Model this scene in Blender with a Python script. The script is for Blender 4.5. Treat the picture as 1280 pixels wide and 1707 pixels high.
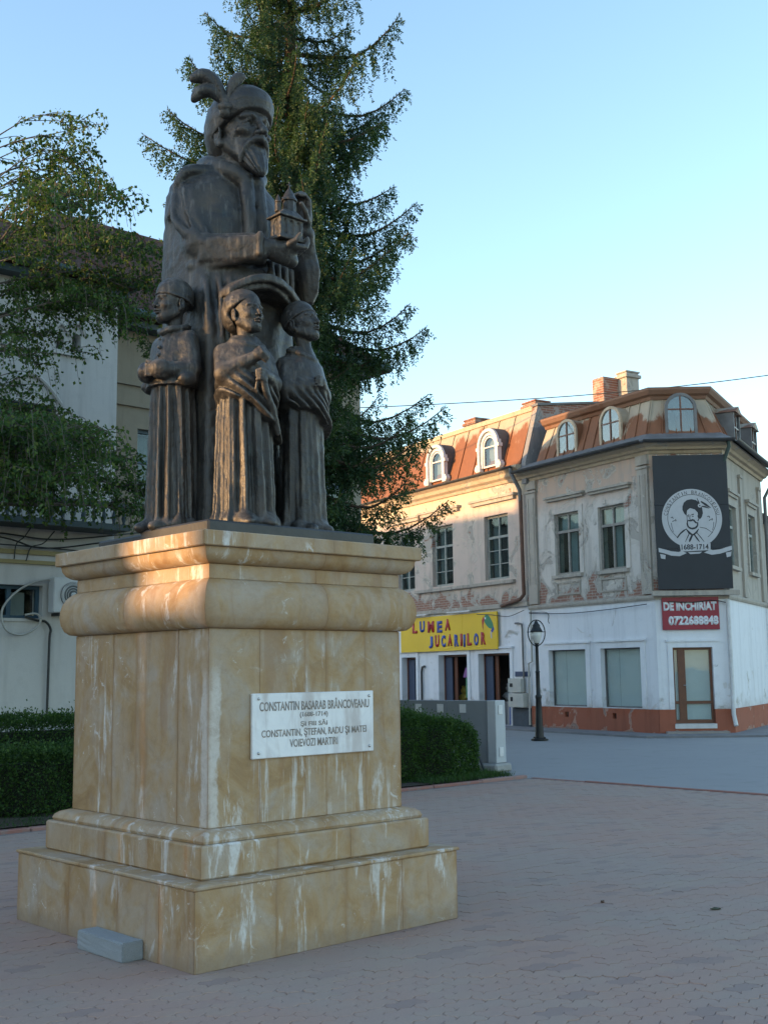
import bpy, bmesh, math, random
import numpy as np
from mathutils import Vector, Matrix, Euler

for _o in list(bpy.data.objects):
    bpy.data.objects.remove(_o)
SC = bpy.context.scene
COL = SC.collection
R = math.radians

# ------------------------------------------------------------------ camera
cam_d = bpy.data.cameras.new('camera')
cam_d.sensor_fit = 'VERTICAL'
cam_d.sensor_height = 36.0
cam_d.lens = 1959.2 / 1707.0 * 36.0
cam_d.clip_start = 0.1
cam_d.clip_end = 3000.0
cam_o = bpy.data.objects.new('camera', cam_d)
COL.objects.link(cam_o)
cam_o.matrix_world = (Matrix.Translation((0, 0, 1.6)) @ Matrix.Rotation(R(90 + 7.779), 4, 'X')
                      @ Matrix.Rotation(R(-0.723), 4, 'Z'))
SC.camera = cam_o

# ------------------------------------------------------------------ sky and sun (low evening sun from the left)
SUN_AZ = (-0.945, -0.327)          # horizontal direction towards the sun
SUN_EL = 7.0
world = bpy.data.worlds.new('World')
SC.world = world
world.use_nodes = True
wn = world.node_tree
wn.nodes.clear()
wout = wn.nodes.new('ShaderNodeOutputWorld')
wbg = wn.nodes.new('ShaderNodeBackground')
wsky = wn.nodes.new('ShaderNodeTexSky')
wsky.sky_type = 'NISHITA'
wsky.sun_disc = False
wsky.sun_elevation = R(SUN_EL)
wsky.sun_rotation = math.atan2(SUN_AZ[0], SUN_AZ[1])
wsky.altitude = 100
wsky.air_density = 1.0
wsky.dust_density = 0.6
wsky.ozone_density = 1.6
wbg.inputs['Strength'].default_value = 0.15
wn.links.new(wsky.outputs[0], wbg.inputs[0])
wn.links.new(wbg.outputs[0], wout.inputs[0])

sun_d = bpy.data.lights.new('sun', 'SUN')
sun_d.energy = 2.0
sun_d.angle = R(0.53)
sun_d.color = (1.0, 0.60, 0.27)
sun_o = bpy.data.objects.new('sun', sun_d)
COL.objects.link(sun_o)
_sv = Vector((SUN_AZ[0] * math.cos(R(SUN_EL)), SUN_AZ[1] * math.cos(R(SUN_EL)), math.sin(R(SUN_EL)))).normalized()
sun_o.rotation_euler = _sv.to_track_quat('Z', 'Y').to_euler()
sun_o.location = _sv * 60

SC.view_settings.view_transform = 'Standard'
SC.view_settings.look = 'None'
SC.view_settings.exposure = 2.1
SC.view_settings.gamma = 1.0
SC.view_settings.use_curve_mapping = False

# ------------------------------------------------------------------ object helpers
def tag(o, label=None, cat=None, group=None, kind=None):
    if label: o['label'] = label
    if cat: o['category'] = cat
    if group: o['group'] = group
    if kind: o['kind'] = kind
    return o

def link(name, data, parent=None):
    o = bpy.data.objects.new(name, data)
    COL.objects.link(o)
    if parent is not None:
        o.parent = parent
    return o

def empty(name, loc=(0, 0, 0), rz=0.0, parent=None):
    o = link(name, None, parent)
    o.empty_display_size = 0.2
    o.location = loc
    o.rotation_euler = (0, 0, rz)
    return o

def raw_mesh(name, verts, faces, mat=None, smooth=False):
    """verts (n,3) array, faces (m,k) array, all the same k"""
    verts = np.asarray(verts, np.float32)
    faces = np.asarray(faces, np.int32)
    me = bpy.data.meshes.new(name)
    n, (m, k) = len(verts), faces.shape
    me.vertices.add(n)
    me.vertices.foreach_set('co', verts.ravel())
    me.loops.add(m * k)
    me.loops.foreach_set('vertex_index', faces.ravel())
    me.polygons.add(m)
    me.polygons.foreach_set('loop_start', np.arange(0, m * k, k, dtype=np.int32))
    me.polygons.foreach_set('loop_total', np.full(m, k, np.int32))
    me.polygons.foreach_set('use_smooth', np.full(m, bool(smooth)))
    me.update(calc_edges=True)
    if mat: me.materials.append(mat)
    return me

class MB:
    """collects simple solids, then builds ONE mesh object"""
    def __init__(s, xf=None):
        s.v = []; s.f = []; s.xf = xf
    def add(s, verts, faces):
        b = len(s.v)
        if s.xf: verts = [s.xf(*p) for p in verts]
        s.v += [tuple(p) for p in verts]
        s.f += [tuple(i + b for i in f) for f in faces]
        return s
    def box(s, x0, x1, y0, y1, z0, z1):
        v = [(x0, y0, z0), (x1, y0, z0), (x1, y1, z0), (x0, y1, z0),
             (x0, y0, z1), (x1, y0, z1), (x1, y1, z1), (x0, y1, z1)]
        f = [(0, 3, 2, 1), (4, 5, 6, 7), (0, 1, 5, 4), (1, 2, 6, 5), (2, 3, 7, 6), (3, 0, 4, 7)]
        return s.add(v, f)
    def cbox(s, x0, x1, y0, y1, z0, z1, c=0.01):
        """box with chamfered edges"""
        X = (x0, x0 + c, x1 - c, x1); Y = (y0, y0 + c, y1 - c, y1); Z = (z0, z0 + c, z1 - c, z1)
        v = []; idx = {}
        def g(i, j, k):
            if (i, j, k) not in idx:
                idx[(i, j, k)] = len(v); v.append((X[i], Y[j], Z[k]))
            return idx[(i, j, k)]
        f = []
        for k, up in ((0, 0), (3, 1)):
            q = [g(1, 1, k), g(2, 1, k), g(2, 2, k), g(1, 2, k)]
            f.append(tuple(q) if up else tuple(q[::-1]))
        for j, d in ((0, 1), (3, 0)):
            q = [g(1, j, 1), g(2, j, 1), g(2, j, 2), g(1, j, 2)]
            f.append(tuple(q) if d else tuple(q[::-1]))
        for i, d in ((0, 0), (3, 1)):
            q = [g(i, 1, 1), g(i, 2, 1), g(i, 2, 2), g(i, 1, 2)]
            f.append(tuple(q) if d else tuple(q[::-1]))
        m = {1: 0, 2: 3}
        for a in (1, 2):
            for b in (1, 2):
                f.append((g(1, m[a], b), g(2, m[a], b), g(2, a, m[b]), g(1, a, m[b])) if (a == 1) != (b == 1) else (g(1, a, m[b]), g(2, a, m[b]), g(2, m[a], b), g(1, m[a], b)))
                f.append((g(m[a], 1, b), g(m[a], 2, b), g(a, 2, m[b]), g(a, 1, m[b])) if (a == 1) == (b == 1) else (g(a, 1, m[b]), g(a, 2, m[b]), g(m[a], 2, b), g(m[a], 1, b)))
                f.append((g(m[a], b, 1), g(m[a], b, 2), g(a, m[b], 2), g(a, m[b], 1)) if (a == 1) != (b == 1) else (g(a, m[b], 1), g(a, m[b], 2), g(m[a], b, 2), g(m[a], b, 1)))
        for a in (1, 2):
            for b in (1, 2):
                for c_ in (1, 2):
                    t = (g(m[a], b, c_), g(a, m[b], c_), g(a, b, m[c_]))
                    f.append(t if (a == 1) ^ (b == 1) ^ (c_ == 1) ^ True else t[::-1])
        return s.add(v, f)
    def prism(s, poly, axis_fn, a, b):
        """poly: list of (p,q); axis_fn(p,q,t)->xyz; from t=a to t=b"""
        n = len(poly)
        v = [axis_fn(p, q, a) for p, q in poly] + [axis_fn(p, q, b) for p, q in poly]
        f = [tuple(range(n))[::-1], tuple(range(n, 2 * n))]
        f += [(i, (i + 1) % n, n + (i + 1) % n, n + i) for i in range(n)]
        return s.add(v, f)
    def tube(s, pts, rad, seg=8, cap=True):
        pts = [Vector(p) for p in pts]
        n = len(pts)
        rads = rad if isinstance(rad, (list, tuple)) else [rad] * n
        up = Vector((0, 0, 1))
        v = []; f = []
        prev = None
        for i, p in enumerate(pts):
            t = (pts[min(i + 1, n - 1)] - pts[max(i - 1, 0)])
            if t.length < 1e-9: t = Vector((0, 0, 1))
            t.normalize()
            if prev is None:
                a = t.cross(up)
                if a.length < 1e-3: a = t.cross(Vector((1, 0, 0)))
            else:
                a = prev - t * prev.dot(t)
                if a.length < 1e-4: a = t.cross(up)
            a.normalize(); prev = a
            b = t.cross(a)
            for k in range(seg):
                an = 2 * math.pi * k / seg
                v.append(tuple(p + (a * math.cos(an) + b * math.sin(an)) * rads[i]))
        for i in range(n - 1):
            for k in range(seg):
                k2 = (k + 1) % seg
                f.append((i * seg + k, i * seg + k2, (i + 1) * seg + k2, (i + 1) * seg + k))
        if cap:
            f.append(tuple(range(seg))[::-1]); f.append(tuple(range((n - 1) * seg, n * seg)))
        return s.add(v, f)
    def lathe(s, prof, seg=16, c=(0, 0, 0)):
        v = []; f = []
        n = len(prof)
        for r, z in prof:
            for k in range(seg):
                a = 2 * math.pi * k / seg
                v.append((c[0] + r * math.cos(a), c[1] + r * math.sin(a), c[2] + z))
        for i in range(n - 1):
            for k in range(seg):
                k2 = (k + 1) % seg
                f.append((i * seg + k, i * seg + k2, (i + 1) * seg + k2, (i + 1) * seg + k))
        f.append(tuple(range(seg))[::-1]); f.append(tuple(range((n - 1) * seg, n * seg)))
        return s.add(v, f)
    def mesh(s, name, mat=None, smooth=False):
        me = bpy.data.meshes.new(name)
        me.from_pydata(s.v, [], s.f)
        if smooth:
            me.polygons.foreach_set('use_smooth', np.ones(len(me.polygons), bool))
        if mat: me.materials.append(mat)
        me.update()
        return me
    def build(s, name, mat=None, parent=None, smooth=False):
        me = s.mesh(name, mat, smooth)
        if s.xf is not None:
            bm = bmesh.new(); bm.from_mesh(me)
            bmesh.ops.recalc_face_normals(bm, faces=bm.faces); bm.to_mesh(me); bm.free()
        return link(name, me, parent)

def copy_tree(o, parent=None):
    c = o.copy(); COL.objects.link(c); c.parent = parent
    for ch in o.children: copy_tree(ch, c)
    return c

def sharp(o, deg=35):
    """smooth shading with hard edges kept"""
    me = o.data
    me.polygons.foreach_set('use_smooth', np.ones(len(me.polygons), bool))
    try: me.set_sharp_from_angle(angle=R(deg))
    except Exception: pass
    return o

# ------------------------------------------------------------------ material helpers
class NT:
    def __init__(s, name):
        s.m = bpy.data.materials.new(name); s.m.use_nodes = True
        s.t = s.m.node_tree; s.t.nodes.clear()
        s.out = s.t.nodes.new('ShaderNodeOutputMaterial')
        s.b = s.t.nodes.new('ShaderNodeBsdfPrincipled')
        s.t.links.new(s.b.outputs[0], s.out.inputs[0])
        s._tc = None
    def n(s, kind, **kw):
        nd = s.t.nodes.new(kind)
        for k, v in kw.items(): setattr(nd, k, v)
        return nd
    def l(s, a, b): s.t.links.new(a, b)
    def tc(s, which='Object'):
        if s._tc is None: s._tc = s.n('ShaderNodeTexCoord')
        return s._tc.outputs[which]
    def mapping(s, vec, scale=(1, 1, 1), loc=(0, 0, 0), rot=(0, 0, 0)):
        m = s.n('ShaderNodeMapping'); s.l(vec, m.inputs[0])
        m.inputs['Scale'].default_value = scale; m.inputs['Location'].default_value = loc
        m.inputs['Rotation'].default_value = rot
        return m.outputs[0]
    def noise(s, scale, detail=4, rough=0.55, vec=None, dist=0.0, stretch=None, loc=(0, 0, 0)):
        v = vec if vec is not None else s.tc()
        if stretch is not None or loc != (0, 0, 0): v = s.mapping(v, stretch or (1, 1, 1), loc)
        nd = s.n('ShaderNodeTexNoise'); s.l(v, nd.inputs['Vector'])
        nd.inputs['Scale'].default_value = scale; nd.inputs['Detail'].default_value = detail
        nd.inputs['Roughness'].default_value = rough; nd.inputs['Distortion'].default_value = dist
        return nd.outputs['Fac']
    def ramp(s, fac, stops, interp='LINEAR'):
        r = s.n('ShaderNodeValToRGB'); s.l(fac, r.inputs[0])
        cr = r.color_ramp; cr.interpolation = interp
        while len(cr.elements) < len(stops): cr.elements.new(0.5)
        for e, (p, c) in zip(cr.elements, stops):
            e.position = p
            e.color = (c, c, c, 1) if isinstance(c, (int, float)) else (*c, 1)
        return r.outputs[0]
    def step(s, fac, a, b):
        m = s.n('ShaderNodeMapRange'); m.interpolation_type = 'SMOOTHSTEP'
        s.l(fac, m.inputs[0]); m.inputs[1].default_value = a; m.inputs[2].default_value = b
        return m.outputs[0]
    def mix(s, fac, a, b, mode='MIX'):
        m = s.n('ShaderNodeMix', data_type='RGBA', blend_type=mode)
        for i, val in ((0, fac), (6, a), (7, b)):
            sock = m.inputs[i]
            if hasattr(val, 'links'): s.l(val, sock)
            elif isinstance(val, (int, float)): sock.default_value = val if i == 0 else (val, val, val, 1)
            else: sock.default_value = (*val, 1)
        return m.outputs[2]
    def math(s, op, a, b=0.0, clamp=False):
        m = s.n('ShaderNodeMath', operation=op); m.use_clamp = clamp
        for sock, val in ((m.inputs[0], a), (m.inputs[1], b)):
            if hasattr(val, 'links'): s.l(val, sock)
            else: sock.default_value = val
        return m.outputs[0]
    def bump(s, h, strength=0.5, dist=0.02, normal=None):
        b = s.n('ShaderNodeBump'); s.l(h, b.inputs['Height'])
        b.inputs['Strength'].default_value = strength; b.inputs['Distance'].default_value = dist
        if normal is not None: s.l(normal, b.inputs['Normal'])
        return b.outputs[0]
    def rnd(s):
        return s.n('ShaderNodeObjectInfo').outputs['Random']
    def done(s, col=None, rough=0.8, normal=None, metal=0.0, spec=None):
        b = s.b
        if col is not None:
            if hasattr(col, 'links'): s.l(col, b.inputs['Base Color'])
            else: b.inputs['Base Color'].default_value = (*col, 1)
        if hasattr(rough, 'links'): s.l(rough, b.inputs['Roughness'])
        else: b.inputs['Roughness'].default_value = rough
        if hasattr(metal, 'links'): s.l(metal, b.inputs['Metallic'])
        else: b.inputs['Metallic'].default_value = metal
        if normal is not None: s.l(normal, b.inputs['Normal'])
        if spec is not None: b.inputs['Specular IOR Level'].default_value = spec
        return s.m

def simple(name, col, rough=0.7, metal=0.0, var=0.12, scale=6, bump=0.15, spec=None):
    t = NT(name)
    nz = t.noise(scale, 5, 0.6)
    c = t.mix(nz, tuple(x * (1 - var * 2) for x in col), tuple(min(1, x * (1 + var * 1.4)) for x in col))
    return t.done(c, rough, t.bump(t.noise(scale * 8, 3), bump, 0.01) if bump else None, metal, spec)

def spl(pts, n=12):
    """Catmull-Rom points"""
    P = [np.array(p, float) for p in pts]; P = [2 * P[0] - P[1]] + P + [2 * P[-1] - P[-2]]
    out = []
    for i in range(1, len(P) - 2):
        for t in np.linspace(0, 1, n, endpoint=False):
            a, b, c, d = P[i - 1:i + 3]
            out.append(0.5 * ((2 * b) + (c - a) * t + (2 * a - 5 * b + 4 * c - d) * t * t + (3 * b - a - 3 * c + d) * t ** 3))
    out.append(P[-2]); return out


# ------------------------------------------------------------------ plaza frame (aligned with the pedestal)
PC = Vector((-1.015, 8.058, 0.0)); PYAW = R(42.87)
PX = Vector((math.cos(PYAW), math.sin(PYAW), 0)); PY = Vector((-math.sin(PYAW), math.cos(PYAW), 0))
def W(x, y, z=0.0): return PC + PX * x + PY * y + Vector((0, 0, z))

def asphalt_mat():
    t = NT('asphalt')
    n1 = t.noise(0.35, 5, 0.6); n2 = t.noise(90, 3, 0.7); n3 = t.noise(2.2, 5, 0.65)
    c = t.mix(n1, (0.225, 0.215, 0.215), (0.30, 0.285, 0.275))
    c = t.mix(t.step(n3, 0.5, 0.75), c, (0.22, 0.21, 0.20))
    c = t.mix(t.math('MULTIPLY', n2, 0.45), c, (0.30, 0.30, 0.30))
    return t.done(c, 0.88, t.bump(n2, 0.4, 0.006))
def soil_mat():
    t = NT('soil')
    n1 = t.noise(3, 6, 0.7)
    c = t.mix(n1, (0.035, 0.026, 0.018), (0.085, 0.065, 0.045))
    return t.done(c, 0.95, t.bump(t.noise(25, 5, 0.7), 0.9, 0.04))
def paver_mat(name, attr):
    t = NT(name)
    if attr:
        a = t.n('ShaderNodeAttribute'); a.attribute_name = 'tint'; rnd = a.outputs['Fac']
    else:
        rnd = t.rnd()
    g = t.n('ShaderNodeNewGeometry').outputs['Position']
    big = t.noise(0.55, 4, 0.6, vec=g)
    big2 = t.noise(1.6, 4, 0.6, vec=g, loc=(7, 3, 0))
    fine = t.noise(70, 4, 0.7, vec=g)
    c = t.mix(t.step(big, 0.40, 0.60), (0.390, 0.248, 0.188), (0.360, 0.268, 0.212))
    c = t.mix(t.math('MULTIPLY', t.step(big2, 0.52, 0.68), 0.7), c, (0.385, 0.285, 0.215))
    c = t.mix(rnd, c, t.mix(0.38, c, (0.37, 0.24, 0.205)))
    dark = t.step(rnd, 0.88, 0.99)
    c = t.mix(t.math('MULTIPLY', dark, 0.40), c, (0.19, 0.14, 0.13))
    c = t.mix(t.math('MULTIPLY', fine, 0.35), c, (0.17, 0.13, 0.12))
    st = t.step(t.noise(0.9, 6, 0.75, vec=g, loc=(1, 9, 0)), 0.58, 0.72)
    c = t.mix(t.math('MULTIPLY', st, 0.30), c, (0.18, 0.14, 0.13))
    return t.done(c, 0.85, t.bump(fine, 0.35, 0.004))
M_ASPH = asphalt_mat(); M_SOIL = soil_mat()
M_PAV = paver_mat('paver_single', False); M_PAVJ = paver_mat('paver_mass', True)
def joint_mat():
    t = NT('paving_joints')
    return t.done(t.mix(t.noise(5, 5), (0.17, 0.135, 0.12), (0.26, 0.205, 0.18)), 0.95, t.bump(t.noise(60, 3), 0.6, 0.01))
M_JOINT = joint_mat()
M_KERB = None
def kerb_mat():
    t = NT('kerb_concrete')
    c = t.mix(t.rnd(), (0.27, 0.12, 0.095), (0.31, 0.175, 0.145))
    c = t.mix(t.step(t.noise(7, 5, 0.7), 0.5, 0.75), c, (0.22, 0.17, 0.15))
    return t.done(c, 0.9, t.bump(t.noise(50, 4), 0.5, 0.01))
M_KERB = kerb_mat()

def sheet(name, pts, z, mat):
    m = MB(); n = len(pts)
    m.add([(p[0], p[1], z) for p in pts], [tuple(range(n))])
    return tag(m.build(name, mat), kind='structure')
# one ground sheet out to the horizon (asphalt road surface)
sheet('road', [(-900, -900), (900, -900), (900, 1500), (-900, 1500)], -0.012, M_ASPH)
# joint bed under the pavers
a = [W(-16, -14), W(9.15, -14), W(9.15, 5.22), W(-16, 5.22)]
paving = sheet('paving', [(p.x, p.y) for p in a], -0.006, M_JOINT)
# planting bed
m = MB(); nx, ny = 60, 14
rg = np.random.default_rng(4)
vs = []; fs = []
for j in range(ny + 1):
    for i in range(nx + 1):
        x = -16 + (9.0 + 16) * i / nx; y = 5.42 + (12.3 - 5.42) * j / ny
        p = W(x, y, 0.035 + 0.04 * rg.random() * (0 < j < ny))
        vs.append(tuple(p))
for j in range(ny):
    for i in range(nx):
        b = j * (nx + 1) + i; fs.append((b, b + 1, b + nx + 2, b + nx + 1))
m.add(vs, fs)
tag(m.build('planting_bed', M_SOIL), kind='structure')

# ------------------------------------------------------------------ pavers: wavy interlocking blocks
PW, PD = 0.20, 0.10
def paver_outline(k=0.992):
    wv = [(0.0, 0.0), (0.025, 0.013), (0.05, 0.0), (0.075, -0.013), (0.10, 0.0), (0.125, 0.013), (0.15, 0.0), (0.175, -0.013)]
    vv = [(0.0, 0.0), (0.010, 0.033), (-0.010, 0.066)]
    p = [(x, y) for x, y in wv] + [(PW + dx, y) for dx, y in vv] + [(x, y + PD) for x, y in [(PW, 0)] + wv[::-1][:-1]] + [(dx, y) for dx, y in [(0, PD)] + vv[::-1][:-1]]
    cx, cy = PW / 2, PD / 2
    return [((x - cx) * k, (y - cy) * (k - 0.012)) for x, y in p]
ol = paver_outline(); NO = len(ol)
def paver_mesh(bevel):
    m = MB()
    lo = [(x, y, -0.03) for x, y in ol]
    if bevel:
        mid = [(x, y, -0.004) for x, y in ol]; top = [(x * 0.965, y * 0.94, 0.0) for x, y in ol]
        rings = [lo, mid, top]
    else:
        rings = [lo, [(x, y, 0.0) for x, y in ol]]
    v = [p for r in rings for p in r]; f = []
    for r in range(len(rings) - 1):
        for i in range(NO): f.append((r * NO + i, r * NO + (i + 1) % NO, (r + 1) * NO + (i + 1) % NO, (r + 1) * NO + i))
    f.append(tuple(range((len(rings) - 1) * NO, len(rings) * NO)))
    m.add(v, f)
    return m
pav_me = paver_mesh(True).mesh('paver', M_PAV)
spots = []
rows = int(19.2 / PD)
half_w = (767 / 1024) * 18.0 / cam_d.lens * 1.06
for j in range(rows):
    y = -14 + PD * (j + 0.5)
    if y > 5.16: break
    off = (j % 2) * 0.10
    for i in range(int(25.1 / PW) + 1):
        x = -16 + PW * (i + 0.5) + off
        if x > 9.05: break
        p = W(x, y)
        if p.y < 4.6 or p.y > 22: continue
        if abs(p.x) > p.y * half_w + 0.3: continue
        if abs(x) < 0.98 and abs(y) < 1.0: continue
        spots.append((p.y * p.y + p.x * p.x, x, y, p))
spots.sort(key=lambda q: q[0])
vis = [q for q in spots if q[3].y > 5.15]
near = set(id(q) for q in vis[:298])
pcol = []
for q in vis[:298]:
    o = link('paver', pav_me, paving)
    o.location = (q[3].x, q[3].y, random.Random(q[1] * 91 + q[2]).uniform(-0.0015, 0.0025))
    r_ = random.Random(q[1] * 7 + q[2] * 13)
    o.rotation_euler = (r_.uniform(-0.008, 0.008), r_.uniform(-0.008, 0.008), PYAW + r_.uniform(-0.012, 0.012))
pm = paver_mesh(False)
bv = np.array(pm.v, np.float32); nv = len(bv)
rest = [q for q in spots if id(q) not in near]
N = len(rest)
rgp = np.random.default_rng(8)
ang = PYAW + rgp.uniform(-0.012, 0.012, N)
ca, sa = np.cos(ang), np.sin(ang)
px = np.array([q[3].x for q in rest]); py = np.array([q[3].y for q in rest])
V_ = np.zeros((N, nv, 3), np.float32)
V_[:, :, 0] = px[:, None] + ca[:, None] * bv[:, 0] - sa[:, None] * bv[:, 1]
V_[:, :, 1] = py[:, None] + sa[:, None] * bv[:, 0] + ca[:, None] * bv[:, 1]
V_[:, :, 2] = bv[:, 2] + rgp.uniform(-0.0015, 0.0025, N)[:, None] + (bv[:, 0] * rgp.uniform(-0.003, 0.003, N)[:, None])
faces = []; loops = []
starts = []; tots = []
quad = np.array([f for f in pm.f if len(f) == 4], np.int32); ng = [f for f in pm.f if len(f) != 4][0]
base = (np.arange(N) * nv)[:, None, None]
ql = (quad[None] + base).reshape(N, -1)
nl = (np.array(ng, np.int32)[None] + (np.arange(N) * nv)[:, None])
lp = np.concatenate([ql, nl], 1).ravel().astype(np.int32)
pt = np.tile(np.array([4] * len(quad) + [len(ng)], np.int32), N)
ps = np.concatenate([[0], np.cumsum(pt)[:-1]]).astype(np.int32)
me = bpy.data.meshes.new('pavers_beyond')
me.vertices.add(N * nv); me.vertices.foreach_set('co', V_.ravel())
me.loops.add(len(lp)); me.loops.foreach_set('vertex_index', lp)
me.polygons.add(len(pt)); me.polygons.foreach_set('loop_start', ps); me.polygons.foreach_set('loop_total', pt)
me.polygons.foreach_set('use_smooth', np.zeros(len(pt), bool))
me.update(calc_edges=True)
at_ = me.attributes.new('tint', 'FLOAT', 'POINT'); at_.data.foreach_set('value', np.repeat(rgp.random(N), nv).astype(np.float32))
me.materials.append(M_PAVJ)
tag(link('pavers_beyond', me, paving), kind='stuff')

# ------------------------------------------------------------------ kerbs (each stone a part)
kerb = tag(empty('kerb', W(0, 5.3)), kind='structure')
kerb.rotation_euler = (0, 0, PYAW)
km = MB(); km.cbox(-0.495, 0.495, -0.05, 0.05, -0.05, 0.032, 0.010); kme = km.mesh('kerb_stone', M_KERB)
rgk = random.Random(3)
for i in range(-13, 10):
    o = link('kerb_stone', kme, kerb); o.location = (i * 1.0 - 0.35, rgk.uniform(-.006, .006), rgk.uniform(-0.006, 0.006)); o.rotation_euler = (0, 0, rgk.uniform(-.008, .008))
km = MB(); km.cbox(-0.495, 0.495, -0.04, 0.04, -0.05, 0.012, 0.006); kme = km.mesh('kerb_stone', M_KERB)
kerb2 = tag(empty('kerb', W(9.2, 0)), kind='structure'); kerb2.rotation_euler = (0, 0, PYAW)
for i in range(-14, 6):
    o = link('kerb_stone', kme, kerb2); o.location = (rgk.uniform(-.006, .006), i * 1.0 - 0.3, rgk.uniform(-0.008, 0.004)); o.rotation_euler = (0, 0, R(90) + rgk.uniform(-.01, .01))

# ------------------------------------------------------------------ stone pedestal (each slab a part)
def ped_mat():
    t = NT('ochre_limestone')
    oc = t.tc('Object')
    rnd = t.rnd()
    cmb = t.n('ShaderNodeCombineXYZ')
    for i, k in enumerate((17.0, 9.0, 5.0)): t.l(t.math('MULTIPLY', rnd, k), cmb.inputs[i])
    va = t.n('ShaderNodeVectorMath', operation='ADD'); t.l(oc, va.inputs[0]); t.l(cmb.outputs[0], va.inputs[1])
    v = va.outputs[0]
    n1 = t.noise(2.8, 7, 0.66, vec=v, dist=0.9)
    n2 = t.noise(1.0, 5, 0.6, vec=t.mapping(v, (3.6, 3.6, 1.3)), dist=1.2)
    n3 = t.noise(55, 4, 0.7, vec=v)
    c = t.ramp(n1, [(0.28, (0.275, 0.155, 0.062)), (0.41, (0.390, 0.245, 0.115)), (0.49, (0.43, 0.300, 0.172)), (0.55, (0.43, 0.325, 0.220)), (0.64, (0.43, 0.36, 0.29))])
    c = t.mix(t.math('MULTIPLY', t.step(n2, 0.47, 0.60), 0.5), c, (0.43, 0.35, 0.28))         # pale washed streaks
    c = t.mix(t.math('MULTIPLY', t.step(t.noise(1.0, 5, 0.6, vec=t.mapping(v, (5, 5, 0.8), (3, 8, 1)), dist=0.8), 0.57, 0.68), 0.45), c, (0.27, 0.125, 0.040))   # rusty runs
    # lime bloom: hard white runs
    w1 = t.noise(1.0, 6, 0.72, vec=t.mapping(oc, (8, 8, 1.2), (1.7, 4.1, 0.6)), dist=0.5)
    w2 = t.noise(1.1, 4, 0.6, vec=oc, loc=(9, 3, 5.5))
    sx_ = t.n('ShaderNodeSeparateXYZ'); t.l(oc, sx_.inputs[0])
    ox, oy, oz = sx_.outputs
    AND = lambda *q: q[0] if len(q) == 1 else t.math('MULTIPLY', q[0], AND(*q[1:]))
    # lime runs below the plaque and down the near arris
    upl = AND(t.step(ox, -0.50, -0.40), t.step(ox, 0.53, 0.45), t.step(oz, 1.12, 1.06), t.step(oz, 0.62, 0.80), t.step(oy, -0.70, -0.78))
    thin = t.noise(1.0, 5, 0.7, vec=t.mapping(oc, (26, 26, 1.6), (0.3, 2.0, 0.9)), dist=0.3)
    upm = t.math('MULTIPLY', t.step(thin, 0.52, 0.62), upl)
    cn = t.math('ADD', t.math('ADD', t.math('ABSOLUTE', t.math('ADD', ox, 0.771)), t.math('ABSOLUTE', t.math('ADD', oy, 0.796))), t.math('MULTIPLY', t.math('SUBTRACT', t.noise(5, 5, .7, vec=t.mapping(oc, (1, 1, .5))), 0.5), 0.18))
    arm = t.math('MULTIPLY', AND(t.step(cn, 0.085, 0.055), t.step(oz, 1.72, 1.50), t.step(oz, 0.70, 0.74)), 0.8)
    wm = t.math('MULTIPLY', t.step(w1, 0.545, 0.65), t.step(w2, 0.42, 0.55))
    wm = t.math('MAXIMUM', t.math('MAXIMUM', wm, t.math('MULTIPLY', upm, 0.85)), arm)
    c = t.mix(t.math('MULTIPLY', wm, 0.85), c, (0.74, 0.735, 0.72))
    w3 = t.math('MULTIPLY', t.step(t.noise(9, 7, 0.78, vec=oc, loc=(2, 2, 8), dist=1.2), 0.575, 0.63), t.step(t.noise(1.5, 3, 0.5, vec=oc, loc=(5, 1, 2)), 0.50, 0.60))
    c = t.mix(t.math('MULTIPLY', w3, 0.8), c, (0.74, 0.73, 0.71))
    c = t.mix(t.math('MULTIPLY', rnd, 0.22), c, (0.34, 0.22, 0.115))
    al = t.n('ShaderNodeAttribute'); al.attribute_name = 'along'
    ed = t.math('SUBTRACT', 0.5, t.math('ABSOLUTE', t.math('SUBTRACT', al.outputs['Fac'], 0.5)))
    ed = t.math('ADD', ed, t.math('MULTIPLY', t.math('SUBTRACT', t.noise(4, 5, .7, vec=oc, loc=(4, 4, 4)), 0.5), 0.22))
    c = t.mix(t.math('MULTIPLY', t.step(ed, 0.085, -0.01), 0.5), c, (0.30, 0.155, 0.055))
    gr2 = t.step(t.noise(13, 7, 0.78, vec=oc, dist=0.6), 0.44, 0.70)
    c = t.mix(t.math('MULTIPLY', gr2, 0.42), c, (0.25, 0.165, 0.095))
    c = t.mix(t.math('MULTIPLY', n3, 0.32), c, (0.27, 0.18, 0.10))
    # grime splashed up from the paving and dust on ledges
    gz = t.n('ShaderNodeSeparateXYZ'); t.l(oc, gz.inputs[0])
    gr = t.math('MULTIPLY', t.step(t.math('ADD', gz.outputs[2], t.math('MULTIPLY', t.noise(6, 5, .7, vec=oc), -0.16)), 0.06, -0.06), 0.5)
    c = t.mix(gr, c, (0.20, 0.155, 0.115))
    nm = t.bump(n3, 0.25, 0.006); nm = t.bump(n1, 0.12, 0.03, nm)
    return t.done(c, t.ramp(n1, [(0.3, 0.55), (0.7, 0.75)]), nm, 0, 0.35)
M_STONE = ped_mat()
M_GROUT = simple('pedestal_joint', (0.23, 0.15, 0.08), 0.9)
ped = empty('stone_pedestal', (PC.x, PC.y, 0), PYAW)
tag(ped, 'ochre stone pedestal with stepped base, rounded mouldings and white marble plaque under the bronze statue', 'pedestal')
ASP = 0.025
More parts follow.
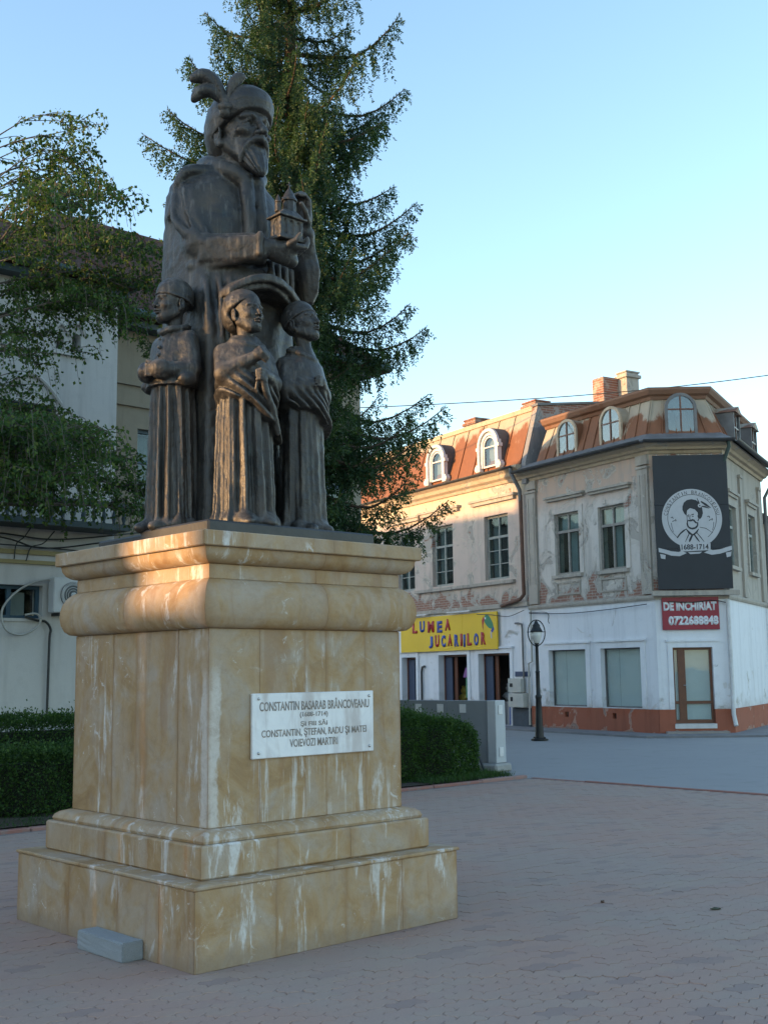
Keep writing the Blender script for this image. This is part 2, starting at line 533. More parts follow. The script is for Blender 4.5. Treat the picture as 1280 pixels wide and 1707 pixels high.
def side_xf(side):
    # side 0: front (-Y), 1: left (-X), 2: back (+Y), 3: right (+X); (along, half, z) -> local
    def f(a, r, z):
        if side == 0: return (a, -(r + ASP), z)
        if side == 1: return (-r, -a, z)
        if side == 2: return (-a, (r + ASP), z)
        return (r, a, z)
    return f
def course(name, prof, cuts, gap=0.0009, smooth=False, inner=0.06, jit=0.0, seed=1):
    """prof: (half, z) outer profile bottom to top; cuts: per side list of fractions"""
    rj = random.Random(seed)
    rin = min(p[0] for p in prof) - inner
    poly = list(prof) + [(rin, prof[-1][1]), (rin, prof[0][1])]
    for side in range(4):
        f = side_xf(side)
        ext = 0.0 if side in (1, 3) else 0.0
        fr = [0.0] + list(cuts[side % 2]) + [1.0]
        for k in range(len(fr) - 1):
            jo = rj.uniform(-jit, jit)
            def along(t, r, first, last):
                hw = r if side in (0, 2) else r + ASP
                if t == 0.0: return -hw
                if t == 1.0: return hw
                ref = prof[0][0]
                return (2 * t - 1) * ref
            m = MB()
            n = len(poly); v = []
            for (r, z) in poly: 
                a = along(fr[k], r, 0, 0); v.append(f(a + (gap if fr[k] > 0 else 0.0006), r + jo, z))
            for (r, z) in poly:
                a = along(fr[k + 1], r, 0, 0); v.append(f(a - (gap if fr[k + 1] < 1 else 0.0006), r + jo, z))
            fc = [tuple(range(n))[::-1], tuple(range(n, 2 * n))] + [(i, (i + 1) % n, n + (i + 1) % n, n + i) for i in range(n)]
            m.add(v, fc)
            m.xf = lambda *p: p
            o = m.build(name, M_STONE, ped)
            at = o.data.attributes.new('along', 'FLOAT', 'POINT'); at.data.foreach_set('value', np.array([0.0] * n + [1.0] * n, np.float32))
            if smooth: sharp(o, 40)
def bev(r, z0, z1, b=0.006):
    return [(r - b, z0), (r, z0 + b), (r, z1 - b), (r - b, z1)]
G = 0.002
course('base_slab', bev(1.024, 0.0, 0.432, 0.004), [(0.27, 0.53, 0.76), (0.33, 0.62, 0.84)], jit=0.002, seed=2)
course('ledge_slab', [(1.030, 0.434), (1.036, 0.440), (1.036, 0.450), (1.030, 0.456)], [(0.48,), (0.40,)], inner=0.16, jit=0.002)
course('step_slab', bev(0.896, 0.458, 0.646, 0.010), [(0.30, 0.62), (0.42, 0.70)], jit=0.002, seed=4)
course('base_moulding', [(0.862, 0.648), (0.868, 0.664), (0.858, 0.686), (0.834, 0.704), (0.800, 0.714), (0.782, 0.718)], [(0.52,), (0.45,)], smooth=True)
course('shaft_slab', bev(0.771, 0.720, 1.872, 0.003), [(0.24, 0.47, 0.58, 0.80), (0.31, 0.50, 0.81)], jit=0.0025, seed=6)
course('torus_moulding', [(0.773, 1.874), (0.806, 1.880), (0.832, 1.902), (0.850, 1.944), (0.857, 1.995), (0.854, 2.045), (0.843, 2.090), (0.824, 2.126), (0.800, 2.152), (0.778, 2.166)], [(0.55,), (0.48,)], smooth=True)
course('frieze_slab', bev(0.772, 2.168, 2.256, 0.003), [(0.53,), (0.46,)])
course('ovolo_moulding', [(0.780, 2.258), (0.806, 2.266), (0.832, 2.285), (0.848, 2.312), (0.855, 2.350)], [(0.54,), (0.46,)], smooth=True)
course('cornice_slab', bev(0.884, 2.352, 2.443, 0.006), [(0.56,), (0.44,)], inner=0.40)
m = MB(); m.box(-0.96, 0.96, -0.985, 0.985, 0.001, 0.431); m.box(-0.83, 0.83, -0.85, 0.85, 0.4315, 0.645)
m.box(-0.763, 0.763, -0.788, 0.788, 0.6455, 2.35); m.box(-0.50, 0.50, -0.525, 0.525, 2.3505, 2.438)
m.build('core', M_GROUT, ped)

# marble plaque
def marble_mat():
    t = NT('white_marble')
    n1 = t.noise(4, 6, 0.65, dist=1.0)
    c = t.ramp(n1, [(0.3, (0.66, 0.66, 0.68)), (0.6, (0.80, 0.80, 0.80))])
    n2 = t.noise(1.0, 5, 0.6, vec=t.mapping(t.tc(), (7, 7, 1.6), (2, 1, 3)))
    c = t.mix(t.math('MULTIPLY', t.step(n2, 0.46, 0.66), 0.65), c, (0.43, 0.37, 0.35))
    return t.done(c, 0.4, t.bump(t.noise(30, 4), 0.05, 0.01))
M_MARBLE = marble_mat()
M_ENGR = simple('worn_letter_paint', (0.33, 0.285, 0.25), 0.8, var=0.5, scale=9)
M_SCREW = simple('steel_screw', (0.5, 0.5, 0.5), 0.35, 0.9, bump=0)
pf = -(0.771 + ASP)
m = MB(); m.cbox(-0.470, 0.508, pf - 0.024, pf - 0.0035, 1.096, 1.484, 0.004)
plq = m.build('plaque', M_MARBLE, ped)
def text_mesh(txt, size, depth=0.002, bold=0.0, cx=0.5, sx=1.0, align='CENTER', space=1.0):
    cu = bpy.data.curves.new('txt', 'FONT'); cu.body = txt; cu.size = size; cu.extrude = depth; cu.offset = bold
    cu.align_x = align; cu.align_y = 'CENTER'; cu.space_character = space; cu.resolution_u = 3
    o = bpy.data.objects.new('txt', cu); COL.objects.link(o)
    me = bpy.data.meshes.new_from_object(o)
    bpy.data.objects.remove(o); bpy.data.curves.remove(cu)
    me.transform(Matrix.Diagonal((sx, 1, 1, 1)))
    return me
def text_obj(name, txt, size, mat, parent, loc, rot, **kw):
    me = text_mesh(txt, size, **kw); me.materials.clear(); me.materials.append(mat); me.name = name
    o = link(name, me, parent); o.location = loc; o.rotation_euler = rot
    return o
def fit_text(name, txt, width, height, mat, parent, loc, rot, depth=0.002, bold=0.0):
    me = text_mesh(txt, 1.0, 0.0, bold)
    co = np.array([v.co for v in me.vertices]); lo, hi = co.min(0), co.max(0)
    me.transform(Matrix.Translation((-(lo[0] + hi[0]) / 2, -(lo[1] + hi[1]) / 2, 0)))
    me.transform(Matrix.Diagonal((width / (hi[0] - lo[0]), height / (hi[1] - lo[1]), 1, 1)))
    bm = bmesh.new(); bm.from_mesh(me)
    if depth:
        r = bmesh.ops.extrude_face_region(bm, geom=list(bm.faces))
        bmesh.ops.translate(bm, vec=(0, 0, depth), verts=[g for g in r['geom'] if isinstance(g, bmesh.types.BMVert)])
    bm.to_mesh(me); bm.free()
    me.materials.clear(); me.materials.append(mat); me.name = name
    o = link(name, me, parent); o.location = loc; o.rotation_euler = rot
    return o
for txt, w_, h_, x_, z_ in (('CONSTANTIN BASARAB BRÂNCOVEANU', 0.885, 0.070, 0.025, 1.412), ('(1688-1714)', 0.225, 0.038, 0.005, 1.346),
                            ('ŞI FIII SĂI', 0.215, 0.044, 0.005, 1.294), ('CONSTANTIN, ŞTEFAN, RADU ŞI MATEI', 0.845, 0.058, 0.020, 1.238), ('VOIEVOZI MARTIRI', 0.385, 0.048, 0.005, 1.178)):
    fit_text('inscription', txt, w_, h_, M_ENGR, plq, (x_, pf - 0.0252, z_), (R(90), 0, 0), 0.0008, 0.012)
for x_ in (-0.425, 0.468):
    for z_ in (1.13, 1.452):
        m = MB(); m.lathe([(0.0095, 0), (0.0095, 0.004), (0.006, 0.008)], 10)
        o = m.build('screw', M_SCREW, plq, True); o.location = (x_, pf - 0.0242, z_); o.rotation_euler = (R(90), 0, 0)

# ------------------------------------------------------------------ the two old houses across the road
P1 = Vector((6.65, 29.05, 0)); P2 = Vector((8.42, 29.0, 0))
def unit(deg): return Vector((math.cos(R(deg)), math.sin(R(deg)), 0))
dL = unit(121); oL = Vector((-dL.y, dL.x, 0))
if oL.dot(Vector((-1, -1, 0))) < 0: oL = -oL
dC = (P2 - P1).normalized(); oC = Vector((dC.y, -dC.x, 0))
dR = unit(62); oR = Vector((dR.y, -dR.x, 0))
def fac(P, d, out, base):
    def f(s, o, z):
        q = P + d * s + out * o - base
        return (q.x, q.y, z)
    return f
fL = fac(P1, dL, oL, P1); fC = fac(P1, dC, oC, P1); fR = fac(P2, dR, oR, P1)

def posz(t):
    g = t.n('ShaderNodeNewGeometry').outputs['Position']
    sx = t.n('ShaderNodeSeparateXYZ'); t.l(g, sx.inputs[0])
    return g, sx.outputs[2]
def brickcol(t, g, rot, sc=1.0):
    mp = t.mapping(g, (1, 1, 1), (0, 0, 0), (0, 0, -rot))
    sp_ = t.n('ShaderNodeSeparateXYZ'); t.l(mp, sp_.inputs[0])
    cb = t.n('ShaderNodeCombineXYZ'); t.l(sp_.outputs[0], cb.inputs[0]); t.l(sp_.outputs[2], cb.inputs[1])
    b = t.n('ShaderNodeTexBrick'); t.l(cb.outputs[0], b.inputs['Vector'])
    b.inputs['Scale'].default_value = 1.0; b.inputs['Brick Width'].default_value = 0.26 * sc; b.inputs['Row Height'].default_value = 0.075 * sc; b.inputs['Mortar Size'].default_value = 0.008
    b.inputs['Color1'].default_value = (0.30, 0.115, 0.07, 1); b.inputs['Color2'].default_value = (0.22, 0.085, 0.055, 1); b.inputs['Mortar'].default_value = (0.36, 0.31, 0.26, 1)
    return b.outputs['Color']
def plaster(name, c1, c2, tint=None, tz=None, thr=0.62, lowband=None, rot=0.0, grey=(0.36, 0.325, 0.285), dirt=0.5, seed=0.0, splash=0.55):
    t = NT(name); g, z = posz(t)
    n1 = t.noise(0.7, 5, 0.6, vec=g, loc=(seed, 0, 0)); n2 = t.noise(1.35, 7, 0.62, vec=g, dist=0.7, loc=(0, seed, 3))
    fine = t.noise(40, 4, 0.65, vec=g)
    c = t.mix(n1, c1, c2)
    if tint is not None:
        k = t.step(t.math('ADD', z, t.math('MULTIPLY', t.math('SUBTRACT', n2, 0.5), tz[2])), tz[0], tz[1])
        c = t.mix(k, c, tint)
    st = t.step(t.noise(1.0, 5, 0.65, vec=t.mapping(g, (4, 4, 0.35), (seed, 2, 1))), 0.47, 0.68)
    c = t.mix(t.math('MULTIPLY', st, dirt), c, tuple(x * 0.52 for x in c1))
    c = t.mix(t.math('MULTIPLY', t.step(t.noise(3.2, 6, 0.7, vec=g, loc=(2, seed, 5)), 0.50, 0.66), dirt * 0.7), c, tuple(x * 0.66 for x in c1))
    spl_ = t.step(t.math('ADD', z, t.math('MULTIPLY', t.noise(2.5, 5, 0.7, vec=g, loc=(seed, 7, 2)), -1.3)), 0.35, -0.35)
    c = t.mix(t.math('MULTIPLY', spl_, splash), c, (0.30, 0.265, 0.235))
    h = n2
    if lowband is not None:      # (z_top, z_bottom, amount): more wear towards the band
        lb = t.math('MULTIPLY', t.step(z, lowband[0], lowband[1]), lowband[2])
        h = t.math('ADD', h, lb)
    p1 = t.step(h, thr - 0.045, thr - 0.03); p2 = t.step(h, thr + 0.035, thr + 0.05); 
    c = t.mix(t.math('MULTIPLY', p1, 0.8), c, t.mix(0.5, c1, (0.52, 0.47, 0.40)))
    c = t.mix(t.step(h, thr, thr + 0.012), c, t.mix(n1, grey, tuple(x * 1.25 for x in grey)))
    c = t.mix(t.math('MULTIPLY', t.step(h, thr + 0.06, thr + 0.075), 0.9), c, brickcol(t, g, rot))
    c = t.mix(t.math('MULTIPLY', fine, 0.2), c, tuple(x * 0.6 for x in c1))
    inv = t.math('SUBTRACT', 1.0, t.step(h, thr, thr + 0.015))
    inv2 = t.math('ADD', t.math('MULTIPLY', p1, -0.35), inv)
    nm = t.bump(inv2, 0.8, 0.03); nm = t.bump(fine, 0.25, 0.01, nm)
    return t.done(c, 0.88, nm, 0, 0.25)
ROT_L = R(121)
M_UPL = plaster('peeling_cream_plaster', (0.60, 0.545, 0.49), (0.66, 0.60, 0.54), (0.55, 0.39, 0.30), (5.7, 6.4, 0.9), 0.560, (4.4, 3.4, 0.17), ROT_L)
M_UPH = plaster('peeling_pink_plaster', (0.62, 0.54, 0.46), (0.54, 0.40, 0.35), (0.62, 0.51, 0.36), (6.4, 6.9, 0.5), 0.585, (4.35, 3.5, 0.19), ROT_L, seed=4.0)
M_UPR = plaster('weathered_grey_plaster', (0.47, 0.42, 0.36), (0.40, 0.35, 0.30), None, None, 0.64, None, R(62), seed=9.0, dirt=0.7)
M_GFW = plaster('white_ground_floor_plaster', (0.74, 0.75, 0.78), (0.80, 0.80, 0.81), None, None, 0.68, (1.4, 0.5, 0.085), ROT_L, (0.44, 0.42, 0.39), 0.22, 2.0)
M_PLINTH = plaster('red_oxide_plinth', (0.40, 0.110, 0.055), (0.30, 0.090, 0.05), None, None, 0.66, (0.24, 0.0, 0.13), ROT_L, (0.27, 0.20, 0.17), 0.6, 6.0, 0.12)
M_TRIM = plaster('weathered_trim', (0.47, 0.42, 0.36), (0.38, 0.335, 0.285), None, None, 0.62, None, ROT_L, seed=3.0, dirt=0.7)
M_CREAM = plaster('cream_cornice', (0.55, 0.44, 0.31), (0.46, 0.35, 0.25), None, None, 0.62, None, ROT_L, seed=5.0)
M_WTRIM = simple('white_painted_surround', (0.62, 0.61, 0.60), 0.7, var=0.16)
M_BRICKS = None
def chim_mat():
    t = NT('old_brick'); g, z = posz(t)
    c = brickcol(t, g, ROT_L, 1.0)
    c = t.mix(t.math('MULTIPLY', t.step(t.noise(2.5, 5, .7, vec=g), 0.48, 0.62), 0.7), c, (0.46, 0.38, 0.31))
    return t.done(c, 0.92, t.bump(t.noise(18, 5, .7, vec=g), 0.6, 0.03))
M_BRICKS = chim_mat()
def rust_mat(name, z0, z1, cream, rustc, amt=0.9, rot=ROT_L):
    t = NT(name); g, z = posz(t)
    n = t.noise(1.0, 6, 0.66, vec=t.mapping(g, (2.6, 2.6, 0.9)))
    big = t.noise(0.8, 3, 0.5, vec=g, loc=(4, 2, 0))
    zz = t.math('ADD', z, t.math('ADD', t.math('MULTIPLY', t.math('SUBTRACT', n, 0.5), 1.7), t.math('MULTIPLY', t.math('SUBTRACT', big, 0.5), 2.0)))
    k = t.math('MULTIPLY', t.step(zz, z1, z0), amt)
    rc = t.mix(t.noise(7, 5, .7, vec=g), rustc, tuple(x * 0.55 for x in rustc))
    c = t.mix(k, t.mix(t.noise(3, 5, .6, vec=g), cream, tuple(x * 0.72 for x in cream)), rc)
    return t.done(c, 0.72, t.bump(t.noise(25, 4, vec=g), 0.2, 0.01), 0.0, 0.35)
M_RUSTH = rust_mat('rusty_sheet_roof', 8.55, 8.85, (0.46, 0.37, 0.27), (0.26, 0.080, 0.027))
M_RUSTC = rust_mat('streaky_rusty_sheet_roof', 7.95, 8.2, (0.44, 0.37, 0.28), (0.25, 0.082, 0.028), 0.9)
M_ZINC = simple('dull_zinc', (0.17, 0.165, 0.165), 0.6, 0.2, var=0.35, scale=3)
M_GUT = simple('dark_gutter', (0.05, 0.05, 0.052), 0.6, 0.2, var=0.3, scale=4)
M_RUSTPIPE = simple('rusty_pipe', (0.16, 0.085, 0.06), 0.75, 0.1, var=0.35, scale=5)
M_ROOFTOP = simple('dark_roof_felt', (0.10, 0.085, 0.08), 0.85, var=0.3, scale=2)
M_MOULD = rust_mat('brown_roof_moulding', 8.2, 8.4, (0.24, 0.13, 0.085), (0.22, 0.085, 0.04), 0.6)
M_OLDWOOD = simple('weathered_window_wood', (0.30, 0.275, 0.245), 0.8, var=0.3, scale=9)
M_GREENWOOD = simple('grey_green_window_wood', (0.33, 0.34, 0.31), 0.75, var=0.3, scale=9)
M_BROWNW = simple('varnished_brown_wood', (0.135, 0.045, 0.022), 0.4, var=0.2, scale=8)
M_CURT = simple('pale_curtain', (0.50, 0.54, 0.55), 0.9, var=0.12, scale=4)
M_CURTG = simple('grey_curtain', (0.25, 0.27, 0.27), 0.9, var=0.2, scale=3)
M_DARKROOM = simple('dark_room', (0.035, 0.035, 0.037), 0.95, bump=0)  # near-black colour stands in for darkness inside rooms and openings
def paper_mat():
    t = NT('paper_behind_glass'); g, z = posz(t)
    c = t.mix(t.noise(1.5, 5, .6, vec=g, dist=1.0), (0.56, 0.59, 0.585), (0.70, 0.715, 0.71))
    return t.done(c, 0.8, t.bump(t.noise(4, 4, vec=g), 0.4, 0.03))
M_PAPER = paper_mat()
def glass_mat(name='window_glass', tint=(0.87, 0.91, 0.905), refl=1.5):
    t = NT(name)
    tr = t.n('ShaderNodeBsdfTransparent'); tr.inputs[0].default_value = (*tint, 1)
    gl = t.n('ShaderNodeBsdfGlossy'); gl.inputs['Roughness'].default_value = 0.03
    t.l(t.bump(t.noise(1.6, 2), 0.04, 0.05), gl.inputs['Normal'])
    ge = t.n('ShaderNodeNewGeometry'); dp = t.n('ShaderNodeVectorMath', operation='DOT_PRODUCT')
    t.l(ge.outputs['Normal'], dp.inputs[0]); t.l(ge.outputs['Incoming'], dp.inputs[1])
    f0 = ((refl - 1) / (refl + 1)) ** 2
    sch = t.math('POWER', t.math('SUBTRACT', 1.0, t.math('ABSOLUTE', dp.outputs['Value'])), 5.0)
    fr = t.math('ADD', t.math('MULTIPLY', sch, 1 - f0), f0)
    mx = t.n('ShaderNodeMixShader'); t.l(fr, mx.inputs[0]); t.l(tr.outputs[0], mx.inputs[1]); t.l(gl.outputs[0], mx.inputs[2])
    t.l(mx.outputs[0], t.out.inputs[0])
    return t.m
M_GLASS = glass_mat()
M_GLASSR = glass_mat('old_window_glass', (0.72, 0.80, 0.80), 1.5)
M_DORMG = glass_mat('dormer_glass', (0.75, 0.82, 0.85), 2.2)

def wall(m, s0, s1, z0, z1, ops, o0=-0.30, o1=0.0):
    es = sorted(set([s0, s1] + [v for a, b, c, d in ops for v in (a, b) if s0 < v < s1]))
    for a, b in zip(es[:-1], es[1:]):
        mid = (a + b) / 2
        cov = sorted((c, d) for (p, q, c, d) in ops if p < mid < q)
        z = z0
        for c, d in cov:
            if c > z: m.box(a, b, o0, o1, z, min(c, z1))
            z = max(z, d)
        if z < z1: m.box(a, b, o0, o1, z, z1)
    return m

def window(f, parent, a, b, c, d, o=-0.10, style='cross', mat=None, fw=0.06, glass=None, behind=None, ts=0.62, open_right=False, mull=2, name='window', gb=0):
    """frame bars as one mesh, panes and curtain as sub-parts"""
    mat = mat or M_OLDWOOD; glass = glass or M_GLASSR
    m = MB(f); t0, t1 = o - 0.045, o + 0.02
    m.box(a, a + fw, t0, t1, c, d); m.box(b - fw, b, t0, t1, c, d)
    m.box(a + fw, b - fw, t0, t1, c, c + fw); m.box(a + fw, b - fw, t0, t1, d - fw, d)
    zt = c + (d - c) * ts
    m.box(a + fw, b - fw, t0 + .003, t1 + .012, zt - 0.035, zt + 0.035)
    mids = [a + (b - a) * k / mull for k in range(1, mull)]
    for x in mids:
        m.box(x - 0.03, x + 0.03, t0 + .004, t1 + .008, c + fw, zt - 0.035); m.box(x - 0.022, x + 0.022, t0 + .004, t1 + .004, zt + 0.035, d - fw)
    for k in range(gb):
        zz = c + fw + (zt - c - fw) * (k + 1) / (gb + 1)
        ed = [a + fw] + [v for x in mids for v in (x - 0.03, x + 0.03)] + [b - fw]
        for q in range(0, len(ed), 2): m.box(ed[q], ed[q + 1], t0 + .008, t1 - .004, zz - 0.012, zz + 0.012)
    w = m.build(name, mat, parent)
    ed = [a + fw] + mids + [b - fw]
    for p, q in zip(ed[:-1], ed[1:]):
        for (z0, z1) in ((c + fw, zt), (zt, d - fw)):
            if open_right and q == ed[-1] and z0 < zt - 0.1:
                continue
            g = MB(f); g.box(p, q, o - 0.018, o - 0.012, z0, z1); g.build('pane', glass, w)
    if behind:
        for (ba, bb, bc, bd, bm, dep) in behind:
            g = MB(f); n = 14
            pts = []
            for i in range(n + 1):
                s_ = ba + (bb - ba) * i / n
                pts.append((s_, o - dep + 0.018 * math.sin(i * 2.1) * (1 if dep < 0.5 else 0)))
            for i in range(n):
                (s_a, oa), (s_b, ob) = pts[i], pts[i + 1]
                g.add([(s_a, oa, bc), (s_b, ob, bc), (s_b, ob, bd), (s_a, oa, bd)], [(0, 1, 2, 3)])
            g.build('curtain', bm, w)
    return w

# ================================================================== corner house
ch_ = empty('corner_house', P1)
tag(ch_, 'corner house with peeling cream walls, red plinth and rusty mansard roof with arched dormers', 'house')
LEN = 4.98; RL = 5.35; LM = 4.42
ZS = 3.40      # string course
# openings (s0, s1, z0, z1)
opL_up = [(2.74, 3.76, 4.18, 5.87), (0.95, 1.96, 4.16, 5.84)]
opL_gf = [(2.64, 4.18, 0.64, 2.15), (0.57, 2.05, 0.64, 2.15)]
opC_gf = [(0.37, 1.34, 0.25, 2.12)]
opR_up = [(0.50, 1.42, 4.16, 5.72), (3.00, 3.95, 4.16, 5.75)]
m = MB(fL); wall(m, 0.0, LEN, ZS, 7.0, opL_up); m.build('wall', M_UPL, ch_)
m = MB(fL); wall(m, 0.0, LEN, 0.62, ZS - 0.10, opL_gf); m.build('wall', M_GFW, ch_)
m = MB(fL); wall(m, 0.0, LEN, -0.05, 0.618, [(3.40, 3.55, 0.36, 0.50), (1.52, 1.67, 0.36, 0.50)], -0.30, 0.035); m.build('plinth', M_PLINTH, ch_)
m = MB(fL); m.box(3.40, 3.55, -0.08, -0.06, 0.36, 0.50); m.box(1.52, 1.67, -0.08, -0.06, 0.36, 0.50); m.build('vent', M_DARKROOM, ch_)
WC = (P2 - P1).length
m = MB(fC); wall(m, 0.0, WC, ZS, 7.0, []); m.build('wall', M_UPL, ch_)
m = MB(fC); wall(m, 0.0, WC, 0.62, ZS - 0.10, opC_gf); m.build('wall', M_GFW, ch_)
m = MB(fC); wall(m, -0.02, WC + 0.02, -0.05, 0.618, [(0.37, 1.34, 0.24, 2.0)], -0.30, 0.037); m.build('plinth', M_PLINTH, ch_)
m = MB(fR); wall(m, 0.0, RL, ZS, 7.0, opR_up); m.build('wall', M_UPR, ch_)
m = MB(fR); wall(m, 0.0, RL, 0.62, ZS - 0.10, []); m.build('wall', M_GFW, ch_)
m = MB(fR); wall(m, 0.0, RL, -0.05, 0.618, [], -0.30, 0.036); m.build('plinth', M_PLINTH, ch_)
def inter(pa, da, oa, pb, db, ob, o):
    """corner of two facade lines offset outwards by o"""
    A = pa + oa * o; B = pb + ob * o
    den = da.x * db.y - da.y * db.x
    t = ((B.x - A.x) * db.y - (B.y - A.y) * db.x) / den
    return A + da * t
def corner_ring(o, ln=None):
    A = P1 + dL * (ln or LEN) + oL * o; B = inter(P1, dL, oL, P1, dC, oC, o); C_ = inter(P1, dC, oC, P2, dR, oR, o); D = P2 + dR * RL + oR * o
    return [A - P1, B - P1, C_ - P1, D - P1]
def ring_strip(name, levels, mat, parent, segs=(0, 1, 2), closed=True, ln=None):
    """levels: (o, z) closed profile swept round the three facades; one mesh per facade"""
    rings = [[(p.x, p.y, z) for p in corner_ring(o, ln)] for o, z in levels]
    n = len(levels)
    for sgm in segs:
        m = MB()
        v = [r[sgm] for r in rings] + [r[sgm + 1] for r in rings]
        f = [(i, (i + 1) % n, n + (i + 1) % n, n + i) for i in range(n if closed else n - 1)]
        if closed: f += [tuple(range(n))[::-1], tuple(range(n, 2 * n))]
        m.add(v, f); m.xf = lambda *p: p
        m.build(name, mat, parent)
ring_strip('string_course', [(-0.2, ZS - 0.10), (0.04, ZS - 0.10), (0.065, ZS - 0.05), (0.065, ZS), (0.02, ZS + 0.03), (-0.2, ZS + 0.03)], M_TRIM, ch_)
ring_strip('cornice', [(-0.2, 6.95), (0.05, 6.95), (0.08, 7.02), (0.16, 7.04), (0.20, 7.10), (0.34, 7.16), (0.34, 7.20), (-0.2, 7.24)], M_CREAM, ch_)
ring_strip('eave_flashing', [(0.42, 7.215), (0.42, 7.235), (0.06, 7.46), (0.06, 7.43)], M_ZINC, ch_)
# roof moulding on top and flat roof
ring_strip('roof_moulding', [(-0.55, 8.42), (-0.33, 8.42), (-0.30, 8.50), (-0.22, 8.54), (-0.16, 8.64), (-0.16, 8.70), (-0.55, 8.76)], M_MOULD, ch_, ln=LM + 0.03)
# low upper roof
rb = corner_ring(-0.16, LM); back = [P2 + dR * RL - oR * 7.0 - P1, P1 + dL * LEN - oL * 7.5 - P1]
m = MB(); pk = [(-P1 + P1 + dC * 0.9 - oC * 4.2)]
pts = [(p.x, p.y, 8.705) for p in rb] + [(p.x, p.y, 8.75) for p in back] + [(pk[0].x, pk[0].y, 9.05)]
m.add(pts, [(i, (i + 1) % 6, 6) for i in range(6)]); m.xf = lambda *p: p
m.build('upper_roof', M_ROOFTOP, ch_)
# back walls closing the volume
m = MB()
q0, q1, q2, q3 = rb[3], back[0], back[1], rb[0]
for a_, b_ in ((q0, q1), (q1, q2)):
    m.add([(a_.x, a_.y, 0), (b_.x, b_.y, 0), (b_.x, b_.y, 8.72), (a_.x, a_.y, 8.72)], [(0, 1, 2, 3)])
m.build('rear_wall', M_UPR, ch_)
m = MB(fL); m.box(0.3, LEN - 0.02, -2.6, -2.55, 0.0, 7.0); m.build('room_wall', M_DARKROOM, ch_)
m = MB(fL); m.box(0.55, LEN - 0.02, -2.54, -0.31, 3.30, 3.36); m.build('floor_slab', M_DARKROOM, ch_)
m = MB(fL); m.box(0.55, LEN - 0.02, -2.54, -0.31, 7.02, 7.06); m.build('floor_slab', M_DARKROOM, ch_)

# mansard: metal sheets with standing seams
def mansard(f, s0, s1, skew0, skew1, step, z0, z1, o0, o1, mat, parent, seed):
    """sheets between s0..s1 at the bottom, shifted by skew at the top"""
    rj = random.Random(seed); n = max(1, round((s1 - s0) / step))
    for k in range(n):
        a = s0 + (s1 - s0) * k / n; b = s0 + (s1 - s0) * (k + 1) / n
        at = (s0 + skew0) + ((s1 + skew1) - (s0 + skew0)) * k / n; bt = (s0 + skew0) + ((s1 + skew1) - (s0 + skew0)) * (k + 1) / n
        j = rj.uniform(-0.012, 0.012); w = 0.02
        m = MB(f)
        prof = [(a, 0), (a, 0.045), (a + w, 0.045), (a + w, 0.012), ((a + b) / 2, 0.022 + j), (b - 0.004, 0.012), (b - 0.004, 0)]
        proft = [(at, 0), (at, 0.045), (at + w, 0.045), (at + w, 0.012), ((at + bt) / 2, 0.022 - j), (bt - 0.004, 0.012), (bt - 0.004, 0)]
        nn = len(prof)
        v = [(s, o0 + e, z0) for s, e in prof] + [(s, o1 + e, z1) for s, e in proft]
        m.add(v, [tuple(range(nn))[::-1], tuple(range(nn, 2 * nn))] + [(i, (i + 1) % nn, nn + (i + 1) % nn, nn + i) for i in range(nn)])
        m.build('roof_sheet', mat, parent)
rA, rB_ = corner_ring(0.05), corner_ring(-0.40)
mroof = empty('mansard_roof', (0, 0, 0), 0, ch_)
def sL(p): return (p + P1 - P1).dot(dL)
kL = (rB_[1] - rA[1]).dot(dL); kC0 = (rB_[1] - rA[1]).dot(dC); kC1 = (rB_[2] - rA[2]).dot(dC); kR = (rB_[2] - rA[2]).dot(dR)
bL = rA[1].dot(dL); bC0 = rA[1].dot(dC); bC1 = rA[2].dot(dC); bR = (rA[2] - (P2 - P1)).dot(dR)
ZM0, ZM1 = 7.44, 8.45
mansard(fL, bL, LM, kL, 0, 0.42, ZM0, ZM1, 0.05, -0.40, M_RUSTC, mroof, 1)
mansard(fC, bC0, bC1, kC0, kC1, 0.36, ZM0, ZM1, 0.05, -0.40, M_RUSTC, mroof, 2)
mansard(fR, bR, RL, kR, 0, 0.42, ZM0, ZM1, 0.05, -0.40, M_RUSTC, mroof, 3)

m = MB(fL); m.add([(LM, 0.06, ZM0), (LM, -0.40, ZM1), (LM, -0.40, ZM0)], [(0, 1, 2)]); m.add([(LM - 0.03, 0.06, ZM0), (LM - 0.03, -0.40, ZM1), (LM - 0.03, -0.40, ZM0)], [(0, 2, 1)])
m.build('roof_end', M_ZINC, mroof)
m = MB(fL); m.box(LM - 0.02, LEN - 0.2, -7, 0.05, 7.36, 7.42); m.build('valley_sheet', M_ZINC, ch_)
m = MB(fL); m.box(LM - 0.04, LM - 0.02, -7.0, -0.42, 7.42, 8.70); m.build('roof_end', M_ZINC, mroof)
def arch_pts(cx, w, z0, zs, n=12):
    """outline of an arched opening: bottom left, up, over, down"""
    p = [(cx - w / 2, z0)]
    for i in range(n + 1):
        a = math.pi - math.pi * i / n
        p.append((cx + w / 2 * math.cos(a), zs + w / 2 * math.sin(a)))
    p.append((cx + w / 2, z0))
    return p
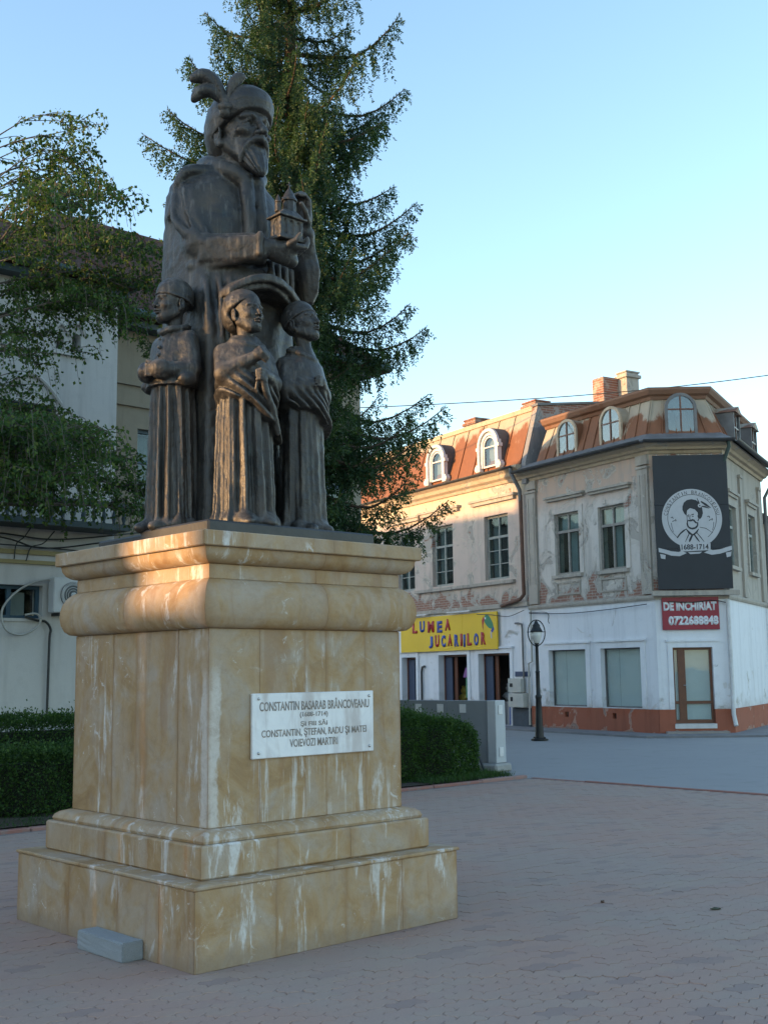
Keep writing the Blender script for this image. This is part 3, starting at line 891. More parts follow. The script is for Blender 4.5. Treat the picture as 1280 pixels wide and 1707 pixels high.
def arch_ring(m, cx, w, z0, zs, t, o0, o1, n=14, zb=None):
    ou = arch_pts(cx, w, z0, zs, n); iw = arch_pts(cx, w - 2 * t, z0, zs, n)
    k = len(ou)
    v = [(s, o0, z) for s, z in ou] + [(s, o0, z) for s, z in iw] + [(s, o1, z) for s, z in ou] + [(s, o1, z) for s, z in iw]
    f = []
    for i in range(k - 1):
        f += [(i, i + 1, k + i + 1, k + i), (2 * k + i, 3 * k + i, 3 * k + i + 1, 2 * k + i + 1), (i, 2 * k + i, 2 * k + i + 1, i + 1), (k + i, k + i + 1, 3 * k + i + 1, 3 * k + i)]
    f += [(0, k, 3 * k, 2 * k), (k - 1, 3 * k - 1, 4 * k - 1, 2 * k - 1)]
    m.add(v, f)
def dormer(f, parent, cx, w, z0, zs, of, ob, framemat, cheekmat, name='dormer'):
    m = MB(f); arch_ring(m, cx, w + 0.10, z0 - 0.02, zs, 0.05, ob, of - 0.02); d = m.build(name, cheekmat, parent)
    m = MB(f); arch_ring(m, cx, w + 0.14, z0 - 0.02, zs, 0.075, of - 0.05, of + 0.01); m.build('frame', framemat, d)
    m = MB(f); m.box(cx - 0.018, cx + 0.018, of - 0.04, of, z0, zs + w / 2 - 0.01); zc = zs - 0.02
    m.box(cx - w / 2, cx - 0.018, of - 0.038, of - 0.004, zc - 0.018, zc + 0.018); m.box(cx + 0.018, cx + w / 2, of - 0.038, of - 0.004, zc - 0.018, zc + 0.018)
    m.box(cx - w / 2, cx - 0.018, of - 0.042, of - 0.002, z0 - 0.02, z0 + 0.025); m.box(cx + 0.018, cx + w / 2, of - 0.042, of - 0.002, z0 - 0.02, z0 + 0.025)
    m.build('glazing_bar', M_BROWNW, d)
    p = arch_pts(cx, w - 0.02, z0, zs); m = MB(f); k = len(p)
    m.add([(s, of - 0.026, z) for s, z in p] + [(s, of - 0.020, z) for s, z in p], [tuple(range(k))[::-1], tuple(range(k, 2 * k))] + [(i, (i + 1) % k, k + (i + 1) % k, k + i) for i in range(k)])
    m.build('pane', M_DORMG, d)
    m = MB(f); m.add([(s, of - 0.30, z) for s, z in p], [tuple(range(k))]); m.build('curtain', M_CURTG, d)
    return d
M_DORMF = simple('pale_rusted_frame', (0.52, 0.40, 0.28), 0.7, var=0.3, scale=7)
dormer(fL, ch_, 3.10, 0.70, 7.47, 8.02, 0.04, -0.62, M_DORMF, M_RUSTC)
dormer(fL, ch_, 1.33, 0.70, 7.47, 8.02, 0.04, -0.62, M_DORMF, M_RUSTC)
dormer(fC, ch_, 0.84, 0.66, 7.46, 8.10, 0.05, -0.62, M_ZINC, M_RUSTC)
def pent_dormer(f, parent, cx, w, z0, z1, of, ob):
    m = MB(f); m.box(cx - w / 2, cx - w / 2 + 0.05, ob, of, z0, z1); m.box(cx + w / 2 - 0.05, cx + w / 2, ob, of, z0, z1)
    d = m.build('dormer', M_ZINC, parent)
    m = MB(f); v = [(cx - w / 2 - 0.05, of + 0.06, z1), (cx, of + 0.06, z1 + 0.20), (cx + w / 2 + 0.05, of + 0.06, z1), (cx - w / 2 - 0.05, ob, z1), (cx, ob, z1 + 0.20), (cx + w / 2 + 0.05, ob, z1)]
    m.add(v, [(0, 2, 1), (3, 4, 5), (0, 1, 4, 3), (1, 2, 5, 4), (0, 3, 5, 2)]); m.build('roof', M_RUSTC, d)
    m = MB(f); m.box(cx - w / 2 + 0.055, cx - 0.02, of - 0.05, of - 0.044, z0, z1); m.box(cx + 0.02, cx + w / 2 - 0.055, of - 0.05, of - 0.044, z0, z1); m.build('pane', M_DORMG, d)
    m = MB(f); m.box(cx - 0.018, cx + 0.018, of - 0.07, of - 0.02, z0, z1); m.box(cx - w / 2 + 0.055, cx - 0.02, of - 0.04, of - 0.02, (z0 + z1) / 2 - .02, (z0 + z1) / 2 + .02); m.box(cx + 0.02, cx + w / 2 - 0.055, of - 0.04, of - 0.02, (z0 + z1) / 2 - .02, (z0 + z1) / 2 + .02); m.build('glazing_bar', M_BROWNW, d)
pent_dormer(fR, ch_, 1.25, 0.75, 7.40, 8.15, 0.22, -0.62)
pent_dormer(fR, ch_, 3.55, 0.75, 7.40, 8.15, 0.22, -0.62)

# upper windows, hoods, sills, apron panels
for (a, b, c, d) in opL_up:
    window(fL, ch_, a, b, c, d, -0.08, mat=M_OLDWOOD, ts=0.70, behind=[(a + 0.08, b - 0.08, c + (d - c) * 0.72, d - 0.08, M_CURT, 0.10), (a + 0.35, a + 0.62, c + 0.07, c + (d - c) * 0.68, M_CURT, 0.14), (a + 0.08, b - 0.08, c + .07, d - .07, M_CURTG, 0.55)])
    m = MB(fL); m.box(a - 0.30, b + 0.32, 0.0, 0.14, d + 0.44, d + 0.50); m.box(a - 0.25, b + 0.27, 0.0, 0.09, d + 0.37, d + 0.4395); m.build('window_hood', M_TRIM, ch_)
    m = MB(fL); m.box(a - 0.10, b + 0.10, -0.10, 0.09, c - 0.09, c - 0.001); m.build('window_sill', M_TRIM, ch_)
    m = MB(fL)
    for (x0, x1, z0, z1) in ((a + 0.02, b - 0.02, c - 0.24, c - 0.20), (a + 0.02, b - 0.02, c - 0.56, c - 0.52), (a + 0.02, a + 0.06, c - 0.52, c - 0.24), (b - 0.06, b - 0.02, c - 0.52, c - 0.24)):
        m.box(x0, x1, 0.0, 0.03, z0, z1)
    m.build('apron_panel', M_TRIM, ch_)
    m = MB(fL)
    for (x0, x1, z0, z1) in ((a - 0.16, a, c, d + 0.16), (b, b + 0.16, c, d + 0.16), (a, b, d, d + 0.16)):
        m.box(x0, x1, 0.0, 0.022, z0, z1)
    m.build('window_surround', M_UPL, ch_)
# pilasters at the chamfer and by the neighbour
for s0, s1 in ((0.02, 0.38), (4.52, 4.92)):
    m = MB(fL); m.box(s0, s1, 0.0, 0.07, ZS + 0.05, 6.60); m.box(s0 - 0.03, s1 + 0.03, 0.0, 0.10, 6.60, 6.66); m.box(s0 - 0.02, s1 + 0.02, 0.0, 0.085, 6.70, 6.94)
    m.box(s0 + 0.07, s0 + 0.10, 0.0, 0.085, 4.0, 6.45); m.box(s1 - 0.10, s1 - 0.07, 0.0, 0.085, 4.0, 6.45)
    m.build('pilaster', M_TRIM, ch_)
for (a, b, c, d) in opR_up:
    window(fR, ch_, a, b, c, d, -0.08, mat=M_GREENWOOD, ts=0.66, behind=[(a + 0.08, b - 0.08, c + .07, d - .07, M_CURT, 0.2)])
    m = MB(fR); m.box(a - 0.18, b + 0.18, 0.0, 0.13, d + 0.30, d + 0.37); m.box(a - 0.12, b + 0.12, 0.0, 0.09, d + 0.22, d + 0.2995); m.build('window_hood', M_UPR, ch_)
    m = MB(fR); m.box(a - 0.12, b + 0.12, -0.10, 0.10, c - 0.09, c - 0.001); m.build('window_sill', M_UPR, ch_)
    m = MB(fR); m.box(a - 0.14, a, 0.0, 0.04, c, d); m.box(b, b + 0.14, 0.0, 0.04, c, d); m.box(a - 0.14, b + 0.14, 0.0, 0.041, d, d + 0.22); m.build('window_surround', M_UPR, ch_)
for s0 in (0.05, 2.0, 4.55):
    m = MB(fR); m.box(s0, s0 + 0.30, 0.0, 0.06, ZS + 0.04, 6.6); m.box(s0 - 0.03, s0 + 0.33, 0.0, 0.09, 6.6, 6.68); m.build('pilaster', M_UPR, ch_)
# ground floor display windows
for (a, b, c, d) in opL_gf:
    m = MB(fL); fw = 0.035
    m.box(a, a + fw, -0.16, -0.12, c, d); m.box(b - fw, b, -0.16, -0.12, c, d); m.box(a + fw, b - fw, -0.16, -0.12, c, c + fw); m.box(a + fw, b - fw, -0.16, -0.12, d - fw, d)
    w = m.build('display_window', M_ZINC, ch_)
    g = MB(fL); g.box(a + fw, b - fw, -0.145, -0.139, c + fw, d - fw); g.build('pane', M_GLASS, w)
    for k in range(3):
        g = MB(fL); x0 = a + fw + (b - a - 2 * fw) * k / 3; x1 = a + fw + (b - a - 2 * fw) * (k + 1) / 3
        g.box(x0 + 0.002, x1 - 0.002, -0.172 - 0.006 * (k % 2), -0.168 - 0.006 * (k % 2), c + fw, d - fw); g.build('paper_sheet', M_PAPER, w)
    m = MB(fL)
    for (x0, x1, z0, z1, e) in ((a - 0.16, a, c - 0.0, d + 0.16, 0.03), (b, b + 0.16, c - 0.0, d + 0.16, 0.03), (a, b, d, d + 0.16, 0.03), (a - 0.20, b + 0.20, d + 0.16, d + 0.21, 0.07)):
        m.box(x0, x1, 0.0, e, z0, z1)
    m.build('window_surround', M_GFW, ch_)
# door in the chamfer
a, b, c, d = opC_gf[0]
m = MB(fC); m.box(a - 0.12, a, 0.0, 0.03, 0.62, d + 0.14); m.box(b, b + 0.12, 0.0, 0.03, 0.62, d + 0.14); m.box(a, b, 0.0, 0.03, d, d + 0.14); m.box(a - 0.16, b + 0.16, 0.0, 0.06, d + 0.14, d + 0.19); m.build('door_surround', M_GFW, ch_)
m = MB(fC); fw = 0.075
o0, o1 = -0.16, -0.10
m.box(a, a + 0.055, o0, o1, c + .03, d); m.box(b - 0.06, b, o0, o1, c + .03, d); m.box(a + 0.055, b - 0.06, o0, o1, d - 0.06, d); m.box(a + 0.055, b - 0.06, o0, o1, c + .03, c + 0.12)
xm = a + 0.155
m.box(xm - 0.02, xm + 0.16, o0, o1 + .01, c + 0.12, d - 0.06); m.box(xm + 0.16, b - 0.06, o0, o1, c + 0.50, c + 0.57); m.box(a + 0.055, xm - 0.02, o0, o1, c + 0.50, c + 0.57)
dr = m.build('door', M_BROWNW, ch_)
for (x0, x1, z0, z1) in ((a + 0.055, xm - 0.02, c + 0.57, d - 0.06), (a + 0.055, xm - 0.02, c + 0.12, c + 0.50), (xm + 0.16, b - 0.06, c + 0.57, d - 0.06), (xm + 0.16, b - 0.06, c + 0.12, c + 0.50)):
    g = MB(fC); g.box(x0, x1, -0.135, -0.130, z0, z1); g.build('pane', M_GLASS, dr)
    g = MB(fC); g.box(x0, x1, -0.150, -0.147, z0, z1); g.build('paper_sheet', M_PAPER, dr)
m = MB(fC); m.tube([(xm + 0.10, o1 + 0.03, 1.20), (xm + 0.10, o1 + 0.05, 1.20), (xm + 0.20, o1 + 0.05, 1.20)], 0.009, 6); m.build('door_handle', M_SCREW if 'M_SCREW' in globals() else M_ZINC, dr)
m = MB(fC); m.box(a - 0.02, b + 0.02, -0.28, 0.06, 0.16, 0.275); m.build('door_step', M_WTRIM, ch_)
m = MB(fC); m.box(a - 0.25, b + 0.25, 0.04, 0.28, -0.03, 0.10); m.build('door_step', simple('worn_concrete', (0.30, 0.27, 0.25), 0.9), ch_)
# ledge under the big board
m = MB(fC); m.box(-0.10, WC + 0.25, 0.10, 0.26, ZS - 0.02, ZS + 0.10); m.build('ledge', M_TRIM, ch_)

# gutters and downpipes
def gutter(f, s0, s1, o, z, parent, r=0.07):
    m = MB(f); n = 8; v = []; fc = []
    for s in (s0, s1):
        for i in range(n + 1):
            a = math.pi + math.pi * i / n; v.append((s, o + r * math.cos(a), z + r * math.sin(a)))
        for i in range(n + 1):
            a = 2 * math.pi - math.pi * i / n; v.append((s, o + (r - 0.008) * math.cos(a), z + (r - 0.008) * math.sin(a)))
    k = 2 * (n + 1)
    fc = [(i, (i + 1) % k, k + (i + 1) % k, k + i) for i in range(k)] + [tuple(range(k))[::-1], tuple(range(k, 2 * k))]
    m.add(v, fc); return m.build('gutter', M_GUT, parent)
e0 = corner_ring(0.42)
gutter(fL, e0[1].dot(dL), LEN + 0.05, 0.47, 7.235, ch_); gutter(fC, e0[1].dot(dC), e0[2].dot(dC), 0.47, 7.235, ch_); gutter(fR, (e0[2] - (P2 - P1)).dot(dR), RL, 0.47, 7.235, ch_)
def pipe(f, pts, r, mat, parent, name='downpipe'):
    m = MB(f); m.tube(pts, r, 10); o = m.build(name, mat, parent); sharp(o, 50); return o
pipe(fC, [(WC + 0.12, 0.40, 7.18), (WC + 0.14, 0.38, 7.05), (WC - 0.05, 0.16, 6.45), (WC + 0.02, 0.10, 6.2)], 0.05, simple('dark_green_pipe', (0.03, 0.055, 0.05), 0.5), ch_)
pipe(fC, [(WC - 0.02, 0.12, ZS - 0.12), (WC - 0.02, 0.12, 1.8), (WC - 0.02, 0.12, 0.50), (WC + 0.0, 0.22, 0.22)], 0.052, M_WTRIM, ch_)
pipe(fR, [(RL - 0.1, 0.45, 7.18), (RL - 0.1, 0.42, 7.02), (RL - 0.2, 0.12, 6.45), (RL - 0.2, 0.10, 0.3)], 0.05, M_ZINC, ch_)

# ------------------------------------------------------------------ big black board on the chamfered corner
M_BOARD = simple('black_board_panel', (0.020, 0.023, 0.029), 0.6, var=0.15, scale=3, bump=0.05)
M_EMB = simple('grey_print', (0.47, 0.47, 0.48), 0.7, var=0.08, scale=8, bump=0)
M_EMBD = simple('black_print', (0.030, 0.032, 0.036), 0.7, bump=0)
BOa = P1 + oC * 0.20
board = empty('poster_board', (BOa.x, BOa.y, 3.50)); board.rotation_euler = (0, 0, math.atan2(dC.y, dC.x))
tag(board, 'tall black board with round portrait emblem and ribbon on the house corner', 'board')
m = MB(); m.cbox(0.04, 1.86, -0.09, -0.05, 0.03, 1.02, 0.004); m.build('panel', M_BOARD, board)
m = MB(); m.cbox(0.035, 1.855, -0.091, -0.05, 1.024, 2.10, 0.004); m.build('panel', M_BOARD, board)
m = MB(); m.cbox(0.03, 1.85, -0.09, -0.05, 2.104, 3.36, 0.004); m.build('panel', M_BOARD, board)
m = MB(); 
for x in (0.2, 0.95, 1.7): m.box(x - 0.02, x + 0.02, -0.049, -0.015, 0.1, 3.3)
m.build('batten', M_OLDWOOD, board)
m = MB()
for k in range(7): m.lathe([(0.014, 0), (0.014, 0.02)], 8, (0.14 + 0.27 * k, -0.07, 3.362))
m.build('bolt', M_WTRIM, board)
ECX, ECZ, ER = 0.935, 1.77, 0.735
def flat(name, polys, mat, o, parent):
    m = MB()
    for poly in polys:
        n = len(poly); m.add([(x, o, z) for x, z in poly], [tuple(range(n))])
    m.xf = None
    ob = m.build(name, mat, parent); return ob
def E(x, y): return (ECX + (x - 478) / 255.0 * ER, ECZ + (665 - y) / 255.0 * ER)
def circle(cx, cz, r, n=56): return [(cx + r * math.cos(2 * math.pi * i / n), cz + r * math.sin(2 * math.pi * i / n)) for i in range(n)]
def ribbon(pts, w):
    out = []
    for i in range(len(pts) - 1):
        (x0, y0), (x1, y1) = pts[i], pts[i + 1]
        L = math.hypot(x1 - x0, y1 - y0) or 1; nx, ny = -(y1 - y0) / L, (x1 - x0) / L
        w0 = w[i] if isinstance(w, (list, tuple)) else w; w1 = w[i + 1] if isinstance(w, (list, tuple)) else w
        out.append([(x0 + nx * w0, y0 + ny * w0), (x1 + nx * w1, y1 + ny * w1), (x1 - nx * w1, y1 - ny * w1), (x0 - nx * w0, y0 - ny * w0)])
    return out
emb = flat('emblem', [circle(ECX, ECZ, ER)], M_EMB, -0.0935, board)
def ES(pts, w): return ribbon([E(*p) for p in pts], [v * ER / 255.0 for v in w] if isinstance(w, (list, tuple)) else w * ER / 255.0)
ring_arc = [(478 + 206 * math.cos(R(a)), 665 - 206 * math.sin(R(a))) for a in range(-52, 233, 4)]
polys = ES(ring_arc, 2.2)
flat('emblem_line', polys, M_EMBD, -0.0955, emb)
hat = [(400, 590), (402, 560), (415, 528), (442, 506), (480, 499), (520, 508), (550, 536), (568, 575), (573, 620), (562, 655), (545, 674), (532, 655), (528, 615), (505, 588), (465, 576), (440, 596), (432, 642), (414, 622)]
def fan(poly):   # triangulate from the centroid (nearly star-shaped pieces)
    cx = sum(p[0] for p in poly) / len(poly); cy = sum(p[1] for p in poly) / len(poly); n = len(poly)
    return [[(cx, cy), poly[i], poly[(i + 1) % n]] for i in range(n)]
polys = []
polys += [[E(*p) for p in hat]]
polys += ES([(528, 640), (536, 668), (526, 690)], 4) + ES([(436, 640), (436, 690), (442, 720)], 2.5)
polys += ES([(440, 640), (456, 634)], 4) + ES([(474, 636), (496, 628)], 4) + ES([(444, 650), (455, 650)], 3) + ES([(478, 650), (494, 646)], 3)
polys += ES([(464, 636), (458, 668), (468, 676)], 2.5)
polys += ES([(438, 690), (448, 682), (466, 686), (488, 676), (500, 692), (512, 705), (524, 702)], [3, 6, 7, 8, 7, 7, 3])
polys += ES([(438, 690), (434, 716), (446, 742), (472, 754), (504, 748), (522, 728), (526, 700)], [4, 6, 7, 8, 8, 7, 4])
polys += ES([(430, 752), (400, 772), (372, 795), (344, 832)], [2, 7, 6, 5]) + ES([(540, 742), (590, 752), (648, 792)], [2, 3, 1.5])
polys += ES([(425, 756), (450, 790), (476, 808)], [3, 10, 6]) + ES([(530, 756), (510, 786), (480, 808)], [3, 8, 6])
polys += ES([(450, 790), (436, 820), (412, 866)], [3, 4, 2]) + ES([(478, 800), (455, 846), (446, 866)], [7, 9, 5]) + ES([(488, 800), (512, 838), (532, 866)], [5, 7, 3]) + ES([(514, 790), (545, 830), (572, 868)], [3, 4, 2])
polys += ES([(528, 490), (540, 522), (550, 545)], [2, 5, 3]) + ES([(560, 520), (600, 548), (640, 576)], [6, 10, 3]) + ES([(558, 560), (590, 566), (628, 580)], [3, 7, 2])
for cx_, cy_ in ((322, 668), (632, 664)):
    polys += ES([(cx_ - 24, cy_ - 10), (cx_ - 8, cy_ - 18), (cx_ - 4, cy_ - 2)], 3) + ES([(cx_ - 12, cy_ + 22), (cx_ + 4, cy_ + 14), (cx_ + 22, cy_ + 18)], 3) + ES([(cx_ + 12, cy_ + 2), (cx_ + 22, cy_ + 12)], 3)
polys += ES([(300, 700), (306, 740), (316, 780)], 2) + ES([(660, 700), (656, 740), (646, 770)], 2)
flat('emblem_portrait', polys, M_EMBD, -0.0956, emb)
flat('emblem_star', [circle(*E(549, 556), 0.048, 14)], M_EMB, -0.0962, emb)
flat('emblem_star', [circle(*E(549, 556), 0.018, 10)], M_EMBD, -0.0968, emb)
txt = 'CONSTANTIN BRÂNCOVEANU'
for i, chh in enumerate(txt):
    if chh == ' ': continue
    a = R(170 - 160 * i / (len(txt) - 1)); rr = 0.885 * ER
    o = fit_text('emblem_letter', chh, 0.062 if chh not in 'I' else 0.018, 0.088, M_EMBD, emb, (ECX + rr * math.cos(a), -0.0950, ECZ + rr * math.sin(a)), (R(90), 0, 0), 0.0006, 0.0)
    o.rotation_euler = Euler((R(90), -(a - R(90)), 0), 'XYZ'); 
    o.rotation_euler = (Matrix.Rotation(-(a - R(90)), 3, 'Y') @ Matrix.Rotation(R(90), 3, 'X')).to_euler()
# ribbon with the dates
def rb(pts_top, pts_bot): return [[E(*pts_top[i]), E(*pts_top[i + 1]), E(*pts_bot[i + 1]), E(*pts_bot[i])] for i in range(len(pts_top) - 1)]
ct = [(362, 884), (420, 872), (492, 868), (560, 870), (624, 880)]; cb_ = [(370, 948), (425, 948), (492, 944), (560, 942), (622, 940)]
polys = rb(ct, cb_)
polys += rb([(182, 914), (230, 926), (290, 945), (350, 952), (378, 944)], [(184, 950), (230, 962), (290, 982), (360, 988), (420, 962)])
polys += rb([(804, 904), (760, 916), (700, 935), (640, 940), (622, 934)], [(803, 940), (760, 954), (700, 972), (630, 980), (566, 960)])
polys += rb([(194, 966), (240, 976)], [(200, 1004), (236, 1012)]) + rb([(750, 964), (798, 954)], [(756, 1004), (790, 994)]) + rb([(430, 956), (550, 952)], [(450, 972), (530, 968)])
rbo = flat('emblem_ribbon', polys, M_EMB, -0.0975, emb)
fit_text('emblem_date', '1688-1714', 0.66, 0.135, M_EMBD, emb, (E(492, 910)[0], -0.0985, E(492, 910)[1]), (R(90), 0, 0), 0.0006, 0.02)

# red sign to let
BS = P1 + oC * 0.03
sgn = empty('rental_sign', (BS.x, BS.y, 2.55)); sgn.rotation_euler = (0, 0, math.atan2(dC.y, dC.x))
tag(sgn, 'dark red sign with white letters above the brown corner door', 'sign')
m = MB(); m.cbox(0.15, 1.54, -0.035, -0.005, 0.0, 0.80, 0.003); m.build('panel', simple('red_sign_vinyl', (0.27, 0.006, 0.028), 0.4, var=0.08, scale=2, bump=0), sgn)
M_LETW = simple('white_letters', (0.72, 0.72, 0.74), 0.5, bump=0)
fit_text('lettering', 'DE INCHIRIAT', 1.30, 0.22, M_LETW, sgn, (0.835, -0.0352, 0.575), (R(90), 0, 0), 0.003, 0.055)
fit_text('lettering', '0722688848', 1.22, 0.235, M_LETW, sgn, (0.905, -0.0352, 0.225), (R(90), 0, 0), 0.003, 0.055)

# ================================================================== neighbouring house with the toy shop
HP = P1 + dL * LEN
fH = fac(P1, dL, oL, HP)
hs = empty('shop_house', HP)
tag(hs, 'cream and pink peeling house with rust red mansard roof and toy shop below', 'house')
H1 = 14.6
opH_up = [(5.90, 7.08, 4.28, 6.20), (8.77, 9.94, 4.28, 6.20), (11.0, 12.05, 4.26, 6.16)]
opH_gf = [(8.09, 9.65, 0.05, 2.12), (5.95, 7.50, 0.05, 2.12), (10.98, 11.84, 0.05, 2.08), (12.5, 13.9, 0.05, 2.1)]
m = MB(fH); wall(m, LEN + 0.003, H1, 3.55, 7.1, opH_up); m.build('wall', M_UPH, hs)
m = MB(fH); wall(m, LEN + 0.003, H1, 0.0, 3.42, opH_gf); m.build('wall', M_GFW, hs)
m = MB(fH); m.box(LEN + 0.01, H1, -0.2, 0.10, 3.4205, 3.55); m.build('string_course', M_TRIM, hs)
m = MB(fH); m.prism([(-0.2, 7.06), (0.06, 7.06), (0.10, 7.14), (0.20, 7.20), (0.24, 7.30), (0.36, 7.38), (0.36, 7.46), (-0.2, 7.50)], lambda p, q, t: (t, p, q), LEN + 0.01, H1); m.build('cornice', M_CREAM, hs)
m = MB(fH); m.box(LEN + 0.05, 5.85, 0.0, 0.05, 0.0, 0.56); m.build('plinth', simple('dark_blue_grey_plinth', (0.06, 0.075, 0.095), 0.8, var=0.25), hs)
# string ledge below the upper windows
m = MB(fH); m.box(5.6, 10.9, 0.0, 0.10, 4.13, 4.22); m.build('window_ledge', M_TRIM, hs)
for i, (a, b, c, d) in enumerate(opH_up):
    window(fH, hs, a, b, c, d, -0.14, mat=M_GREENWOOD, ts=0.66, fw=0.07, gb=2, open_right=False,
           behind=[(a + 0.08, a + 0.42, c + .07, d - .1, M_CURTG, 0.14), (b - 0.34, b - 0.08, c + .07, d - .1, M_CURTG, 0.16)])
    m = MB(fH); m.box(a - 0.50, b + 0.62, 0.0, 0.16, d + 0.46, d + 0.53); m.box(a - 0.42, b + 0.54, 0.0, 0.11, d + 0.36, d + 0.4595); m.build('window_hood', M_TRIM, hs)
# mansard with wide sheets
hroof = empty('mansard_roof', (0, 0, 0), 0, hs)
mansard(fH, LEN + 0.02, H1, 0, 0, 0.78, 7.50, 9.15, 0.14, -0.38, M_RUSTH, hroof, 7)
m = MB(fH); m.box(LEN + 0.0, H1, -0.50, -0.30, 9.10, 9.24); m.build('ridge_capping', M_CREAM, hs)
m = MB(fH); m.add([(LEN, -0.5, 9.22), (H1, -0.5, 9.22), (H1, -6, 9.35), (LEN, -6, 9.35)], [(0, 1, 2, 3)]); m.build('upper_roof', M_ROOFTOP, hs)
m = MB(fH); m.box(H1 - 0.02, H1 + 0.28, -6, -0.0, 0, 9.2); m.box(LEN, H1, -6.3, -6.0, 0, 9.3); m.build('rear_wall', M_UPR, hs)
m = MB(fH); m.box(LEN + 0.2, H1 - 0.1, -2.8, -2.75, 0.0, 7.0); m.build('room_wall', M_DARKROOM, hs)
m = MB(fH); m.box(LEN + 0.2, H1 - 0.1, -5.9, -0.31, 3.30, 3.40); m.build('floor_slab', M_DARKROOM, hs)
# fire wall towards the corner house
M_FIRE = plaster('grey_fire_wall', (0.22, 0.215, 0.22), (0.27, 0.26, 0.26), None, None, 0.60, (8.4, 9.2, 0.18), R(31), (0.33, 0.26, 0.23), 0.5, 7.0)
m = MB(fH); m.prism([(0.16, 7.50), (-0.34, 9.20), (-2.6, 9.50), (-5.2, 9.50), (-6.2, 9.2), (-6.2, 6.9), (0.16, 6.9)], lambda p, q, t: (t, p, q), LEN - 0.20, LEN - 0.002); m.build('fire_wall', M_FIRE, hs)
m = MB(fH); m.prism([(-0.30, 9.205), (-2.6, 9.505), (-5.2, 9.505), (-5.2, 9.57), (-2.6, 9.57), (-0.30, 9.27)], lambda p, q, t: (t, p, q), LEN - 0.25, LEN + 0.05); m.build('wall_coping', M_ZINC, hs)
# ornate dormers
def ornate_dormer(cx):
    m = MB(fH); arch_ring(m, cx, 1.02, 7.60, 8.28, 0.06, -0.55, 0.22); d = m.build('dormer', M_ROOFTOP, hs)
    m = MB(fH); arch_ring(m, cx, 1.03, 7.60, 8.26, 0.095, 0.16, 0.30); arch_ring(m, cx, 0.82, 7.62, 8.25, 0.09, 0.15, 0.24)
    for s in (-1, 1):
        m.box(cx + s * 0.51 - 0.07, cx + s * 0.51 + 0.07, 0.16, 0.305, 8.16, 8.26)
        m.box(cx + s * 0.50 - 0.10, cx + s * 0.50 + 0.10, 0.16, 0.302, 7.52, 7.74)
        m.tube([(cx + s * 0.57, 0.16, 7.62), (cx + s * 0.57, 0.31, 7.62)], 0.085, 12)
    m.build('ornate_surround', M_WTRIM, d)
    m = MB(fH); arch_ring(m, cx, 0.62, 7.66, 8.24, 0.05, 0.17, 0.22); m.box(cx - 0.26, cx + 0.26, 0.17, 0.22, 8.20, 8.24); m.box(cx - 0.31, cx + 0.31, 0.17, 0.225, 7.61, 7.66); m.build('frame', M_WTRIM, d)
    p = arch_pts(cx, 0.54, 7.66, 8.24); k = len(p); m = MB(fH); m.add([(s, 0.185, z) for s, z in p], [tuple(range(k))]); m.build('pane', M_DORMG, d)
    m = MB(fH); m.add([(s, 0.05, z) for s, z in p], [tuple(range(k))]); m.build('curtain', M_CURTG, d)
ornate_dormer(6.42); ornate_dormer(9.25)
gutter(fH, LEN + 0.1, H1, 0.40, 7.44, hs, 0.06)
pipe(fH, [(5.22, 0.36, 7.40), (5.22, 0.36, 7.25), (5.12, 0.14, 6.75), (5.12, 0.12, 6.4)], 0.055, M_ZINC, hs)
pipe(fH, [(5.12, 0.12, 6.6), (5.10, 0.12, 5.0), (5.08, 0.12, 3.75), (5.20, 0.16, 3.62), (6.1, 0.16, 3.47)], 0.055, M_RUSTPIPE, hs)
# chimneys
def chimney(name, f, s, o, w, d, z0, z1, mat, parent, cap=True):
    m = MB(f); m.cbox(s - w / 2, s + w / 2, o - d / 2, o + d / 2, z0, z1, 0.012)
    c = m.build('chimney', mat, parent)
    if cap:
        m = MB(f); m.cbox(s - w / 2 - 0.06, s + w / 2 + 0.06, o - d / 2 - 0.06, o + d / 2 + 0.06, z1 - 0.16, z1 - 0.06, 0.015); m.cbox(s - w / 2 - 0.03, s + w / 2 + 0.03, o - d / 2 - 0.03, o + d / 2 + 0.03, z1 + 0.001, z1 + 0.05, 0.01); m.build('chimney_cap', mat, c)
    return c
chimney('chimney', fH, 6.05, -1.3, 0.62, 0.55, 9.1, 9.62, M_BRICKS, hs)
chimney('chimney', fH, 9.15, -1.3, 0.62, 0.55, 9.1, 9.68, M_BRICKS, hs)
chimney('chimney', fH, LEN - 0.15, -3.0, 0.50, 0.60, 9.2, 10.32, M_BRICKS, hs, False)
chimney('chimney', fL, LEN - 0.55, -3.55, 0.42, 0.50, 8.6, 10.45, M_TRIM, ch_)

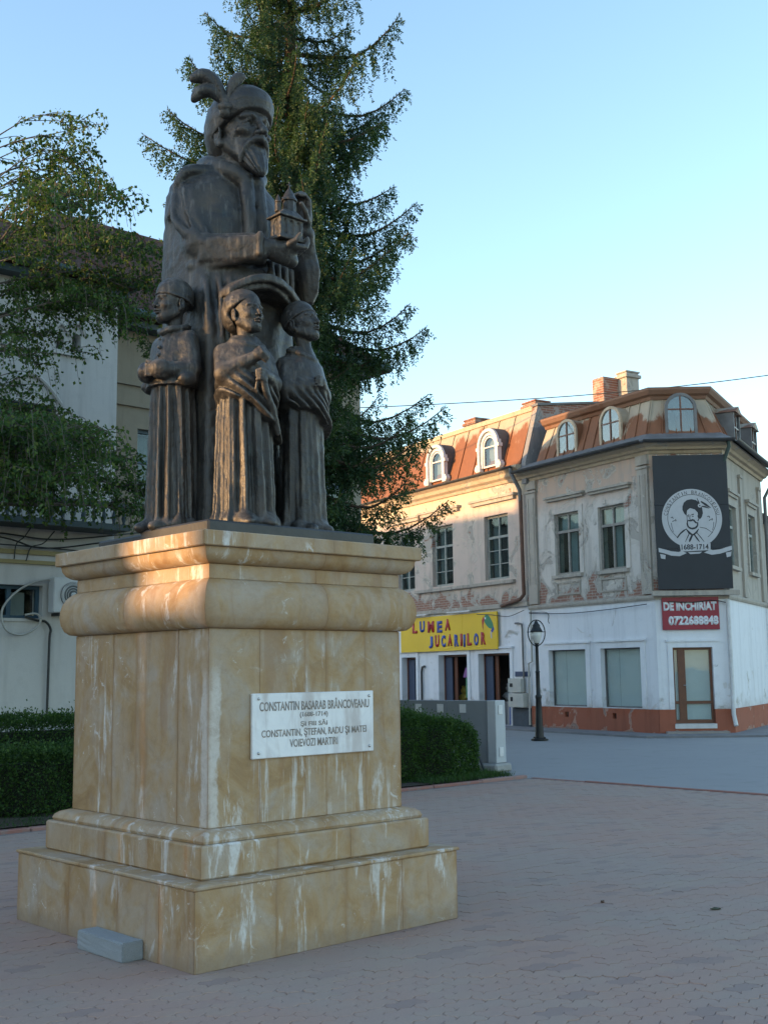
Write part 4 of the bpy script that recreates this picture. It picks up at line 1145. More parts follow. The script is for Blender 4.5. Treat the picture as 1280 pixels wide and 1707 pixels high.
# shop fronts
M_SHOPIN = simple('shop_interior', (0.055, 0.05, 0.05), 0.9, bump=0)
for i, (a, b, c, d) in enumerate(opH_gf):
    m = MB(fH)
    for (x0, x1, z0, z1) in ((a - 0.14, a, c, d + 0.14), (b, b + 0.14, c, d + 0.14), (a, b, d, d + 0.14)): m.box(x0, x1, 0.0, 0.035, z0, z1)
    m.box(a - 0.18, b + 0.18, 0.0, 0.08, d + 0.14, d + 0.19); m.build('door_surround', M_GFW, hs)
    m = MB(fH); m.box(a, a + 0.06, -0.25, -0.18, c, d); m.box(b - 0.06, b, -0.25, -0.18, c, d); m.box(a + 0.06, b - 0.06, -0.25, -0.18, d - 0.06, d)
    w = m.build('shop_door_frame', M_BROWNW, hs)
    m = MB(fH); m.box(b - 0.42, b - 0.06, -0.235, -0.20, c + 0.02, d - 0.08); m.build('door_leaf', simple('blue_grey_door_leaf', (0.05, 0.07, 0.12), 0.5), w)
    m = MB(fH); m.box(b - 0.62, b - 0.45, -0.30, -0.26, c + 0.02, d - 0.08); m.build('door_leaf', M_BROWNW, w)
m = MB(fH); m.box(LEN + .3, H1 - .2, -2.0, -1.95, 0.0, 3.3); m.build('shop_back_wall', M_SHOPIN, hs)
rs = random.Random(12)
tcols = [simple('toy_violet', (0.25, 0.09, 0.30), 0.5, bump=0), simple('toy_pink', (0.42, 0.10, 0.22), 0.5, bump=0), simple('toy_green', (0.06, 0.24, 0.12), 0.5, bump=0), simple('toy_yellow', (0.45, 0.32, 0.05), 0.5, bump=0), simple('toy_white', (0.5, 0.5, 0.5), 0.6, bump=0), simple('toy_blue', (0.08, 0.14, 0.36), 0.5, bump=0)]
def toy(kind, s, o, z, col, label):
    c = HP + dL * 0; p = P1 + dL * s + oL * o
    t = empty(kind, (p.x, p.y, z)); t.rotation_euler = (0, 0, R(121))
    tag(t, label, 'toy', 'toys shown in the shop doorways')
    return t
def toy_house(s, o, z, label):
    t = toy('toy_house', s, o, z, 0, label)
    m = MB(); m.cbox(-0.28, 0.28, -0.2, 0.2, 0, 0.62, 0.01); m.build('body', tcols[2], t)
    m = MB(); m.prism([(-0.36, 0.62), (0.36, 0.62), (0.22, 0.92), (-0.22, 0.92)], lambda p, q, tt: (p, tt, q), -0.24, 0.24); m.build('roof', tcols[0], t)
    m = MB(); m.cbox(-0.1, 0.1, 0.2005, 0.215, 0.2, 0.45, 0.005); m.build('window', tcols[4], t)
    m = MB(); 
    for x in (-0.24, 0.24): m.box(x - .03, x + .03, -.15, .15, -0.75 + 0.0, -0.001)
    m.build('stand', tcols[2], t)
def bear(s, o, z, ci, label):
    t = toy('plush_toy', s, o, z, 0, label)
    m = MB(); m.lathe([(0.02, 0), (0.12, 0.03), (0.16, 0.15), (0.12, 0.28), (0.03, 0.32)], 12); m.build('body', tcols[ci], t, True)
    m = MB(); m.lathe([(0.02, 0.28), (0.10, 0.32), (0.12, 0.40), (0.08, 0.48), (0.01, 0.50)], 12); m.build('head', tcols[ci], t, True)
    for sx in (-1, 1):
        m = MB(); m.lathe([(0.01, 0.46), (0.04, 0.48), (0.035, 0.53), (0.005, 0.55)], 8, (sx * 0.085, 0, 0)); m.build('ear', tcols[ci], t, True)
        m = MB(); m.tube([(sx * 0.12, 0.03, 0.24), (sx * 0.2, 0.1, 0.14)], [0.05, 0.04], 8); m.build('arm', tcols[ci], t, True)
toy_house(8.45, -0.55, 0.80, 'violet roofed green toy house in the left shop doorway')
def crate(s, o, z, w, h, ci, label):
    p = P1 + dL * s + oL * o
    t = empty('display_crate', (p.x, p.y, z)); t.rotation_euler = (0, 0, R(121)); tag(t, label, 'crate', 'display crates in the shop doorways')
    m = MB(); m.box(-w, w, -0.2, -0.17, 0, h); m.box(-w, w, 0.17, 0.2, 0, h); m.box(-w, -w + 0.03, -0.17, 0.17, 0, h); m.box(w - 0.03, w, -0.17, 0.17, 0, h); m.box(-w + .03, w - .03, -.17, .17, 0.01, 0.03); m.build('box', tcols[ci], t)
    m = MB(); m.box(-w - .01, w + .01, 0.2005, 0.212, h - 0.05, h + 0.01); m.build('rim', tcols[4], t)
crate(9.1, -0.6, 0.0, 0.30, 0.62, 1, 'pink display crate beside the toy house')
crate(6.3, -0.6, 0.0, 0.30, 0.80, 5, 'blue display crate in the right shop doorway')
crate(6.95, -0.7, 0.0, 0.28, 0.70, 4, 'white display crate in the right shop doorway')
bear(9.15, -0.6, 0.62, 3, 'yellow plush toy on the pink crate')
bear(6.95, -0.7, 0.70, 4, 'white plush toy in the right shop doorway')
bear(6.35, -0.65, 0.80, 3, 'yellow plush toy on the blue crate')

# yellow shop sign
SP = P1 + oL * 0.06
ss = empty('shop_sign', (SP.x, SP.y, 2.24)); 
ss.rotation_euler = (0, 0, math.atan2(-dL.y, -dL.x))     # +x runs from the left end of the sign to the right in view
tag(ss, 'yellow toy shop sign with red and blue letters above the shop doors', 'sign')
XS0, XS1 = -11.75, -6.41
M_YEL = simple('yellow_sign_panel', (0.74, 0.47, 0.004), 0.45, var=0.06, scale=1, bump=0)
M_LRED = simple('red_letter', (0.42, 0.012, 0.02), 0.45, bump=0); M_LBLU = simple('blue_letter', (0.02, 0.06, 0.32), 0.45, bump=0)
for k in range(3):
    x0 = XS0 + (XS1 - XS0) * k / 3; x1 = XS0 + (XS1 - XS0) * (k + 1) / 3
    m = MB(); m.cbox(x0 + .001, x1 - .001, -0.05, -0.005, 0.0, 1.10, 0.004); m.build('panel', M_YEL, ss)
def letters(txt, x0, x1, z, h, cols, jig):
    n = len(txt); wsum = sum(0.45 if c == 'I' else (1.25 if c == 'M' else 1.0) for c in txt); x = x0
    for i, c in enumerate(txt):
        w = (x1 - x0) * (0.45 if c == 'I' else (1.25 if c == 'M' else 1.0)) / wsum
        fit_text('letter', c, w * (0.66 if c != 'I' else 0.62), h, (M_LRED, M_LBLU)[cols[i]], ss, (x + w / 2, -0.0515, z + jig[i % len(jig)]), (R(90), 0, 0), 0.012, 0.05)
        x += w
letters('LUMEA', -11.10, -8.75, 0.78, 0.36, [0, 1, 0, 1, 0], [0, 0.02, 0, -0.02, 0.03])
letters('JUCARIILOR', -10.12, -6.92, 0.31, 0.37, [1, 0, 1, 0, 1, 0, 1, 0, 1, 0], [-.02, 0.01, 0, 0.02, 0, 0.01])
# parrot picture at the right end
def sgnpoly(pts, mat, off, name):
    m = MB(); n = len(pts); m.add([(x, off, z) for x, z in pts], [tuple(range(n))]); m.build(name, mat, ss)
M_PGREEN = simple('parrot_green', (0.02, 0.20, 0.10), 0.5, bump=0)
sgnpoly([(-7.05, 0.92), (-6.98, 1.02), (-6.85, 1.02), (-6.72, 0.92), (-6.62, 0.78), (-6.58, 0.66), (-6.66, 0.60), (-6.80, 0.62), (-6.92, 0.70), (-7.02, 0.80)], M_PGREEN, -0.0525, 'parrot_picture')
sgnpoly([(-7.08, 0.98), (-7.16, 0.86), (-7.14, 0.66), (-7.09, 0.56), (-7.09, 0.72), (-7.02, 0.88)], M_LRED, -0.0532, 'parrot_beak')
sgnpoly([(-6.66, 0.60), (-6.58, 0.66), (-6.54, 0.58), (-6.64, 0.48), (-6.72, 0.54)], M_LBLU, -0.0535, 'parrot_wing')
sgnpoly([(-6.74, 0.52), (-6.68, 0.50), (-6.66, 0.32), (-6.72, 0.32)], M_EMB, -0.0530, 'parrot_leg')
sgnpoly(circle(-6.98, 0.92, 0.035, 12), M_LETW, -0.0540, 'parrot_eye')
# fluorescent lights above the sign
for x in (-10.6, -8.2):
    m = MB(); m.cbox(x - 0.62, x + 0.62, -0.20, -0.12, 1.14, 1.19, 0.008); 
    for q in (-0.4, 0.4): m.box(x + q - 0.015, x + q + 0.015, -0.121, -0.0, 1.15, 1.17)
    m.build('sign_light', M_WTRIM, ss)

# meter boxes, conduits and a street plate between the houses
mb_ = P1 + oL * 0.02
mt = empty('meter_box', (mb_.x, mb_.y, 0.55)); mt.rotation_euler = (0, 0, R(121))
tag(mt, 'two beige utility meter boxes on the white wall behind the lamp post', 'meter box')
M_BEIGE = simple('beige_box', (0.46, 0.45, 0.41), 0.6)
ysg = 1 if Vector((-math.sin(R(121)), math.cos(R(121)), 0)).dot(oL) > 0 else -1
def mbx(x0, x1, o0, o1, z0, z1, nm, mat):
    m = MB(); a_, b_ = sorted((o0 * ysg, o1 * ysg)); m.cbox(x0, x1, a_, b_, z0, z1, 0.01); return m.build(nm, mat, mt)
mbx(5.12, 5.82, 0.0, 0.20, 0.03, 0.42, 'box', M_BEIGE); mbx(5.25, 5.84, 0.0, 0.18, 0.44, 0.84, 'box', M_BEIGE)
mbx(5.60, 5.70, 0.2005, 0.206, 0.20, 0.32, 'window', M_DARKROOM); mbx(5.62, 5.74, 0.1805, 0.186, 0.60, 0.70, 'window', M_DARKROOM)
pl_ = MB(fH); pl_.box(5.05, 5.72, 0.0, 0.02, 1.44, 1.58)
stp = link('street_plate', pl_.mesh('street_plate', simple('blue_enamel', (0.03, 0.05, 0.12), 0.4, bump=0)))
stp.location = HP; tag(stp, 'narrow dark blue street plate above the meter boxes', 'sign')
bm_ = bmesh.new(); bm_.from_mesh(stp.data); bmesh.ops.recalc_face_normals(bm_, faces=bm_.faces); bm_.to_mesh(stp.data); bm_.free()
def conduit(pts, r, mat, label):
    m = MB(fH); m.tube(pts, r, 8); o = m.build('conduit_pipe', mat); o.location = HP
    tag(o, label, 'pipe', 'pipes on the house walls'); sharp(o, 50); return o
conduit([(5.62, 0.05, 2.95), (5.45, 0.06, 2.95), (5.30, 0.06, 2.92), (5.28, 0.06, 2.75), (5.27, 0.06, 0.98)], 0.028, M_ZINC, 'grey conduit dropping to the meter boxes')
conduit([(4.86, 0.07, 3.28), (4.86, 0.07, 1.85), (5.02, 0.07, 1.80), (5.03, 0.07, 0.1)], 0.03, M_BEIGE, 'cream pipe behind the lamp post')
conduit([(10.42, 0.05, 1.78), (10.55, 0.06, 1.76), (10.60, 0.06, 1.6), (10.60, 0.06, 0.1)], 0.035, M_GUT, 'black pipe between the shop doors')
# far house beyond the right facade
FP = P2 + dR * 9.5
fF = fac(P2, dR, oR, FP)
fh = empty('far_house', FP); tag(fh, 'sliver of a brownish house beyond the right edge facade', 'house')
m = MB(fF); m.box(7.6, 15, -6, -0.4, 0, 6.0); m.build('wall', M_UPR, fh)
m = MB(fF); m.prism([(-6.4, 6.0), (0.1, 6.0), (-2.6, 7.8)], lambda p, q, t: (t, p, q), 7.3, 15.2); m.build('roof', M_ROOFTOP, fh)
m = MB(fF)
for s_ in (8.6, 10.6, 12.6): m.box(s_, s_ + 0.9, -0.40, -0.36, 3.6, 5.2)
m.build('window', M_GUT, fh)

# narrow raised pavement along the fronts, and loose wires
def footway(f, s0, s1, w0, w1):
    m = MB(f); m.prism([(0.03, -0.012), (w1, -0.012), (w1, 0.045), (0.03, 0.06)], lambda p, q, t: (t, p, q), s0, s1); return m
pv = empty('pavement', P1); tag(pv, kind='structure')
M_FOOT = simple('footway_asphalt', (0.20, 0.195, 0.20), 0.9, var=0.2, scale=2, bump=0.3)
ew = corner_ring(0.95); ei = corner_ring(0.04)
m = MB()
for k in range(3):
    for (za, zb, ra, rb2) in ((0.05, 0.04, ei, ew),):
        m.add([(ra[k].x, ra[k].y, za), (ra[k + 1].x, ra[k + 1].y, za), (rb2[k + 1].x, rb2[k + 1].y, zb), (rb2[k].x, rb2[k].y, zb), (rb2[k].x, rb2[k].y, -0.02), (rb2[k + 1].x, rb2[k + 1].y, -0.02)], [(0, 1, 2, 3), (3, 2, 5, 4)])
m.xf = lambda *p: p
m.build('footway', M_FOOT, pv)
m = MB(fL); m.add([(LEN, 0.04, 0.05), (H1, 0.04, 0.05), (H1, 0.95, 0.04), (LEN, 0.95, 0.04), (LEN, 0.95, -0.02), (H1, 0.95, -0.02)], [(0, 1, 2, 3), (3, 2, 5, 4)]); m.build('footway', M_FOOT, pv)
M_WIRE = simple('black_wire', (0.03, 0.03, 0.032), 0.6, bump=0)
def fwire(f, base, pts, label):
    m = MB(f); m.tube(spl(pts, 6), 0.011, 5); o = m.build('facade_wire', M_WIRE); o.location = base; tag(o, label, 'cable', 'wires on the house fronts')
fwire(fL, P1, [(4.9, 0.10, 3.22), (4.1, 0.10, 3.18), (4.05, 0.10, 2.95), (4.0, 0.11, 2.88)], 'short wire end hanging below the string course left of the display windows')
fwire(fL, P1, [(4.9, 0.09, 3.20), (3.2, 0.09, 3.12), (1.6, 0.09, 3.14), (0.2, 0.09, 3.20)], 'slack wire strung under the string course of the corner house')
fwire(fH, HP, [(5.1, 0.12, 3.30), (5.8, 0.14, 3.16), (6.6, 0.12, 3.24), (7.4, 0.12, 3.30)], 'slack wire beside the right end of the yellow sign')
fwire(fC, P1, [(1.80, 0.09, 3.18), (1.4, 0.09, 3.26), (0.9, 0.09, 3.22), (0.3, 0.09, 3.24)], 'wire above the red sign on the chamfered corner')

# ------------------------------------------------------------------ the white villa behind the trees (plaza axes)
VB = W(5.42, 11.1)
vl = empty('villa', VB, PYAW)
tag(vl, 'white villa with dark brown hipped roof behind the trees at left', 'house')
M_VW = plaster('villa_white_plaster', (0.50, 0.50, 0.50), (0.57, 0.57, 0.56), None, None, 0.80, None, PYAW, (0.4, 0.4, 0.4), 0.25, 8.0)
M_VB = plaster('villa_beige_render', (0.30, 0.26, 0.20), (0.26, 0.225, 0.175), None, None, 0.80, None, PYAW, (0.4, 0.36, 0.3), 0.3, 2.5)
M_VM = simple('ochre_moulding', (0.30, 0.25, 0.12), 0.8)
M_VROOF = simple('brown_metal_roof', (0.085, 0.046, 0.036), 0.85, 0.0, var=0.25, scale=2, spec=0.15)
M_TEAL = simple('dark_teal_wood', (0.02, 0.045, 0.055), 0.55, var=0.2)
M_BLUEW = simple('blue_window_wood', (0.028, 0.075, 0.12), 0.5, var=0.15)
# local: x along facade (0 = bay corner), y into the building, z up
def vbox(name, mat, *boxes, parent=None):
    m = MB()
    for b in boxes: m.box(*b)
    return m.build(name, mat, parent or vl)
def vwall(name, x0, x1, z0, z1, ops, mat, y0=0.0, y1=0.35):
    m = MB(lambda s, o, z: (s, o, z)); wall(m, x0, x1, z0, z1, ops, y0, y1); return m.build(name, mat, vl)
# loopholes: two pairs
loops = [(-1.155, -1.01, 7.04, 7.30), (-0.87, -0.70, 7.06, 7.36), (-2.25, -2.10, 7.02, 7.28), (-1.95, -1.80, 7.02, 7.30)]
gwin = (-2.60, -1.28, 2.53, 3.06)
bigs = [(-2.10, -1.12, 4.45, 6.05)]
vwall('wall', -6.0, 0.0, 3.62, 8.25, loops + bigs, M_VW)
vwall('wall', -6.0, 0.0, 0.0, 3.40, [gwin], M_VW)
vbox('wall', M_VB, (-0.35, -0.003, 0.36, 1.3, 0, 8.25))
vwall('wall', 0.0, 6.8, 0.0, 8.1, [(1.2, 2.2, 4.6, 6.2), (3.2, 4.2, 4.6, 6.2), (5.4, 6.4, 4.6, 6.2), (1.4, 2.3, 1.6, 3.0), (5.4, 6.4, 1.6, 3.0)], M_VB, 1.3, 1.65)
vbox('wall', M_VW, (6.6, 6.8, 1.66, 7.0, 0, 8.1))
for (a, b, c, d) in [(1.2, 2.2, 4.6, 6.2), (3.2, 4.2, 4.6, 6.2), (5.4, 6.4, 4.6, 6.2), (1.4, 2.3, 1.6, 3.0), (5.4, 6.4, 1.6, 3.0)]:
    window(lambda s, o, z: (s, 1.3 - o, z), vl, a, b, c, d, -0.12, mat=M_BLUEW, behind=[(a + .1, b - .1, c + .1, d - .1, M_CURTG, 0.2)])
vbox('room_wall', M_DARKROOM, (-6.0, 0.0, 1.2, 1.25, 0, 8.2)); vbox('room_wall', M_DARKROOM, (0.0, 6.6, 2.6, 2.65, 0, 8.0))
# belt mouldings
vbox('moulding', M_VM, (-6.0, 0.03, -0.05, 0.0, 3.40, 3.46)); vbox('moulding', M_VW, (-6.0, 0.02, -0.03, 0.34, 3.46, 3.55)); vbox('moulding', M_VM, (-6.0, 0.04, -0.07, 0.0, 3.55, 3.62))
vbox('moulding', M_VB, (0.0, 6.8, 1.24, 1.298, 6.6, 6.68)); vbox('moulding', M_VB, (0.0, 6.8, 1.24, 1.298, 7.0, 7.06))
# loophole surrounds with linked round hood and a little sill
for (p, q) in ((0, 1), (2, 3)):
    m = MB(lambda s, o, z: (s, o, z))
    for (a, b, c, d) in (loops[p], loops[q]):
        cx = (a + b) / 2
        arc = [(cx - 0.17 + 0.34 * i / 10, -0.03, d - 0.02 + 0.20 * math.sin(math.pi * i / 10)) for i in range(11)]
        m.tube(arc, 0.032, 6)
        k = [(a, d - 0.001), (a, d - 0.07)] + []
    m.build('window_hood', M_VW, vl)
    m = MB(); m.box(loops[p][0] - 0.06, loops[q][1] + 0.08, -0.06, 0.0, loops[p][2] - 0.09, loops[p][2] - 0.03); m.build('window_sill', M_VW, vl)
    for (a, b, c, d) in (loops[p], loops[q]):
        cx = (a + b) / 2; w = b - a
        m = MB(lambda s, o, z: (s, o, z))      # spandrels turning the square hole into a round-headed one
        for sg in (-1, 1):
            pts = [(cx + sg * w / 2, d - w / 2)] + [(cx + sg * w / 2 * math.cos(R(t_)), d - w / 2 + w / 2 * math.sin(R(t_))) for t_ in (15, 30, 45, 60, 75, 90)] + [(cx + sg * w / 2, d)]
            if sg < 0: pts = pts[::-1]
            m.prism(pts, lambda p_, q_, t_: (p_, t_, q_), 0.0, 0.30)
        m.build('window_arch', M_VW, vl)
# ground window with blue frame
a, b, c, d = gwin
m = MB(); m.box(a, a + .06, 0.12, 0.18, c, d); m.box(b - .06, b, 0.12, 0.18, c, d); m.box(a + .06, b - .06, 0.12, 0.18, c, c + .05); m.box(a + .06, b - .06, 0.12, 0.18, d - .06, d)
for x in (-1.80, -2.2): m.box(x - 0.035, x + 0.035, 0.115, 0.182, c + .05, d - .06)
w = m.build('window', M_BLUEW, vl)
for x0, x1 in ((a + .06, -2.235), (-2.165, -1.835), (-1.765, b - .06)):
    m = MB(); m.box(x0, x1, 0.148, 0.152, c + .05, d - .06); m.build('pane', M_GLASS, w)
m = MB(); m.box(-1.70, -1.45, 0.30, 0.31, c + .02, d - .1); m.build('curtain', M_CURT, w); m = MB(); m.box(a + .1, -2.0, 0.32, 0.33, c + .02, d - .05); m.build('curtain', simple('ochre_curtain', (0.28, 0.20, 0.10), 0.9), w)
m = MB(); m.box(a - .05, b + .05, -0.03, 0.0, c - .05, c - .005); m.build('window_sill', M_VW, w)
# balcony with turned balusters
m = MB(); m.box(-4.5, -0.05, -0.62, -0.001, 3.98, 4.08); bal = m.build('balcony', M_TEAL, vl)
m = MB(); m.cbox(-4.5, -0.05, -0.60, -0.52, 4.36, 4.44, 0.01); m.build('rail', M_TEAL, bal)
for i in range(24):
    m = MB(); x = -4.4 + i * 0.185; m.lathe([(0.035, 0), (0.02, 0.03), (0.045, 0.10), (0.03, 0.16), (0.02, 0.22), (0.035, 0.275)], 8, (x, -0.56, 4.082)); m.build('baluster', M_TEAL, bal, True)
for x in (-4.4, -3.2, -2.2):
    m = MB(); m.cbox(x - 0.06, x + 0.06, -0.61, -0.50, 4.44, 5.6, 0.01); m.build('post', M_TEAL, bal)
for (a, b, c, d) in bigs:
    window(lambda s, o, z: (s, -o, z), vl, a, b, c, d, -0.12, mat=M_BLUEW, behind=[(a + .1, b - .1, c + .1, d - .1, M_CURTG, 0.2)])
m = MB(lambda s, o, z: (s, o, z)); m.tube([(-2.15 + 1.1 * i / 14, -0.03, 6.1 + 0.42 * math.sin(math.pi * i / 14)) for i in range(15)], 0.03, 6); m.build('window_hood', M_VW, vl)
# roofs: hipped bay roof and long main roof, with deep eaves
def hip(name, x0, x1, y0, y1, z0, rise, rx0, rx1, ry, mat, parent):
    m = MB(); t = 0.12
    v = [(x0, y0, z0), (x1, y0, z0), (x1, y1, z0), (x0, y1, z0), (rx0, ry, z0 + rise), (rx1, ry, z0 + rise), (x0, y0, z0 - t), (x1, y0, z0 - t), (x1, y1, z0 - t), (x0, y1, z0 - t)]
    f = [(0, 1, 5, 4), (1, 2, 5), (2, 3, 4, 5), (3, 0, 4), (0, 6, 7, 1), (1, 7, 8, 2), (2, 8, 9, 3), (3, 9, 6, 0), (6, 9, 8, 7)]
    m.add(v, f); m.xf = lambda *p: p; return m.build(name, mat, parent)
r1 = hip('roof', -6.6, 0.10, -0.36, 6.5, 8.36, 2.1, -3.4, -2.0, 2.9, M_VROOF, vl)
r2 = hip('roof', -2.0, 7.25, 0.82, 8.4, 8.30, 3.15, 1.0, 4.4, 4.6, M_VROOF, vl)
for (p0, p1) in (((0.10, -0.36, 8.36), (-2.0, 2.9, 10.46)), ((-6.6, -0.36, 8.36), (-3.4, 2.9, 10.46)), ((7.25, 0.82, 8.30), (4.4, 4.6, 11.45))):
    m = MB(); m.tube([p0, p1], 0.045, 6); m.build('hip_ridge', M_VROOF, r1)
for k in range(1, 8):
    x = -6.4 + k * 0.75; 
    m = MB(); top = min(1.0, (0.10 - x) / 2.1 if x > -2.0 else 1.0, (x + 6.6) / 3.2 if x < -3.4 else 1.0)
    m.tube([(x, -0.36, 8.375), (x, -0.36 + 3.26 * top, 8.375 + 2.1 * top)], 0.016, 4); m.build('roof_seam', M_VROOF, r1)
for k in range(1, 11):
    x = 0.6 + k * 0.62; top = min(1.0, (7.25 - x) / 2.85 if x > 4.4 else 1.0)
    m = MB(); m.tube([(x, 0.82, 8.315), (x, 0.82 + 3.78 * top, 8.315 + 3.15 * top)], 0.016, 4); m.build('roof_seam', M_VROOF, r2)
M_TEALG = simple('teal_gutter', (0.05, 0.085, 0.085), 0.5, 0.2)
m = MB(); m.tube([(-6.6, -0.41, 8.30), (0.15, -0.41, 8.30)], 0.07, 8); m.build('gutter', M_TEALG, vl)
m = MB(); m.tube([(0.15, -0.41, 8.30), (0.15, 0.78, 8.28)], 0.07, 8); m.build('gutter', M_TEALG, vl)
m = MB(); m.tube([(0.15, 0.76, 8.26), (7.25, 0.76, 8.26)], 0.07, 8); m.build('gutter', M_TEALG, vl)
m = MB(); m.box(-6.3, 0.05, -0.28, 0.0, 8.10, 8.22); m.box(0.0, 6.9, 0.95, 1.3, 8.05, 8.16); m.build('soffit', M_TEAL, vl)
for (x, y) in ((0.30, 1.15), (0.62, 1.2)):
    m = MB(); m.tube([(x, y - 0.35, 8.2), (x, y - 0.3, 8.0), (x, y, 7.75), (x, y, 0.2)], 0.045, 8); m.build('downpipe', M_GUT, vl)
    m = MB(); m.tube([(x, y, 7.75), (x, y, 7.50)], 0.058, 8); m.build('pipe_collar', M_ZINC, vl)

# air conditioner on the villa wall
ACP = W(4.20, 11.17)
ac = empty('air_conditioner', (ACP.x, ACP.y, 2.62), PYAW)
tag(ac, 'white wall mounted air conditioner unit with round fan grille on the villa', 'air conditioner')
M_ACW = simple('ac_white', (0.55, 0.57, 0.58), 0.5, var=0.06)
m = MB(); m.cbox(0.0, 0.80, -0.34, -0.14, 0.0, 0.57, 0.015); m.build('casing', M_ACW, ac)
m = MB(); m.lathe([(0.215, 0), (0.215, 0.008), (0.17, 0.018), (0.05, 0.02), (0.05, 0.026)], 28); o = m.build('fan_grille', simple('ac_grille', (0.10, 0.11, 0.115), 0.5), ac); o.location = (0.33, -0.341, 0.285); o.rotation_euler = (R(90), 0, 0)
for k in range(5):
    m = MB(); m.lathe([(0.04 + 0.04 * k, 0.0), (0.045 + 0.04 * k, 0.006), (0.05 + 0.04 * k, 0.0)], 28); o = m.build('grille_ring', M_ACW, ac); o.location = (0.33, -0.362 + 0.003, 0.285); o.rotation_euler = (R(90), 0, 0)
m = MB(); m.lathe([(0.045, 0), (0.045, 0.02), (0.03, 0.028)], 16); o = m.build('fan_hub', M_ACW, ac); o.location = (0.33, -0.366, 0.285); o.rotation_euler = (R(90), 0, 0)
m = MB(); 
for x in (0.12, 0.66): m.box(x - 0.02, x + 0.02, -0.34, 0.0, -0.05, -0.004); m.box(x - 0.02, x + 0.02, -0.03, 0.0, -0.25, -0.051)
m.build('bracket', M_GUT, ac)
# loose cables and hoses on the villa wall
def vcable(pts, r, mat, label, cat='cable'):
    m = MB(); m.tube(spl(pts, 8), r, 6); o = m.build('wall_cable', mat); o.location = VB; o.rotation_euler = (0, 0, PYAW)
    tag(o, label, cat, 'cables on the villa wall'); sharp(o, 60)
M_CABD = simple('dark_cable', (0.035, 0.038, 0.04), 0.6, bump=0); M_CABL = simple('grey_hose', (0.42, 0.42, 0.40), 0.6, bump=0)
vcable([(-1.10, -0.12, 3.16), (-1.42, -0.10, 3.12), (-1.75, -0.10, 2.96), (-2.0, -0.10, 2.66), (-1.95, -0.10, 2.36), (-1.70, -0.10, 2.26), (-1.45, -0.10, 2.36), (-1.36, -0.12, 2.50), (-1.44, -0.12, 2.60), (-1.62, -0.1, 2.58)], 0.018, M_CABL, 'pale hose looping below the air conditioner')
vcable([(-1.60, -0.06, 2.55), (-1.40, -0.06, 2.50), (-1.25, -0.06, 2.48), (-1.15, -0.05, 2.36), (-1.16, -0.04, 2.15), (-1.17, -0.04, 1.0)], 0.02, M_CABD, 'dark pipe running down the wall below the window')
vcable([(-4.5, -0.10, 3.86), (-2.2, -0.10, 3.86), (-1.1, -0.10, 3.82), (0.5, -0.2, 4.05), (2.2, 0.9, 4.4)], 0.014, M_CABD, 'upper sagging cable under the balcony')
vcable([(-4.5, -0.12, 3.84), (-2.2, -0.12, 3.80), (-1.4, -0.12, 3.66), (-0.4, -0.12, 3.80), (0.9, -0.1, 4.1)], 0.014, M_CABD, 'lower sagging cable under the balcony')
vcable([(-4.5, -0.10, 3.68), (-2.0, -0.10, 3.68), (-0.9, -0.10, 3.66), (0.02, -0.10, 3.64)], 0.012, M_CABD, 'straight cable above the ochre moulding')
vcable([(-1.55, -0.10, 4.0), (-1.68, -0.12, 3.82), (-1.80, -0.10, 3.70), (-1.82, -0.08, 3.46)], 0.010, M_CABD, 'cable hanging from the balcony to the moulding')
vcable([(-1.15, -0.10, 3.95), (-1.35, -0.12, 3.74), (-1.55, -0.1, 3.66), (-1.62, -0.08, 3.44)], 0.010, M_CABD, 'cable hanging nearer the air conditioner')

